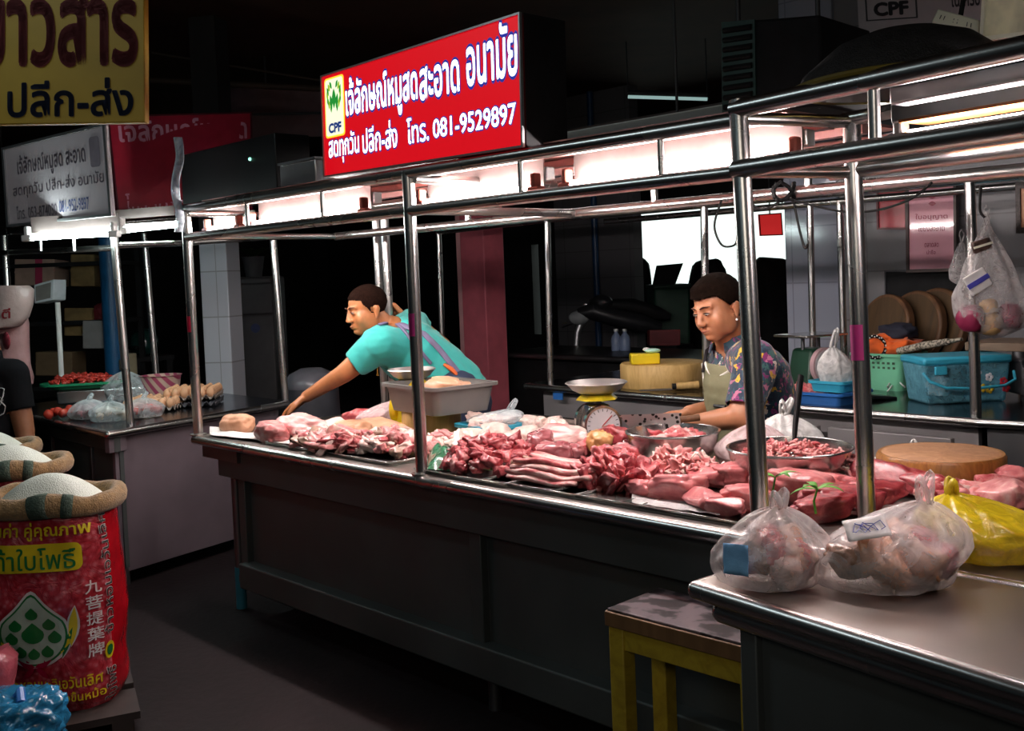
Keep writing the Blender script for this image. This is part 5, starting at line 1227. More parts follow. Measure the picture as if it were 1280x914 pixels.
# green platform scale
p = rear(1004, 489, .08); t = thing('platform_scale', 'dark green scale with pink dial and flat steel plate on the rear counter', 'scale', p, RVZ + .5)
DG = plain('dark green paint', (.012, .05, .028), .35, var=.2)
MB().hexa([Vector((-.10, -.08, 0)), Vector((.10, -.08, 0)), Vector((.10, .08, 0)), Vector((-.10, .08, 0))], [Vector((-.06, -.065, .20)), Vector((.06, -.065, .20)), Vector((.06, .065, .20)), Vector((-.06, .065, .20))]).build('body', DG, t, local=True, bevel=.015)
dl = MB().cyl((-.0, -.075, .12), (0, -.10, .12), .085, seg=40).build('dial', plain('pink dial rim', (.62, .40, .42), .3), t, local=True); MB().cyl((0, -.10, .12), (0, -.102, .12), .075, seg=40).build('dial_face', DIAL, dl, local=True); MB().box((.0, -.104, .14), (.004, .001, .06)).build('pointer', M['black'], dl, local=True)
for x in (-.05, .05): MB().cyl((x, 0, .19), (x, 0, .255), .009).build('plate_stem', M['steel_dark'], t, local=True)
MB().box((0, 0, .262), (.27, .22, .012)).build('plate', M['steel_bowl'], t, local=True, bevel=.003)
# blue tray with meat, blue basket, carrier bag
p = rear(1020, 503, .05); TY = p.copy()
tub('plastic_tray', 'blue plastic tray of meat on the rear counter behind the woman', p, .34, .24, .05, M['blue'], -.08, .93, .010, 'tray', .02)
heap('meat_chunk', 'loinp', ['lean', 'pink'], p + Vector((-.05, -.01, 0)), .10, .06, .01, 9, 15, 'reddish meat piece in the blue rear tray', 'meat in the blue rear tray', (.5, .7), z0=CT + .03)
p2 = p + Vector((.075, -.03, .052))
tub('plastic_basket', 'small blue slatted basket standing on the blue rear tray', p2, .17, .12, .045, M['lightblue'], -.08, .9, .008, 'basket', .02)
bag('carrier_bag', 'white carrier bag with looped handles on the small blue basket', p2 + Vector((.0, .03, .012)), .085, .07, .175, 67, M['bagwhite'], (-.02, 0), 2, RVZ + .4, earlen=.085)
# mint basket with its load
p = rear(1104, 487, .06); MBk = p.copy()
t = tub('plastic_basket', 'mint green perforated basket of clothes on the rear counter', p, .27, .22, .17, M['mint'], -.1, .85, .010, 'basket', .03)
mb = MB()
for k in range(8):
    for j in range(3): mb.box((-.09 + k * .026, -.098 - .004 * j, .085 + j * .022), (.012, .006, .010))
mb.build('holes', plain('basket holes', (.04, .10, .05), .6), t, local=True)
def cloth(name, label, c, r, mt, sd, cat='cloth', amp=.5):
    me = ico_lump(sd, r, amp, 2.0, 4, .6); me.materials.append(mt); o = bpy.data.objects.new(name, me); COL.objects.link(o); o.location = c; return tag(o, label, cat)
cloth('towel', 'orange cloth heaped in the mint green basket', p + Vector((.0, -.02, .20)), (.13, .09, .055), plain('orange cloth', (.78, .12, .01), .8, var=.2, bmp=.4, sheen=.3), 5)
cloth('cap', 'dark navy cap lying on the orange cloth', p + Vector((.05, .0, .265)), (.085, .065, .042), plain('navy cloth', (.012, .014, .028), .8, bmp=.3), 6, 'cap', .2)
t = thing('lanyard', 'black lanyard with white beads hanging over the orange cloth', 'lanyard', p + Vector((-.02, -.13, .20)), 0)
pts = [p + Vector((.0, -.135, .205)) + RC * (.052 * math.cos(a)) + Vector((0, 0, .05 * math.sin(a))) for a in [2 * PI * k / 28 for k in range(28)]]
MB().tube(pts, .008, 8, True).build('strap', M['black'], t)
bd = MB()
for k in range(0, 28): bd.ball(pts[k] - FW * .007 + Vector((0, 0, .003 * (-1) ** k)), .0036, seg=8, rings=6)
o = bd.build('beads', M['white'], t); o['kind'] = 'stuff'
MB().tube([pts[14], pts[14] + Vector((0, -.01, -.05)) - RC * .012, pts[14] + Vector((0, -.012, -.10)) - RC * .02], .007, 8, False, .4).build('tail', M['black'], t)
a_, b_ = p + Vector((.10, -.10, .185)), p + Vector((.34, -.12, .235))
t = thing('newspaper', 'rolled newspaper leaning from the mint basket over the blue box', 'newspaper', a_)
m, nt, b = mat('newsprint'); co = coords(nt); n_ = noise_tex(nt, co, 90, 2); r = ramp(nt, n_, [(.42, (.10, .09, .07)), (.55, (.52, .46, .36))]); nt.links.new(r.outputs[0], b.inputs['Base Color']); b.inputs['Roughness'].default_value = .8
MB().tube([a_, (a_ + b_) / 2 + Vector((0, 0, .004)), b_], [.022, .024, .020], 14, False, .75).build('roll', m, t); MB().tube([b_ + Vector((.0, 0, 0)), b_ + Vector((.06, .0, .012))], [.019, .012], 12, False, .6).build('loose_end', m, t)
# blue lidded box
p = rear(1182, 504, .10); w_ = 112 * dep(p) / FPX
BXf = film('tinted blue plastic', (.22, .60, .76), .36, .2)
t = thing('storage_box', 'translucent light blue storage box with lid and carrying handle on the rear counter', 'box', p, RVZ + .06); hh = 60 * dep(p) / FPX
def rb(w, d, h, z, m, nm, par, tp=1.0):
    b_ = [Vector((i * w / 2 * tp, j * d / 2 * tp, z)) for i, j in ((-1, -1), (1, -1), (1, 1), (-1, 1))]; u_ = [Vector((i * w / 2, j * d / 2, z + h)) for i, j in ((-1, -1), (1, -1), (1, 1), (-1, 1))]
    return MB().hexa(b_, u_).build(nm, m, par, local=True, bevel=.012)
rb(w_ * .97, .22, hh * .82, .0, BXf, 'body', t, .90); rb(w_ * 1.0, .235, hh * .17, hh * .80, M['lightblue'], 'lid', t)
hp = [Vector((-w_ * .50, -.11, hh * .66)), Vector((-w_ * .46, -.135, hh * .5)), Vector((-w_ * .30, -.15, hh * .36)), Vector((0, -.155, hh * .33)), Vector((w_ * .35, -.15, hh * .36)), Vector((w_ * .49, -.135, hh * .46)), Vector((w_ * .51, -.11, hh * .62))]
MB().tube(hp, .0065, 10).build('handle', M['lightblue'], t, local=True)
for x in (-w_ * .32,): MB().box((x, -.122, hh * .70), (.05, .016, .035)).build('latch', M['lightblue'], t, local=True, bevel=.004)
FL = [plain('white flower print', (.75, .75, .8), .5), plain('red print', (.5, .02, .04), .5), plain('yellow print', (.7, .5, .03), .5)]
for k, (x, z, mi) in enumerate(((.04, .62, 0), (.09, .52, 0), (.06, .30, 2), (.09, .27, 2), (.03, .27, 1), (.15, .42, 1), (.16, .28, 1))):
    fl = MB()
    for j in range(5): a = 2 * PI * j / 5; fl.ball((x + .011 * math.cos(a), -.1085 - .004 * z * 0, hh * z + .011 * math.sin(a)), (.008, .002, .008), seg=10, rings=6)
    fl.build('flower_print', FL[mi], t, local=True)
cloth('paper_bundle', 'white papers seen inside the blue storage box', p + Vector((-.06, -.01, .055)), (.05, .05, .05), M['paper'], 8, 'paper', .3)
p = rear(1092, 500); t = thing('calculator', 'dark pocket calculator lying before the mint basket', 'calculator', p + Vector((0, .02, 0)), RVZ + .25)
MB().box((0, 0, .012), (.15, .10, .016), Matrix.Rotation(.12, 3, 'Y')).build('body', M['blackgloss'], t, local=True, bevel=.006); MB().box((-.03, .01, .0235), (.07, .05, .002), Matrix.Rotation(.12, 3, 'Y')).build('display', plain('grey display', (.30, .32, .28), .3), t, local=True)
pc = [rear(1103 + 9 * math.sin(k * .8) + k * 1.5, 494 - 9 * abs(math.sin(k * .55)), .05) + Vector((0, 0, .012 + .035 * abs(math.sin(k * .6)))) for k in range(16)]
tag(MB().tube(pc, .0035, 8).build('charger_cable', M['white'], smooth=180), 'white cable curled behind the calculator', 'cable')
# leaning chopping rounds, wooden shelf, grinder
for k, (px, py, r_, lb) in enumerate(((1112, 412, .17, 'front one of the round chopping boards leaning on the tiled wall'), (1148, 412, .185, 'middle one of the leaning round chopping boards'), (1174, 410, .19, 'rear one of the leaning round chopping boards'))):
    p = Yp(px, py, 4.84 + .045 * k); t = thing('chopping_block', lb, 'chopping block', p); ax = Vector((-.35, -.9, .22)).normalized()
    MB().cyl(p, p + ax * .045, r_, seg=48).build('disc', M['wood_d'], t, bevel=.008); MB().cyl(p + ax * .045, p + ax * .0465, r_ * .9, seg=48).build('worn_face', wood('darkened wood face', [(.3, (.05, .028, .012)), (.7, (.11, .062, .025))], 6), t)  # wood darkened for the shade these rounds stand in
    MB().box(Vector((p.x, p.y + .01, (p.z - r_ + CT) / 2)), (.2, .06, max(.02, p.z - r_ - CT))).build('rest', M['wood_d'], t)
a_ = Yp(1198, 436, 4.35); t = thing('wall_shelf', 'worn wooden plank shelf at the right edge behind the hanging bag', 'shelf', a_ + Vector((.4, .2, 0)))
MB().box((a_.x + .45, 4.62, a_.z + .0), (.95, .3, .035)).build('board', wood('worn plank', [(.3, (.16, .10, .06)), (.7, (.30, .20, .13))], 6, (.2, 2, 2)), t, bevel=.004)
for x in (.12, .8): MB().box((a_.x + x, 4.74, (a_.z + CT) / 2 - .008), (.04, .05, a_.z - CT - .018)).build('support', M['wood_d'], t)
p = rear(1280, 500, .02); t = thing('meat_grinder', 'dark machine with knobs and rubber feet at the right end of the rear counter', 'machine', p, RVZ)
MB().box((.03, 0, .10), (.16, .16, .15)).build('body', M['darkgrey'], t, local=True, bevel=.012); MB().cyl((-.03, -.085, .16), (-.03, -.11, .16), .026, seg=18).build('knob', M['blackgloss'], t, local=True); MB().cyl((-.02, 0, .17), (-.02, 0, .22), .03).build('neck', M['steel_dark'], t, local=True)
for x in (-.03, .09): MB().cyl((x, -.05, 0), (x, -.05, .028), .016, .012).build('foot', M['black'], t, local=True)
# hanging bags on the right rear post
def hang_bag(name, label, top, h, w, m, sd, lean=0.0):
    t = thing(name, label, 'bag', top)
    def fn(u, v):
        a = 2 * PI * u; k = .06 + .94 * min(1, (v / .62)) ** .8; k *= (1 if v < .8 else max(.02, 1 - ((v - .8) / .2) ** 2.2 * .98)); f_ = 1 + .09 * (1 - v) * math.sin(a * 8 + 4 * noise.noise(Vector((math.cos(a), math.sin(a), v * 2 + sd)))) + .10 * noise.noise(Vector((math.cos(a) * 1.6, math.sin(a) * 1.6, v * 3 + sd)))
        return top + RC * (w * k * f_ * math.cos(a) + lean * v) + _fh * (w * .55 * k * f_ * math.sin(a)) - Vector((0, 0, h * v))
    MB().grid(fn, 72, 36, True).build('film', m, t, smooth=180)
    MB().tube([top + Vector((0, 0, -.01)), top + RC * .012 + Vector((0, 0, .03)), top + Vector((0, 0, .05)), top - RC * .010 + Vector((0, 0, .03)), top + Vector((0, 0, -.01))], .003, 6).build('handle', m, t)
    return t
tp = Dp(1233, 282, 3.86); hb = hang_bag('hanging_bag', 'clear plastic bag of onions and packets hanging from the right rear post', tp, 142 * 3.86 / FPX, 46 * 3.86 / FPX, M['film_white'], 5, .02)
ON = plain('purple onion skin', (.22, .02, .06), .3, var=.3); TN = plain('tan husk', (.50, .32, .14), .5, var=.3, bmp=.3)
for k, (x, y, m_, r_, lb, nm, ct) in enumerate(((1213, 398, ON, 17, 'purple onion at the lower left of the hanging bag', 'onion', 'onion'), (1236, 405, TN, 15, 'tan bundle at the bottom of the hanging bag', 'dried_bundle', 'food'), (1262, 396, ON, 16, 'purple onion at the lower right of the hanging bag', 'onion', 'onion'), (1236, 385, TN, 11, 'upper tan bundle in the hanging bag', 'dried_bundle', 'food'))):
    pp = Dp(x, y, 3.86); me = ico_lump(100 + k, (r_ * .00297, r_ * .00297 * .8, r_ * .00297), .15, 1.3, 3); me.materials.append(m_); o = bpy.data.objects.new(nm, me); COL.objects.link(o); o.location = pp; tag(o, lb, ct)
pp = Dp(1222, 352, 3.80); t = thing('packet', 'packet with a blue stripe inside the hanging bag', 'packet', pp)
Mr = Matrix((RC, FW, UC)).transposed() @ Matrix.Rotation(-.55, 3, 'Y'); MB().box(pp, (.085, .012, .075), Mr).build('sleeve', M['paper'], t, bevel=.004); MB().box(pp - FW * .007, (.088, .003, .018), Mr).build('stripe', plain('violet blue stripe', (.08, .08, .45), .4), t)
pp = Dp(1227, 307, 3.84); t = thing('packet', 'dark striped packet at the neck of the hanging bag', 'packet', pp); MB().box(pp, (.07, .02, .045), Mr @ Matrix.Rotation(.25, 3, 'Y')).build('sleeve', plain('dark brown wrapper', (.09, .05, .04), .35, scale=60, var=.7), t, bevel=.006); MB().box(pp - FW * .012, (.072, .003, .008), Mr @ Matrix.Rotation(.25, 3, 'Y')).build('stripe', M['offwhite'], t)
hang_bag('hanging_bag', 'smaller clear bag behind the bag of onions, left of the rear post', Dp(1202, 302, 4.3), 56 * 4.3 / FPX, 17 * 4.3 / FPX, M['film_white'], 9)
hang_bag('hanging_bag', 'tiny knotted clear bag hanging high on the tiled wall', Dp(1233, 270, 4.85), 30 * 4.85 / FPX, 8 * 4.85 / FPX, M['film_white'], 13)
# framed papers on the tiled wall
def wallq(x0, y0, x1, y1, yy=4.97, sk=0): return Quad(Yp(x0, y0, yy), Yp(x1, y0 - sk, yy), Yp(x1 + 1, y1 - sk, yy), Yp(x0 + 1, y1, yy))
q = wallq(1096, 237, 1134, 287); t = thing('framed_notice', 'plain red framed notice on the tiled wall', 'notice', q.at(.5, .5)); q.slab(-.02, 0).build('sheet', plain('red notice', (.42, .015, .03), .25), t); q.rim(.06, .05, -.02, .01).build('frame', plain('red brown frame', (.12, .02, .02), .4), t)
q = wallq(1133, 230, 1196, 341, 4.93, 2); t = thing('framed_notice', 'large pink glazed notice with red print, left of the rear post', 'notice', q.at(.5, .5))
q.slab(-.02, 0).build('sheet', plain('pink paper under glass', (.92, .46, .54), .06, var=.12, scale=4, coat=1.0), t); q.rim(.05, .035, -.02, .012).build('frame', plain('dark frame', (.05, .025, .02), .4), t)
RDP = plain('red print on pink', (.45, .05, .09), .3)
mb = MB(); 
for cx, cy, ww, hh_ in ((.52, .86, .22, .07), (.52, .77, .16, .05)): mb = MB(); mb.add([q.at(x, y, .002) for x, y in leafshape(cx - ww / 2, cy, 0, ww, hh_ / 2)], [tuple(range(16))]); mb.build('crest', RDP, t, smooth=0)
for body, r in (('ใบอนุญาต', (.18, .58, .82, .66)), ('เขียงสะอาด', (.24, .46, .76, .54)), ('ตลาดสด', (.36, .28, .64, .33)), ('น่าซื้อ', (.40, .20, .58, .25))): letters('lettering', body, RDP, t, q.surf(.002), r, .01)
q = wallq(1270, 228, 1330, 292, 4.6); t = thing('framed_notice', 'orange sheet in a dark rounded frame at the right edge', 'notice', q.at(.5, .5)); q.slab(-.02, 0, (.06, .08, .94, .92)).build('sheet', plain('orange sheet', (.62, .30, .16), .4), t); q.rim(.10, .12, -.03, .01).build('frame', plain('speckled dark frame', (.06, .045, .04), .5, scale=90, var=.5), t)
q.slab(-.37, -.03, (.45, .45, .55, .55)).build('bracket', M['darkgrey'], t)
q = Quad(Yp(1106, 338, 4.985), Yp(1205, 336, 4.985), Yp(1206, 446, 4.985), Yp(1107, 446, 4.985)); t = thing('shade_panel', 'black panel in place of the shade behind the round chopping boards', 'board', q.at(.5, 0)); q.slab(-.012, 0).build('panel', M['black'], t); q.rim(.02, .02, -.012, .006).build('edge', M['darkgrey'], t)  # black panel stands in for the shade in the gap
# ------------------------------------------------------------------ dark background
# long dark bench and parked motorbike before the bright opening
p0, p1 = Dp(560, 440, 6.3), Dp(905, 440, 6.0)
zt2 = .735
a_, b_ = Zp(640, 441, zt2), Zp(905, 437, zt2)
t = thing('dark_bench', 'long unlit black market bench in front of the motorbike', 'bench', ((a_.x + b_.x) / 2 + 0, a_.y + .3, 0))
yb_ = a_.y
MB().box(((a_.x + b_.x) / 2 + .1, yb_ + .35, zt2 - .02), (b_.x - a_.x + .6, .7, .04)).build('top', M['blackgloss'], t, bevel=.006); MB().box(((a_.x + b_.x) / 2 + .1, yb_ + .38, (zt2 - .04) / 2), (b_.x - a_.x + .5, .62, zt2 - .04)).build('body', M['black'], t)
MB().cyl((a_.x - .2, yb_, zt2 - .02), (b_.x + .4, yb_, zt2 - .02), .018).build('rolled_edge', M['steel_dark'], t)
# motorbike
DB = 8.3
def bk(x, y, dd=0): return Dp(x, y, DB + dd)
t = thing('motorbike', 'dark parked motorbike behind the bench, its headlight to the left', 'motorbike', Vector((bk(770, 420).x, bk(770, 420).y, 0)))
BKM = plain('dusty black plastic', (.02, .021, .024), .4); s_ = DB / FPX
wh = lambda x, nm: None
zg = lambda x, r: Vector((bk(x, 420).x, bk(x, 420).y, r))
for x in (712, 812):
    c = zg(x, .28); ax = _fh
    pts = [c + RC * (.25 * math.cos(a)) + Vector((0, 0, .25 * math.sin(a))) for a in [2 * PI * k / 40 for k in range(40)]]
    w_ = MB().tube(pts, .035, 10, True).build('wheel', M['black'], t); 
    for k in range(5): a = 2 * PI * k / 5; MB().cyl(c, c + RC * (.22 * math.cos(a)) + Vector((0, 0, .22 * math.sin(a))), .014).build('spoke', M['alu'], w_)
    MB().cyl(c - ax * .05, c + ax * .05, .04).build('hub', M['darkgrey'], w_)
MB().tube([zg(712, .28), bk(722, 415), bk(730, 395), bk(733, 380)], [.03, .03, .035, .03], 10).build('fork', M['alu'], t)
me = MB().tube([bk(722, 392), bk(740, 388), bk(765, 396), bk(800, 404), bk(826, 410)], [.06, .13, .12, .14, .07], 16, False, .6); me.build('fairing', BKM, t)
MB().tube([bk(760, 380), bk(790, 382), bk(822, 392), bk(838, 396)], [.05, .075, .07, .03], 12, False, .8).build('seat', M['black'], t)
MB().ball(bk(724, 397), (.085, .085, .06)).build('headlight', plain('headlight glass', (.35, .37, .38), .08), t)
MB().tube([bk(702, 408), bk(718, 402), bk(735, 388)], [.016, .018, .014], 8).build('handlebar', BKM, t); MB().tube([bk(738, 376, .1), bk(748, 372, .2)], .014, 8).build('handlebar', BKM, t)
MB().ball(bk(752, 378), (.10, .08, .06)).build('tank_cover', BKM, t); MB().box(zg(770, .42), (.30, .16, .30)).build('engine', M['darkgrey'], t, bevel=.03); MB().tube([zg(755, .25), zg(830, .28)], .035, 10).build('exhaust', M['alu'], t)
for k, x in enumerate((757, 768)):
    p = Zp(x, 440, zt2); p = Vector((p.x, p.y + .12, zt2)); t = thing('bottle', ['pale blue bottle on the dark bench, left of the pair', 'pale blue bottle on the dark bench, right of the pair'][k], 'bottle', p)
    MB().lathe([(.036, 0), (.038, .01), (.038, .075), (.030, .105), (.014, .125), (.014, .14)], seg=20).build('body', plain('pale blue plastic', (.20, .26, .40), .3), t, local=True); MB().cyl((0, 0, .138), (0, 0, .155), .016).build('cap', M['white'], t, local=True)
# things against the light
p = Dp(836, 395, 8.75); t = thing('waste_bin', 'dark green waste bin standing against the bright opening', 'bin', (p.x, p.y, 0), RVZ)
w_ = 44 * 8.75 / FPX; zt3 = Dp(836, 356, 8.75).z
MB().hexa([Vector((i * w_ * .42, j * .2, 0)) for i, j in ((-1, -1), (1, -1), (1, 1), (-1, 1))], [Vector((i * w_ * .5, j * .24, zt3 - .02)) for i, j in ((-1, -1), (1, -1), (1, 1), (-1, 1))]).build('body', plain('bin green', (.012, .05, .03), .5), t, local=True, bevel=.02)
MB().box((0, 0, zt3 - .01), (w_ * 1.06, .5, .03)).build('rim', plain('bin rim', (.02, .05, .035), .5), t, local=True, bevel=.01)
q = Quad(Dp(821, 332, 8.7), Dp(854, 329, 8.7), Dp(844, 356, 8.7), Dp(816, 356, 8.7)); t = thing('bin_lid', 'black lid tipped up on the green waste bin', 'lid', q.at(.5, 0)); q.slab(-.03, 0).build('panel', M['black'], t); q.rim(.08, .1, -.032, .006).build('edge', M['black'], t)
for (px0, px1, py, d_, lb) in ((796, 811, 327, 10.1, 'black covered heap left of the green bin, against the light'), (862, 905, 327, 9.1, 'tall black covered heap right of the green bin'), (938, 992, 324, 9.3, 'black rounded heap under the red sign in the bright opening')):
    a_, b_ = Dp(px0, py, d_), Dp(px1, py, d_); c = (a_ + b_) / 2; me = ico_lump(int(px0), ((b_ - a_).length * .56, .25, c.z / 2 + .02), .07, 1.2, 4, None, 0, 0, .55); me.materials.append(M['black']); o = bpy.data.objects.new('covered_heap', me); COL.objects.link(o); o.location = (c.x, c.y, c.z / 2); o.rotation_euler.z = RVZ; tag(o, lb, 'covered goods')
q = Quad(Dp(948, 268, 8.6), Dp(977, 266, 8.6), Dp(979, 294, 8.6), Dp(950, 295, 8.6)); t = thing('street_sign', 'small red sign in the bright opening right of the woman', 'sign', q.at(.5, .5)); q.slab(-.02, 0).build('board', emit('glowing red street sign', (.75, .03, .03), .55), t); q.rim(.05, .05, -.022, .004).build('frame', plain('red frame', (.45, .03, .03), .5), t)  # faint glow put in place of daylight on the sign
a_ = q.at(.5, 1, -.01); MB().cyl(a_, (a_.x, a_.y, ZC), .006).build('hanger', M['darkgrey'], t)
q = Quad(Dp(812, 413, 7.9), Dp(850, 412, 7.9), Dp(850, 432, 7.9), Dp(812, 432, 7.9)); t = thing('crate', 'dark red crate beneath the green bin behind the bench', 'crate', q.at(.5, 0)); q.slab(-.15, 0).build('body', plain('dark red crate', (.16, .015, .02), .5), t, bevel=.01); q.rim(.06, .12, -.02, .01).build('rim', plain('crate rim', (.20, .02, .025), .5), t); MB().box(Vector((q.at(.5, 0).x, q.at(.5, 0).y + .12, q.at(.5, 0).z / 2)), (.2, .2, q.at(.5, 0).z)).build('foot', M['black'], t)
# blue pipe on the grey middle wall
p = Yp(742, 350, 7.12); t = MB().cyl((p.x, 7.16, 0), (p.x, 7.16, ZC), .03, seg=14); o = t.build('water_pipe', plain('blue pipe', (.02, .07, .18), .35)); tag(o, 'blue pipe running up the grey tiled wall behind the motorbike', 'pipe')
# fridge, potted plant on it, grey barrel, ball, blue pole, boxes
a_, b_ = Dp(286, 480, 7.8), Dp(346, 480, 7.8); zt4 = Dp(315, 346, 7.8).z; w_ = (b_ - a_).length; c = (a_ + b_) / 2
t = thing('fridge', 'old grey fridge in the dark behind the left stall', 'fridge', (c.x, c.y, 0), RVZ); FR = plain('grey enamel', (.11, .105, .11), .4, var=.1)
MB().box((0, .22, zt4 / 2 + .02), (w_, .45, zt4 - .04)).build('body', FR, t, local=True, bevel=.02); MB().box((.02, -.02, zt4 * .42), (w_ * .94, .03, zt4 * .74)).build('door', FR, t, local=True, bevel=.012); MB().box((.02, -.02, zt4 * .88), (w_ * .94, .03, zt4 * .17)).build('door', FR, t, local=True, bevel=.012)
MB().box((-w_ * .38, -.045, zt4 * .6), (.02, .025, .22)).build('handle', M['alu'], t, local=True, bevel=.004); MB().cyl((.05, -.036, zt4 * .72), (.05, -.038, zt4 * .72), .035).build('badge', plain('blue badge', (.06, .08, .2), .4), t, local=True)
for x in (-.18, .18): MB().cyl((x * w_ / .45, .1, 0), (x * w_ / .45, .1, .03), .02).build('foot', M['black'], t, local=True)
t = thing('potted_plant', 'dark potted plant on top of the grey fridge', 'plant', (c.x - _fh.x * 0, c.y, zt4) , 0); t.location += _fh * .2
MB().lathe([(.06, 0), (.085, .15), (.09, .155), (.08, .15), (.0, .14)], seg=20).build('pot', plain('grey pot', (.12, .12, .13), .5), t, local=True)
for k in range(12):
    a = k * 2.4; d_ = Vector((math.cos(a), math.sin(a), .9)).normalized(); MB().grid(lambda u, v: Vector((0, 0, .14)) + d_ * (u * .26) + Vector((-d_.y, d_.x, 0)).normalized() * ((v - .5) * .05 * math.sin(PI * min(1, .05 + .93 * u))) + Vector((0, 0, -.10 * u * u)), 8, 4).build('frond', plain('dark leaf', (.015, .035, .012), .5), t, local=True, smooth=180, solid=.001)
p = Dp(392, 530, 5.7); p.z = 0; rr_ = 34 * 5.7 / FPX
t = thing('barrel', 'grey barrel with a domed translucent lid behind the end of the counter', 'barrel', p); zt5 = Dp(392, 484, 5.7).z
MB().lathe([(rr_ * .85, 0), (rr_, .05), (rr_ * 1.03, zt5 * .5), (rr_ * .97, zt5)], seg=40).build('body', plain('grey barrel', (.055, .057, .068), .4), t, local=True)
MB().lathe([(rr_ * 1.0, zt5), (rr_ * 1.02, zt5 + .02), (rr_ * .8, zt5 + .075), (rr_ * .4, zt5 + .105), (0, zt5 + .11)], seg=40).build('lid', plain('milky lid', (.13, .13, .15), .3), t, local=True, smooth=70)
p = Dp(140, 400, 6.35); t = MB().cyl((p.x, p.y, 0), (p.x, p.y, 1.9), .055, seg=18).build('support_pole', plain('blue painted pole', (.01, .10, .24), .4)); tag(t, 'blue painted pole behind the left stall', 'pole')
t = thing('switch_box', 'small beige box mounted on the blue pole', 'box', Dp(160, 452, 6.35)); pp = Dp(160, 455, 6.35); MB().box(pp, (.11, .07, .13)).build('body', plain('beige box', (.30, .24, .15), .5), t, bevel=.006); MB().box(pp - _fh * .05, (.05, .05, .06)).build('front_cover', plain('beige cover', (.26, .21, .13), .5), t)
MB().cyl(pp, Vector((p.x, p.y, pp.z)), .012).build('bracket', M['darkgrey'], t); MB().cyl((pp.x, pp.y, 0), (pp.x, pp.y, pp.z - .06), .012).build('stand', M['darkgrey'], t)
p = Dp(180, 428, 6.9); t = thing('helmet', 'dark green ball-like helmet behind the left stall', 'helmet', p); MB().ball(p, .095, seg=24, rings=16).build('shell', plain('dark green shell', (.012, .04, .035), .15), t); MB().box(p + Vector((0, -.06, -.03)), (.13, .06, .03)).build('visor', M['blackgloss'], t, bevel=.01)
t2 = thing('side_table', 'dark side table carrying the helmet behind the left stall', 'table', (p.x, p.y, 0)); MB().box((p.x, p.y, p.z - .105), (.28, .28, .03)).build('top', M['black'], t2); 
for i in (-1, 1):
    for j in (-1, 1): MB().box((p.x + i * .11, p.y + j * .11, (p.z - .12) / 2), (.04, .04, p.z - .12)).build('leg', M['black'], t2)
# shelves of goods behind the left stall
YEB = plain('amber sacking', (.24, .15, .055), .7, var=.4, scale=9)  # amber tone, mottled at random
a_ = Dp(18, 325, 6.4)
t = thing('shelf_rack', 'dark rack with cartons behind the left stall', 'rack', Vector((Dp(75, 450, 6.6).x, Dp(75, 450, 6.6).y, 0)), RVZ)
for z_ in (.35, .72, 1.12, 1.48): MB().box((0, 0, z_), (.95, .4, .025)).build('shelf', M['black'], t, local=True)
for x in (-.46, .46):
    for y in (-.18, .18): MB().box((x, y, .8), (.03, .03, 1.6)).build('leg', M['black'], t, local=True)
def carton(label, px0, py0, px1, py1, d_, m, stripe=None, name='carton'):
    q = Quad(Dp(px0, py0, d_), Dp(px1, py0, d_), Dp(px1, py1, d_), Dp(px0, py1, d_)); t = thing(name, label, 'box', q.at(.5, 0)); q.slab(-.22, 0).build('body', m, t, bevel=.006)
    if stripe: q.slab(.0005, .002, (.52, 0, .70, 1)).build('stripe', stripe, t)
    q.slab(.0005, .0015, (.0, .47, 1, .53)).build('tape', m, t)
    return t
carton('pale carton with a red stripe high behind the left stall', 18, 324, 68, 357, 6.38, plain('pale carton', (.42, .27, .21), .7), plain('crimson stripe', (.42, .03, .09), .6))
carton('white carton low behind the left stall', 103, 401, 134, 436, 6.38, plain('white carton', (.26, .25, .25), .6), None)
carton('amber sack-like carton behind the digital scale display', 80, 385, 115, 420, 6.44, YEB)
carton('tall amber carton behind the left stall', 88, 318, 118, 358, 6.44, YEB)
carton('brown carton behind the white carton', 44, 440, 90, 470, 6.44, plain('brown carton', (.16, .10, .05), .7))
t = cloth('red_bundle', 'dark red bundle on the white carton behind the left stall', Dp(128, 392, 6.5), (.055, .05, .06), plain('dark red cloth', (.20, .02, .03), .7), 12, 'bundle', .3)
# ------------------------------------------------------------------ left stall goods
def ls(px, py): p = Zp(px, py, CT); p.z = CT; return p
p = ls(112, 507) + Vector((-.05, .12, 0)); DS = dep(p) / FPX
RL2 = math.atan2(u1.y, u1.x)
t = thing('digital_scale', 'flat steel digital scale with a tilted display on a pole, left stall', 'scale', p, RVZ + .25)
MB().box((0, 0, .055), (.46, .34, .07)).build('platform', M['steel_bowl'], t, local=True, bevel=.008); MB().box((0, 0, .018), (.40, .28, .03)).build('base', M['darkgrey'], t, local=True)
for i in (-1, 1):
    for j in (-1, 1): MB().cyl((i * .17, j * .11, 0), (i * .17, j * .11, .02), .02).build('foot', M['black'], t, local=True)
def loc(t, P): return Matrix.Rotation(-t.rotation_euler.z, 3, 'Z') @ (Vector(P) - Vector(t.location))
DSP = dep(p)
MB().cyl(loc(t, Dp(78, 492, DSP + .02)), loc(t, Dp(72, 378, DSP + .02)), .014).build('display_pole', M['white'], t, local=True)
q = Quad(Dp(42, 356, DSP - .02), Dp(67, 349, DSP - .02), Dp(66, 375, DSP - .02), Dp(43, 380, DSP - .02))
o = MB(); o.hexa([loc(t, q.at(u, v, 0)) for u, v in ((0, 0), (1, 0), (1, 1), (0, 1))], [loc(t, q.at(u, v, -.05) + RC * .05) for u, v in ((0, 0), (1, 0), (1, 1), (0, 1))]); ho = o.build('display_head', plain('pale grey plastic', (.42, .44, .46), .4), t, local=True, bevel=.004)
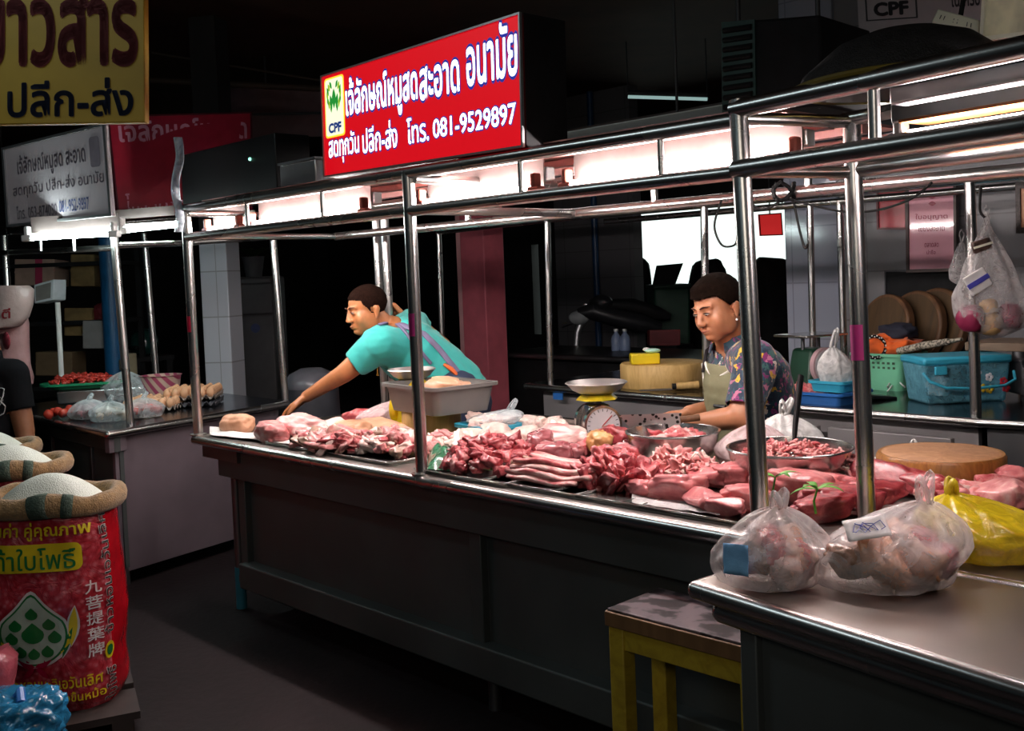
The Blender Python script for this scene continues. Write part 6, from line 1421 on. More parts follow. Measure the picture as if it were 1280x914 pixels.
o = MB(); o.hexa([loc(t, q.at(u, v, .001)) for u, v in ((.1, .12), (.88, .12), (.88, .88), (.1, .88))], [loc(t, q.at(u, v, .002)) for u, v in ((.1, .12), (.88, .12), (.88, .88), (.1, .88))]); o.build('display_screen', plain('grey screen', (.16, .15, .14), .2), ho, local=True)
zs = CT + .094
tp_ = Zp(106, 484, zs); 
t = tub('plastic_tray', 'green oval tray heaped with red chillies on the digital scale', (tp_.x, tp_.y, zs), .42, .24, .03, M['green'], RVZ + .2, .85, .01, 'tray', .10)
CH = plain('red chilli', (.50, .045, .03), .3, var=.3)
TPL['chil'] = [strip_mesh(200 + k, .045, .009, .009, .6, 8) for k in range(4)]; M['chil'] = CH
heap('chilli', 'chil', ['chil'], Vector((tp_.x, tp_.y, zs)), .17, .09, .035, 110, 21, 'small red chilli in the heap on the green tray', 'chillies on the green tray', (.8, 1.2), rz=RVZ + .2, z0=zs + .012, cat='chilli')
M['tom'] = plain('ripe tomato', (.50, .05, .03), .15, var=.15); M['onion'] = plain('shallot skin', (.36, .10, .12), .3, var=.3); M['egg'] = plain('brown egg', (.66, .36, .20), .45, var=.08); M['bulb'] = plain('pale bulb', (.66, .56, .44), .4, var=.15)
def round_mesh(seed, sz, amp=.06): return ico_lump(seed, (sz, sz, sz * .9), amp, 1.5, 3)
TPL['round'] = [round_mesh(300 + k, .024) for k in range(4)]; TPL['egg'] = [MB().lathe([(0, -.026), (.012, -.023), (.0195, -.012), (.0215, 0), (.019, .013), (.012, .024), (.005, .0285), (0, .029)], seg=18).mesh('egg')]
for me in TPL['egg']: me.polygons.foreach_set('use_smooth', [True] * len(me.polygons))
def scatter(name, key, mk, cx, cy, rx, ry, n, seed, label, group, cat, layers=1, sc=1.0):
    c = ls(cx, cy); heap(name, key, [mk], c, rx, ry, .02 * layers, n, seed, label, group, (.85 * sc, 1.15 * sc), z0=CT + .014, cat=cat, rz=RVZ, lift=.0)
scatter('tomato', 'round', 'tom', 92, 523, .12, .07, 13, 31, 'loose red tomato at the left stall counter edge', 'loose tomatoes', 'tomato', 1)
for k, (px, py, mk, n, lb, nm) in enumerate(((112, 524, 'onion', 10, 'shallots', 'shallot'), (138, 527, 'bulb', 9, 'pale garlic', 'garlic_bulb'), (180, 522, 'tom', 10, 'orange tomatoes', 'tomato'))):
    scatter(nm, 'round', mk, px, py, .07, .05, n, 40 + k, ['dark shallot in the left clear bag at the counter edge', 'pale bulb in the middle clear bag beside the front post', 'reddish tomato in the clear bag right of the front post'][k], lb + ' in a clear bag', nm.split('_')[0], 2, .85)
    c = ls(px, py); bag('plastic_bag', ['clear bag of shallots, left of the three bags on the left stall', 'clear bag of pale bulbs beside the front post of the left stall', 'clear bag of tomatoes right of the front post of the left stall'][k], c + Vector((0, 0, .002)), .10, .075, .09, 80 + k, M['film_clear2'], (.0, 0), 1, RVZ, earlen=.03)
c = ls(138, 508) + Vector((-.02, .12, 0)); bag('plastic_bag', 'big upright crumpled clear bag behind the vegetables, left stall', c, .15, .10, .17, 91, M['film_clear2'], (-.03, 0), 1, RVZ, earlen=.03)
c = ls(180, 505) + Vector((0, .10, 0)); t = thing('striped_basket', 'pink and cream striped woven basket on the left stall', 'basket', c)
m, nt, b = mat('striped weave'); co = coords(nt); wv = nt.nodes.new('ShaderNodeTexWave'); wv.bands_direction = 'DIAGONAL'; wv.inputs['Scale'].default_value = 9; nt.links.new(co, wv.inputs[0]); r = ramp(nt, wv.outputs['Fac'], [(.4, (.36, .06, .12)), (.6, (.55, .38, .30))]); nt.links.new(r.outputs[0], b.inputs['Base Color'])
MB().lathe([(.085, 0), (.105, .14), (.112, .145), (.100, .145), (.08, .01), (0, .008)], seg=36).build('body', m, t, local=True)
CB = plain('grey pulp tray', (.24, .20, .17), .8, bmp=.3); TRAYB = plain('dark pulp tray', (.05, .05, .06), .7)
def egg_tray(label, p, rz, full, mt, gl):
    t = thing('egg_tray', label, 'egg tray', p, rz); n, s_ = 6, .043
    def fn(u, v):
        x, y = (u - .5) * n * s_, (v - .5) * n * s_; return Vector((x, y, .018 + .013 * math.cos(x / s_ * 2 * PI + PI * (n % 2 == 0)) * math.cos(y / s_ * 2 * PI + PI * (n % 2 == 0))))
    MB().grid(fn, 49, 49).build('tray', mt, t, local=True, smooth=180, solid=.003)
    if full:
        for i in range(n):
            for j in range(n):
                x, y = (i - 2.5) * s_, (j - 2.5) * s_; c, sn = math.cos(rz), math.sin(rz)
                meat_piece('egg', 'egg', 0, 'egg', (p.x + x * c - y * sn, p.y + x * sn + y * c, p.z + .040), (0, 0, 0), random.uniform(.92, 1.04), gl, gl.replace('brown egg in', 'eggs in'), 'egg')
c = ls(178, 513) + Vector((.03, .06, 0)); egg_tray('egg tray nearer the front post of the left stall, full of eggs', c, RVZ, True, CB, 'brown egg in the tray nearer the left stall front post')
c = ls(245, 507) + Vector((-.02, .0, 0)); egg_tray('empty dark egg tray at the bottom of the right egg stack', c, RVZ + .1, False, TRAYB, '')
c2 = c + Vector((0, 0, .034)); egg_tray('upper egg tray of the right egg stack, full of eggs', c2, RVZ + .1, True, CB, 'brown egg in the upper tray of the right stack')
c3 = ls(215, 503) + Vector((-.02, .10, .0)); egg_tray('clear empty egg tray leaning left of the right egg stack', c3 + Vector((0, 0, .02)), RVZ, False, plain('clear tray', (.45, .48, .52), .15), '')

# big hanging pouch above the person in black
t = thing('hanging_sack', 'big white plastic sack with red print hanging at the left edge', 'sack', Dp(14, 358, 5.2))
PW = plain('milky sack plastic', (.42, .30, .28), .35, var=.1, bmp=.3)
def poly_bag(nm, rows, d_, th, m_, par):
    mb = MB(); n = 20; L_ = []
    for (y, x0, x1) in rows:
        a, b_ = Dp(x0, y, d_), Dp(x1, y, d_); c = (a + b_) / 2; h_ = (b_ - a) / 2
        for k in range(n): an = 2 * PI * k / n; L_.append(c + h_ * math.cos(an) + _fh * th * math.sin(an) * (1 + .2 * noise.noise(Vector((k, y * .05, 1)))))
    N = len(rows); mb.add(L_, [(i * n + k, i * n + (k + 1) % n, (i + 1) * n + (k + 1) % n, (i + 1) * n + k) for i in range(N - 1) for k in range(n)] + [tuple(range(n)), tuple(range((N - 1) * n, N * n))])
    return mb.build(nm, m_, par, smooth=60)
poly_bag('upper_pouch', [(357, -12, 36), (362, -16, 42), (380, -16, 41), (396, -14, 36), (407, -12, 26), (410, -8, 14)], 5.2, .07, PW, t)
poly_bag('lower_pouch', [(395, -16, 34), (405, -16, 36), (430, -16, 36), (455, -15, 38), (472, -14, 42), (480, -10, 41)], 5.27, .06, plain('pinkish sack plastic', (.42, .22, .22), .35, bmp=.3), t)
q = Quad(Dp(2, 386, 5.12), Dp(13, 385, 5.12), Dp(13, 398, 5.12), Dp(2, 399, 5.12)); RI = plain('red sack print', (.35, .02, .03), .5)
letters('lettering', 'ตี', RI, t, q.surf(.0), (0, 0, 1, 1), .02)
MB().ball(Dp(8, 426, 5.19), (.045, .012, .045)).build('print_patch', plain('red net print', (.30, .04, .06), .5, scale=60, var=.7), t)
a_ = Dp(12, 358, 5.2); MB().cyl(a_, (a_.x, a_.y, ZC), .004).build('cord', M['rubber'], t)
# blue bag and red bag in the lower left corner
p = Dp(20, 908, 2.75); p.z = 0
t = thing('plastic_bag', 'blue plastic bag cropped by the lower left corner', 'bag', p)
me = ico_lump(400, (.12, .12, .085), .3, 2.2, 5, .8); me.materials.append(plain('glossy blue plastic', (.02, .17, .33), .18, var=.3, bmp=.4, coat=.5)); o = bpy.data.objects.new('body', me); COL.objects.link(o); o.parent = t
zz = Dp(20, 905, 2.75).z; o.location = (0, 0, zz); MB().tube([Vector((0, 0, zz + .06)), Vector((.02, .01, zz + .09)), Vector((.05, .0, zz + .07))], .012, 8).build('knot', M['blue'], t, local=True)
cr = MB().box((p.x, p.y, (zz - .07) / 2), (.26, .26, zz - .07)).build('crate', plain('dark crate', (.03, .025, .025), .7), bevel=.01, origin=(p.x, p.y, 0)); tag(cr, 'dark crate under the blue bag in the lower left corner', 'crate')
p = Dp(-2, 850, 3.0); t = thing('plastic_bag', 'pinkish red plastic bag leaning on the left side of the nearest rice sack', 'bag', (p.x, p.y, 0))
poly_bag('body', [(812, -6, 4), (822, -10, 20), (840, -14, 19), (860, -16, 15), (893, -20, 10)], 2.93, .05, plain('pink red plastic', (.48, .09, .12), .25, bmp=.4, coat=.4), t); poly_bag('bottom', [(893, -20, 10), (900, -18, 8)], 2.93, .05, plain('red plastic bottom', (.36, .05, .07), .3), t)

# ------------------------------------------------------------------ under the roof
DGk = plain('dark green crate', (.02, .055, .045), .5)
a_, b_ = Dp(902, 140, 3.6), Dp(1030, 140, 3.5)
t = thing('roof_crate', 'dark crate with a green ribbed side stored above the stall roof', 'crate', (a_ + b_) / 2)
q = Quad(Dp(903, 28, 3.6), Dp(1025, 18, 3.3), Dp(1028, 132, 3.3), Dp(904, 142, 3.6)); q.slab(-.30, 0).build('body', M['black'], t, bevel=.01); q.slab(.001, .006, (.0, 0, .36, 1)).build('green_side', DGk, t)
rb_ = MB()
for k in range(9): rb_.cyl(q.at(.03, .06 + .105 * k, .008), q.at(.33, .08 + .105 * k, .008), .010, seg=8)
rb_.build('ribs', M['black'], t)
rest = MB(); rest.cyl(q.at(.1, 0, -.05), Vector((q.at(.1, 0, -.05).x, q.at(.1, 0, -.05).y, ZC)), .008).cyl(q.at(.9, 0, -.05), Vector((q.at(.9, 0, -.05).x, q.at(.9, 0, -.05).y, ZC)), .008)
rest.build('hanger', M['darkgrey'], t)
a_ = Dp(1040, 128, 2.6)
t = thing('net_basket', 'black mesh basket upturned on the nearest stall roof', 'basket', (PB.x + .20, PB.y - .16, 1.645)); cN = Vector((PB.x + .20, PB.y - .16, 1.645))
NET = plain('black mesh', (.018, .017, .018), .6, scale=90, var=.6, bmp=.6)
MB().lathe([(.215, 0), (.20, .03), (.13, .085), (.07, .105), (0, .11)], seg=48, sy=.9).build('mesh', NET, t, local=True, smooth=70)
MB().tube([(.218 * math.cos(2 * PI * k / 48), .218 * .9 * math.sin(2 * PI * k / 48), .004) for k in range(48)], .007, 8, True).build('rim', plain('dull yellow rim', (.20, .15, .02), .5), t, local=True)
# power strip and cream box hanging at the upper right
q = Quad(Dp(1172, 10, 2.5), Dp(1224, 24, 2.4), Dp(1222, 44, 2.4), Dp(1163, 28, 2.5)); t = thing('power_strip', 'cream power strip hanging from a black cord, upper right', 'power strip', q.at(.5, .5)); q.slab(-.035, 0).build('body', M['offwhite'], t, bevel=.005)
sk = MB()
for u in (.2, .5, .8): q.slab(.0005, .0015, (u - .05, .35, u - .035, .62), sk); q.slab(.0005, .0015, (u + .035, .35, u + .05, .62), sk)
sk.build('sockets', M['darkgrey'], t)
a_ = q.at(.5, 1, -.015); MB().tube([a_, a_ + Vector((.02, 0, .10)), (a_.x + .05, a_.y, ZC)], .006, 8).build('cord', M['rubber'], t)
q = Quad(Dp(1232, -60, 2.3), Dp(1320, -60, 2.1), Dp(1318, 40, 2.1), Dp(1226, 52, 2.3)); t = thing('meter_box', 'stained cream box hanging at the upper right corner', 'box', q.at(.5, .5)); q.slab(-.10, 0).build('body', plain('stained cream', (.75, .70, .48), .5, var=.25, scale=14), t, bevel=.008); q.rim(.05, .05, -.01, .004).build('cover_edge', M['offwhite'], t); a_ = q.at(.5, .9, -.05); MB().cyl(a_, (a_.x, a_.y, ZC), .01).build('hanger', M['darkgrey'], t)
# dark roof trusses, hanging wires and a pale cloth strip beyond
for k, (x0, y0, x1, y1, d_, r_) in enumerate(((190, 66, 420, 104, 6.5, .008), (180, 100, 420, 112, 6.5, .02), (270, 60, 275, 175, 6.4, .03), (210, 20, 235, 8, 7.0, .012))):
    t = MB().cyl(Dp(x0, y0, d_), Dp(x1, y1, d_), r_).build('roof_truss', plain('rusty truss', (.05, .03, .02), .7)); tag(t, ['thin rust coloured rod sloping under the roof left of the red sign', 'dark pipe under the roof left of the red sign', 'dark upright strut between the left signs and the red sign', 'short pale strip under the roof at the top left'][k], 'truss')
q = Quad(Dp(255, 110, 7.5), Dp(410, 110, 7.5), Dp(410, 170, 7.5), Dp(255, 175, 7.5)); t = thing('roof_panel', 'dim pinkish sheet hanging in the dark behind the red sign', 'panel', q.at(.5, .5)); q.slab(-.02, 0).build('sheet', plain('dusky pink sheet', (.16, .09, .10), .6), t); q.slab(.0, .01, (0, .45, 1, .5)).build('seam', M['darkgrey'], t)
a_ = q.at(.5, 1); MB().cyl(a_, (a_.x, a_.y, ZC), .008).build('hanger', M['darkgrey'], t)
# cables on the back rail
pr_ = lambda x, y: Yp(x, y, YBR - .03)
t = thing('cable', 'black cable looped round the back rail and sagging between the posts', 'cable', pr_(984, 240))
MB().tube([pr_(984 + 6 * math.cos(k * 1.1), 240 + 12 * math.sin(k * 1.1)) + Vector((0, .05 * math.sin(k * .55) - .0, 0)) for k in range(22)], .006, 8).build('coil', M['rubber'], t)
def sag(pts, nm): 
    P = [pr_(*p) for p in pts]; Q = []
    for i in range(len(P) - 1):
        for j in range(6):
            s_ = j / 6; a = P[max(i - 1, 0)]; b_ = P[i]; c = P[i + 1]; d = P[min(i + 2, len(P) - 1)]
            Q.append(.5 * ((2 * b_) + (c - a) * s_ + (2 * a - 5 * b_ + 4 * c - d) * s_ * s_ + (3 * b_ - a - 3 * c + d) * s_ ** 3))
    Q.append(P[-1]); MB().tube(Q, .0035, 6).build(nm, M['rubber'], t)
sag([(984, 248), (1020, 258), (1060, 265), (1100, 262), (1140, 248), (1165, 228)], 'strand'); sag([(978, 250), (955, 262), (940, 255), (925, 236)], 'strand'); sag([(992, 252), (1000, 290), (1006, 310), (1010, 305)], 'strand'); sag([(902, 250), (893, 282), (902, 306), (917, 307), (922, 298)], 'strand'); sag([(1226, 232), (1225, 262), (1231, 272)], 'strand')
# ------------------------------------------------------------------ people
def skin_mat(name, c):
    m, nt, b = mat(name); co = coords(nt); f = noise_tex(nt, co, 30, 3); r = ramp(nt, f, [(.3, [k * .85 for k in c]), (.7, c)]); nt.links.new(r.outputs[0], b.inputs['Base Color'])
    b.inputs['Roughness'].default_value = .42; b.inputs['Subsurface Weight'].default_value = .12; b.inputs['Subsurface Radius'].default_value = (.02, .008, .004); b.inputs['Subsurface Scale'].default_value = .3
    bump(nt, b, noise_tex(nt, co, 180, 3), .08, .002); return m
SKW, SKM = skin_mat('warm skin', (.46, .19, .095)), skin_mat('tanned skin', (.47, .18, .070))
HAIR = plain('black brown hair', (.007, .0035, .0022), .9, var=.5, scale=60, bmp=.4, spec=.04)
EYEW = plain('eye white', (.55, .50, .46), .2); EYED = plain('dark iris', (.015, .010, .008), .1); BROW = plain('brow hair', (.06, .028, .018), .8); 
class Head:
    """local head: face toward -y, up z, centre between the ears"""
    def __init__(s, c, front, up, k=1.0, fem=False):
        f = Vector(front).normalized(); u = Vector(up); u = (u - f * u.dot(f)).normalized(); r = f.cross(u)   # r: the figure's own right is -x... kept right-handed
        s.M = Matrix((f.cross(u) * -1, -f, u)).transposed(); s.c = Vector(c); s.k = k; s.fem = fem
        if s.M.determinant() < 0: s.M = Matrix((f.cross(u), -f, u)).transposed()
    def p(s, x, y, z): return s.c + s.M @ (Vector((x, y, z)) * s.k)
    def skull(s, mb):
        k, M_ = s.k, s.M; B = lambda c, r, seg=20: mb.ball(s.p(*c), [q_ * k for q_ in r], M_, seg, 14)
        J = 1.08 if s.fem else .98
        B((0, .012, .040), (.073, .092, .078)); B((0, -.026, -.018), (.063 * J, .060, .086)); B((0, -.050, -.080), (.032 * J, .034, .026)); B((0, -.036, -.056), (.054 * J, .048, .042))
        for q_ in (-1, 1):
            B((q_ * .030 * J, -.050, -.026), (.034, .032, .042)); B((q_ * .042 * J, -.012, -.040), (.021, .050, .050)); B((q_ * .036 * J, -.030, -.030), (.028, .042, .050)); B((q_ * .030, -.074, .009), (.016, .012, .010))
            B((q_ * .076, .016, -.008), (.007, .016, .028), 12); B((q_ * .082, .022, .004), (.005, .015, .019), 12); B((q_ * .078, .008, -.032), (.006, .008, .010), 10)
            B((q_ * .0115, -.098, -.026), (.0105, .011, .009), 10)
            mb.cone(s.p(q_ * .012, -.083, .030), .0085 * k, s.p(q_ * .046, -.068, .029), .0075 * k, 10)
        mb.cone(s.p(0, -.084, .020), .0095 * k, s.p(0, -.102, -.022), .0125 * k, 12)
        for z_, r_ in ((-.049, .0075), (-.058, .0085)):
            mb.cone(s.p(0, -.0905, z_), r_ * k, s.p(.019, -.080, z_ - .001), r_ * .7 * k, 10); mb.cone(s.p(0, -.0905, z_), r_ * k, s.p(-.019, -.080, z_ - .001), r_ * .7 * k, 10)
        B((0, -.074, -.080), (.018, .015, .014), 12)
    def features(s, par, lipc, brow=.006):
        k, M_ = s.k, s.M; o = wloc(par)
        for q_ in (-1, 1):
            ez = .0026 if s.fem else .0036
            e = MB().ball(s.p(q_ * .030, -.0815, .008), [.0125 * k, .0075 * k, ez * k], M_, 14, 8).build('eye', EYEW, par); MB().ball(s.p(q_ * .030, -.0868, .0068), [.0055 * k, .003 * k, ez * k], M_, 10, 8).build('iris', EYED, e)
            MB().tube([s.p(q_ * .0165, -.0868, .0125), s.p(q_ * .030, -.0905, .0150), s.p(q_ * .0435, -.082, .0105)], [.0018 * k, .0026 * k, .0016 * k], 8).build('eyelid_line', BROW, e)
            MB().tube([s.p(q_ * .013, -.0925, .032), s.p(q_ * .030, -.0885, .037), s.p(q_ * .048, -.073, .033)], [brow * .7 * k, brow * k, brow * .5 * k], 8, False, .45).build('eyebrow', BROW, par)
        MB().tube([s.p(-.021, -.0815, -.0535), s.p(-.008, -.0955, -.0520), s.p(0, -.0962, -.0530), s.p(.008, -.0955, -.0520), s.p(.021, -.0815, -.0535)], [.0015 * k, .0036 * k, .0040 * k, .0036 * k, .0015 * k], 8, False, .8).build('lips', lipc, par)
    def hair(s, par, m, keep, grow=.010, z0=0.0):
        k = s.k; mb = MB(); mb.ball(s.p(0, .012, .042), [(.073 + grow) * k, (.092 + grow) * k, (.079 + grow) * k], s.M, 64, 48)
        if s.fem: 
            mb.ball(s.p(0, -.036, .088), [.056 * k, .046 * k, .030 * k], s.M, 40, 28); mb.ball(s.p(0, .055, -.005), [.066 * k, .050 * k, .060 * k], s.M, 40, 28)
        me = remesh(mb, .0045 * k, 2); inv = s.M.inverted(); off = wloc(par)
        bm = bmesh.new(); bm.from_mesh(me); bad = []
        for f in bm.faces:
            q_ = inv @ (f.calc_center_median() - s.c) / k
            if not keep(q_): bad.append(f)
        bmesh.ops.delete(bm, geom=bad, context='FACES')
        for v in bm.verts:
            q_ = (v.co - s.c); v.co = v.co + q_.normalized() * (.0022 * noise.noise(v.co * 90) + .0015 * noise.noise(v.co * 220))
        bm.to_mesh(me); bm.free()
        o = link_mesh('hair', me, m, par); k_ = o.modifiers.new('thick', 'SOLIDIFY'); k_.thickness = .006; k_.offset = -1
        return o
def hand(mb, wrist, dirn, palm_n, k=1.0, curl=.4, spread=.12, thumb=1):
    """palm, four fingers and a thumb; dirn points along the fingers, palm_n out of the palm"""
    d = Vector(dirn).normalized(); n = Vector(palm_n); n = (n - d * n.dot(d)).normalized(); s_ = d.cross(n).normalized(); w = Vector(wrist)
    for a in (-.026, -.009, .009, .025): mb.cone(w + s_ * a * .6 * k, .016 * k, w + (d * .078 + s_ * a * 1.15) * k, .0125 * k, 10)
    for i, (a, ln) in enumerate(((-.031, .060), (-.011, .074), (.010, .080), (.030, .070))):
        p = w + (d * .080 + s_ * a) * k; dd = (d + s_ * a * spread * 22 * .3).normalized(); ang = 0
        for j, (fr, r0, r1) in enumerate(((.45, .0098, .0088), (.30, .0088, .0080), (.25, .0080, .0066))):
            ang += curl * (.5 if j == 0 else .8); v = dd * math.cos(ang) + n * math.sin(ang); q_ = p + v * ln * fr * k; mb.cone(p, r0 * k, q_, r1 * k, 10); p = q_
    t0 = w + (d * .018 + s_ * thumb * .026) * k; t1 = t0 + (d * .030 + s_ * thumb * .026 + n * .012) * k; t2 = t1 + (d * .030 + s_ * thumb * .010 + n * .010) * k; t3 = t2 + (d * .022 + n * .008) * k
    mb.cone(t0, .0155 * k, t1, .0125 * k, 10).cone(t1, .0118 * k, t2, .0100 * k, 10).cone(t2, .0098 * k, t3, .0078 * k, 10)

# ---- the woman behind the counter
DW = 3.52
def w(x, y, dd=0): return Dp(x, y, DW + dd)
t = thing('person', 'woman in a floral shirt and olive apron looking down at the cleaver in her hands', 'person', Vector((w(950, 560, .15).x, w(950, 560, .15).y, 0)))
front = (-RC * .80 - FW * .52 - UC * .34)
hd = Head(w(897, 387, .02), front, UC * 1.0 - RC * .42 - FW * .18, .93, True)
neck = w(920, 428, .10); shN, shF = w(945, 452, -.14), w(912, 446, .26)
elN, wrN = w(926, 521, -.20), w(866, 529, -.08); elF, wrF = w(905, 510, .24), w(862, 516, .10)
chest, belly, hip = w(937, 478, .10), w(944, 530, .14), w(952, 580, .18)
mb = MB(); hd.skull(mb)
mb.cone(hd.p(0, .030, -.055), .050, neck, .056, 20); mb.cone(hd.p(0, .0, -.07), .04, neck + UC * -.02 - RC * .02, .05, 20)
mb.cone(neck - UC * .02, .075, chest, .115, 20).cone(chest, .135, belly, .140, 20).cone(belly, .140, hip, .155, 20)
mb.cone(shN, .062, shF, .062, 18).cone(shN, .058, elN, .044, 18).cone(elN, .042, wrN, .027, 18).cone(shF, .058, elF, .042, 18).cone(elF, .041, wrF, .027, 18)
hand(mb, wrN, -RC + UC * .05, FW * -.2 - UC, .86, .5, .1, -1); hand(mb, wrF, -RC * 1 - UC * .05, -UC - FW * .1, .86, .35, .12, 1)
zf = 0.0
for sgn in (-1, 1):
    hj = hip + FW * .09 * sgn; kn = Vector((hj.x, hj.y, hj.z * .52)) - _fh * .0; an = Vector((hj.x, hj.y, .06)); mb.cone(hj, .095, kn, .062, 16).cone(kn, .060, an, .040, 16).cone(an - Vector((0, 0, .02)), .038, an - _rh * .13 - Vector((0, 0, .03)), .030, 12)
bodyW = remesh(mb, .0042, 7, .5)
link_mesh('body', bodyW, SKW, t)
hd.features(t, plain('woman lips', (.36, .12, .085), .5), .0055)
def keepW(q_):
    x, y, z = q_
    if z < -.060: return False
    if abs(x) > .060 and -.05 < z < .018 and -.006 < y < .040: return False          # round the ear
    if y > .02: return z > -.055
    fl = .058 + .010 * math.sin(x * 30)
    return z > (.068 if y < -.052 else .068 - (y + .052) * 1.15)
hd.hair(t, HAIR, keepW, .013)
MB().ball(hd.p(.081, .000, -.044), .0045).ball(hd.p(-.081, .000, -.044), .0045).build('earring', plain('pearl', (.8, .78, .75), .15), t)
# floral shirt
m, nt, b = mat('floral cloth'); co = coords(nt); vo = nt.nodes.new('ShaderNodeTexVoronoi'); vo.inputs['Scale'].default_value = 58; vo.inputs['Randomness'].default_value = 1
wp = nt.nodes.new('ShaderNodeTexNoise'); wp.inputs['Scale'].default_value = 26; wp.inputs['Detail'].default_value = 3; mxv = nt.nodes.new('ShaderNodeMix'); mxv.data_type = 'VECTOR'; mxv.inputs[0].default_value = .09
nt.links.new(co, wp.inputs['Vector']); nt.links.new(co, mxv.inputs[4]); nt.links.new(wp.outputs['Color'], mxv.inputs[5]); nt.links.new(mxv.outputs[1], vo.inputs['Vector'])
sc_ = nt.nodes.new('ShaderNodeSeparateColor'); nt.links.new(vo.outputs['Color'], sc_.inputs[0])
r = ramp(nt, sc_.outputs[0], [(0, (.006, .022, .05)), (.38, (.010, .055, .085)), (.62, (.20, .015, .12)), (.73, (.45, .14, .24)), (.80, (.60, .34, .02)), (.88, (.03, .10, .09)), (.95, (.60, .52, .44))], 'CONSTANT')
nt.links.new(r.outputs[0], b.inputs['Base Color']); b.inputs['Roughness'].default_value = .7; b.inputs['Sheen Weight'].default_value = .2; bump(nt, b, noise_tex(nt, co, 16, 3), .3, .02); FLORAL = m
def open_ends(planes):
    return lambda c, n: all((c - p).dot(d) < 0 or (c - p).length > r_ for p, d, r_ in planes)
sh = MB(); sh.cone(neck - UC * .015, .084, chest, .128, 22).cone(chest, .147, belly, .152, 22).cone(belly, .152, hip, .166, 22).cone(shN, .074, shF, .074, 20)
cN, cF = shN.lerp(elN, .86), shF.lerp(elF, .80)
sh.cyl(shN, cN, .072, .062, seg=22).cyl(shF, cF, .070, .060, seg=22); sh.cone(shN, .073, shN.lerp(elN, .3), .070, 20)
ms = remesh(sh, .005, 5, .5)
bm = bmesh.new(); bm.from_mesh(ms)
for v in bm.verts:
    v.co += Vector((noise.noise(v.co * 14), noise.noise(v.co * 14 + Vector((9, 0, 0))), noise.noise(v.co * 14 + Vector((0, 9, 0))))) * .006
bm.to_mesh(ms); bm.free()
dN, dF, dU = (elN - shN).normalized(), (elF - shF).normalized(), (hd.c - neck).normalized()
up_ = neck + dU * .035
def keep_sh(c, n):
    if (c - cN).dot(dN) > -.004 and (c - cN).length < .10 and n.dot(dN) > .6: return False
    if (c - cF).dot(dF) > -.004 and (c - cF).length < .10 and n.dot(dF) > .6: return False
    if (c - up_).dot(dU) > -.012 and (c - up_).length < .12: return False
    return True
o = link_mesh('shirt', ms, FLORAL, t, keep=keep_sh); k_ = o.modifiers.new('thick', 'SOLIDIFY'); k_.thickness = .004
# collar wings
cb = neck + dU * .022
for q_ in (-1, 1):
    side = (front.normalized() * .5 + hd.M @ Vector((q_, 0, 0)) * .8).normalized()
    MB().grid(lambda u, v: cb + dU * (.02 * (1 - v) - .028 * v) + (front.normalized() * math.cos(q_ * (.35 + 1.7 * u)) + (hd.M @ Vector((1, 0, 0))) * math.sin(q_ * (.35 + 1.7 * u))) * (.068 + .028 * v * (1.3 - .5 * u)), 14, 6).build('collar', FLORAL, t, smooth=180, solid=.003)
# apron: a bib and skirt over the front, straps, white piping
OL = plain('olive apron cloth', (.20, .19, .105), .75, var=.15, scale=10, bmp=.25); PIP = plain('white piping', (.68, .66, .60), .6)
ap = MB(); ap.cone(neck.lerp(chest, .6), .128, chest, .142, 22).cone(chest, .158, belly, .166, 22).cone(belly, .166, hip, .180, 22).cone(hip, .178, hip - Vector((0, 0, .22)), .16, 22)
ma = remesh(ap, .007, 4, .5); fh_ = (-RC * .85 - FW * .45); fh_.z = 0; fh_.normalize(); sd_ = Vector((-fh_.y, fh_.x, 0)); axb = belly
def keep_ap(c, n):
    q_ = c - belly; f_, s_ = q_.dot(fh_), q_.dot(sd_); a = abs(math.atan2(s_ , f_))
    z = c.z; bib = chest.z + .070
    if z > bib: return False
    lim = .62 if z > belly.z + .03 else 1.25
    return a < lim
o = link_mesh('apron', ma, OL, t, keep=keep_ap); k_ = o.modifiers.new('thick', 'SOLIDIFY'); k_.thickness = .004; k_.offset = 1
def arc(z_, a0, a1, c0, r_, n=14): 
    return [c0 + (fh_ * math.cos(a0 + (a1 - a0) * k / n) + sd_ * math.sin(a0 + (a1 - a0) * k / n)) * r_ + Vector((0, 0, z_)) for k in range(n + 1)]
top_ = arc(.078, -.62, .62, chest, .150); top_ = [p - Vector((0, 0, .045 * math.cos((k - 7) / 7 * PI / 2))) for k, p in enumerate(top_)]
MB().tube(top_, .004, 8).build('piping', PIP, o)
for q_ in (-1, 1):
    a = q_ * .63; pts = [chest.lerp(belly, s_) + (fh_ * math.cos(a) + sd_ * math.sin(a)) * (.160 + .006 * s_) + Vector((0, 0, .070 * (1 - s_))) for s_ in (0, .25, .5, .75, 1)]
    MB().tube(pts, .0038, 8).build('piping', PIP, o)
    st = [chest + (fh_ * math.cos(a) + sd_ * math.sin(a)) * .158 + Vector((0, 0, .04)), neck - UC * .03 + fh_ * .085 + sd_ * q_ * .055, neck + UC * .005 + sd_ * q_ * .085, neck - UC * .03 - fh_ * .07 + sd_ * q_ * .09]
    MB().tube(st, .012, 8, False, .25).build('strap', plain('dark strap', (.05, .045, .05), .6), o)
pk = chest.lerp(belly, .45) + fh_ * .166 + sd_ * .03; MB().tube([pk - sd_ * .03, pk, pk + sd_ * .03], .007, 8).build('pocket_clip', M['blackgloss'], o)
bk_ = [chest - fh_ * .10 + sd_ * -.12 + Vector((0, 0, .06)), belly - fh_ * .13 - sd_ * .09 + Vector((0, 0, .04)), belly - fh_ * .165 - Vector((0, 0, .03))]
MB().tube(bk_, .010, 8, False, .3).build('strap', plain('black strap', (.012, .012, .013), .5), o)

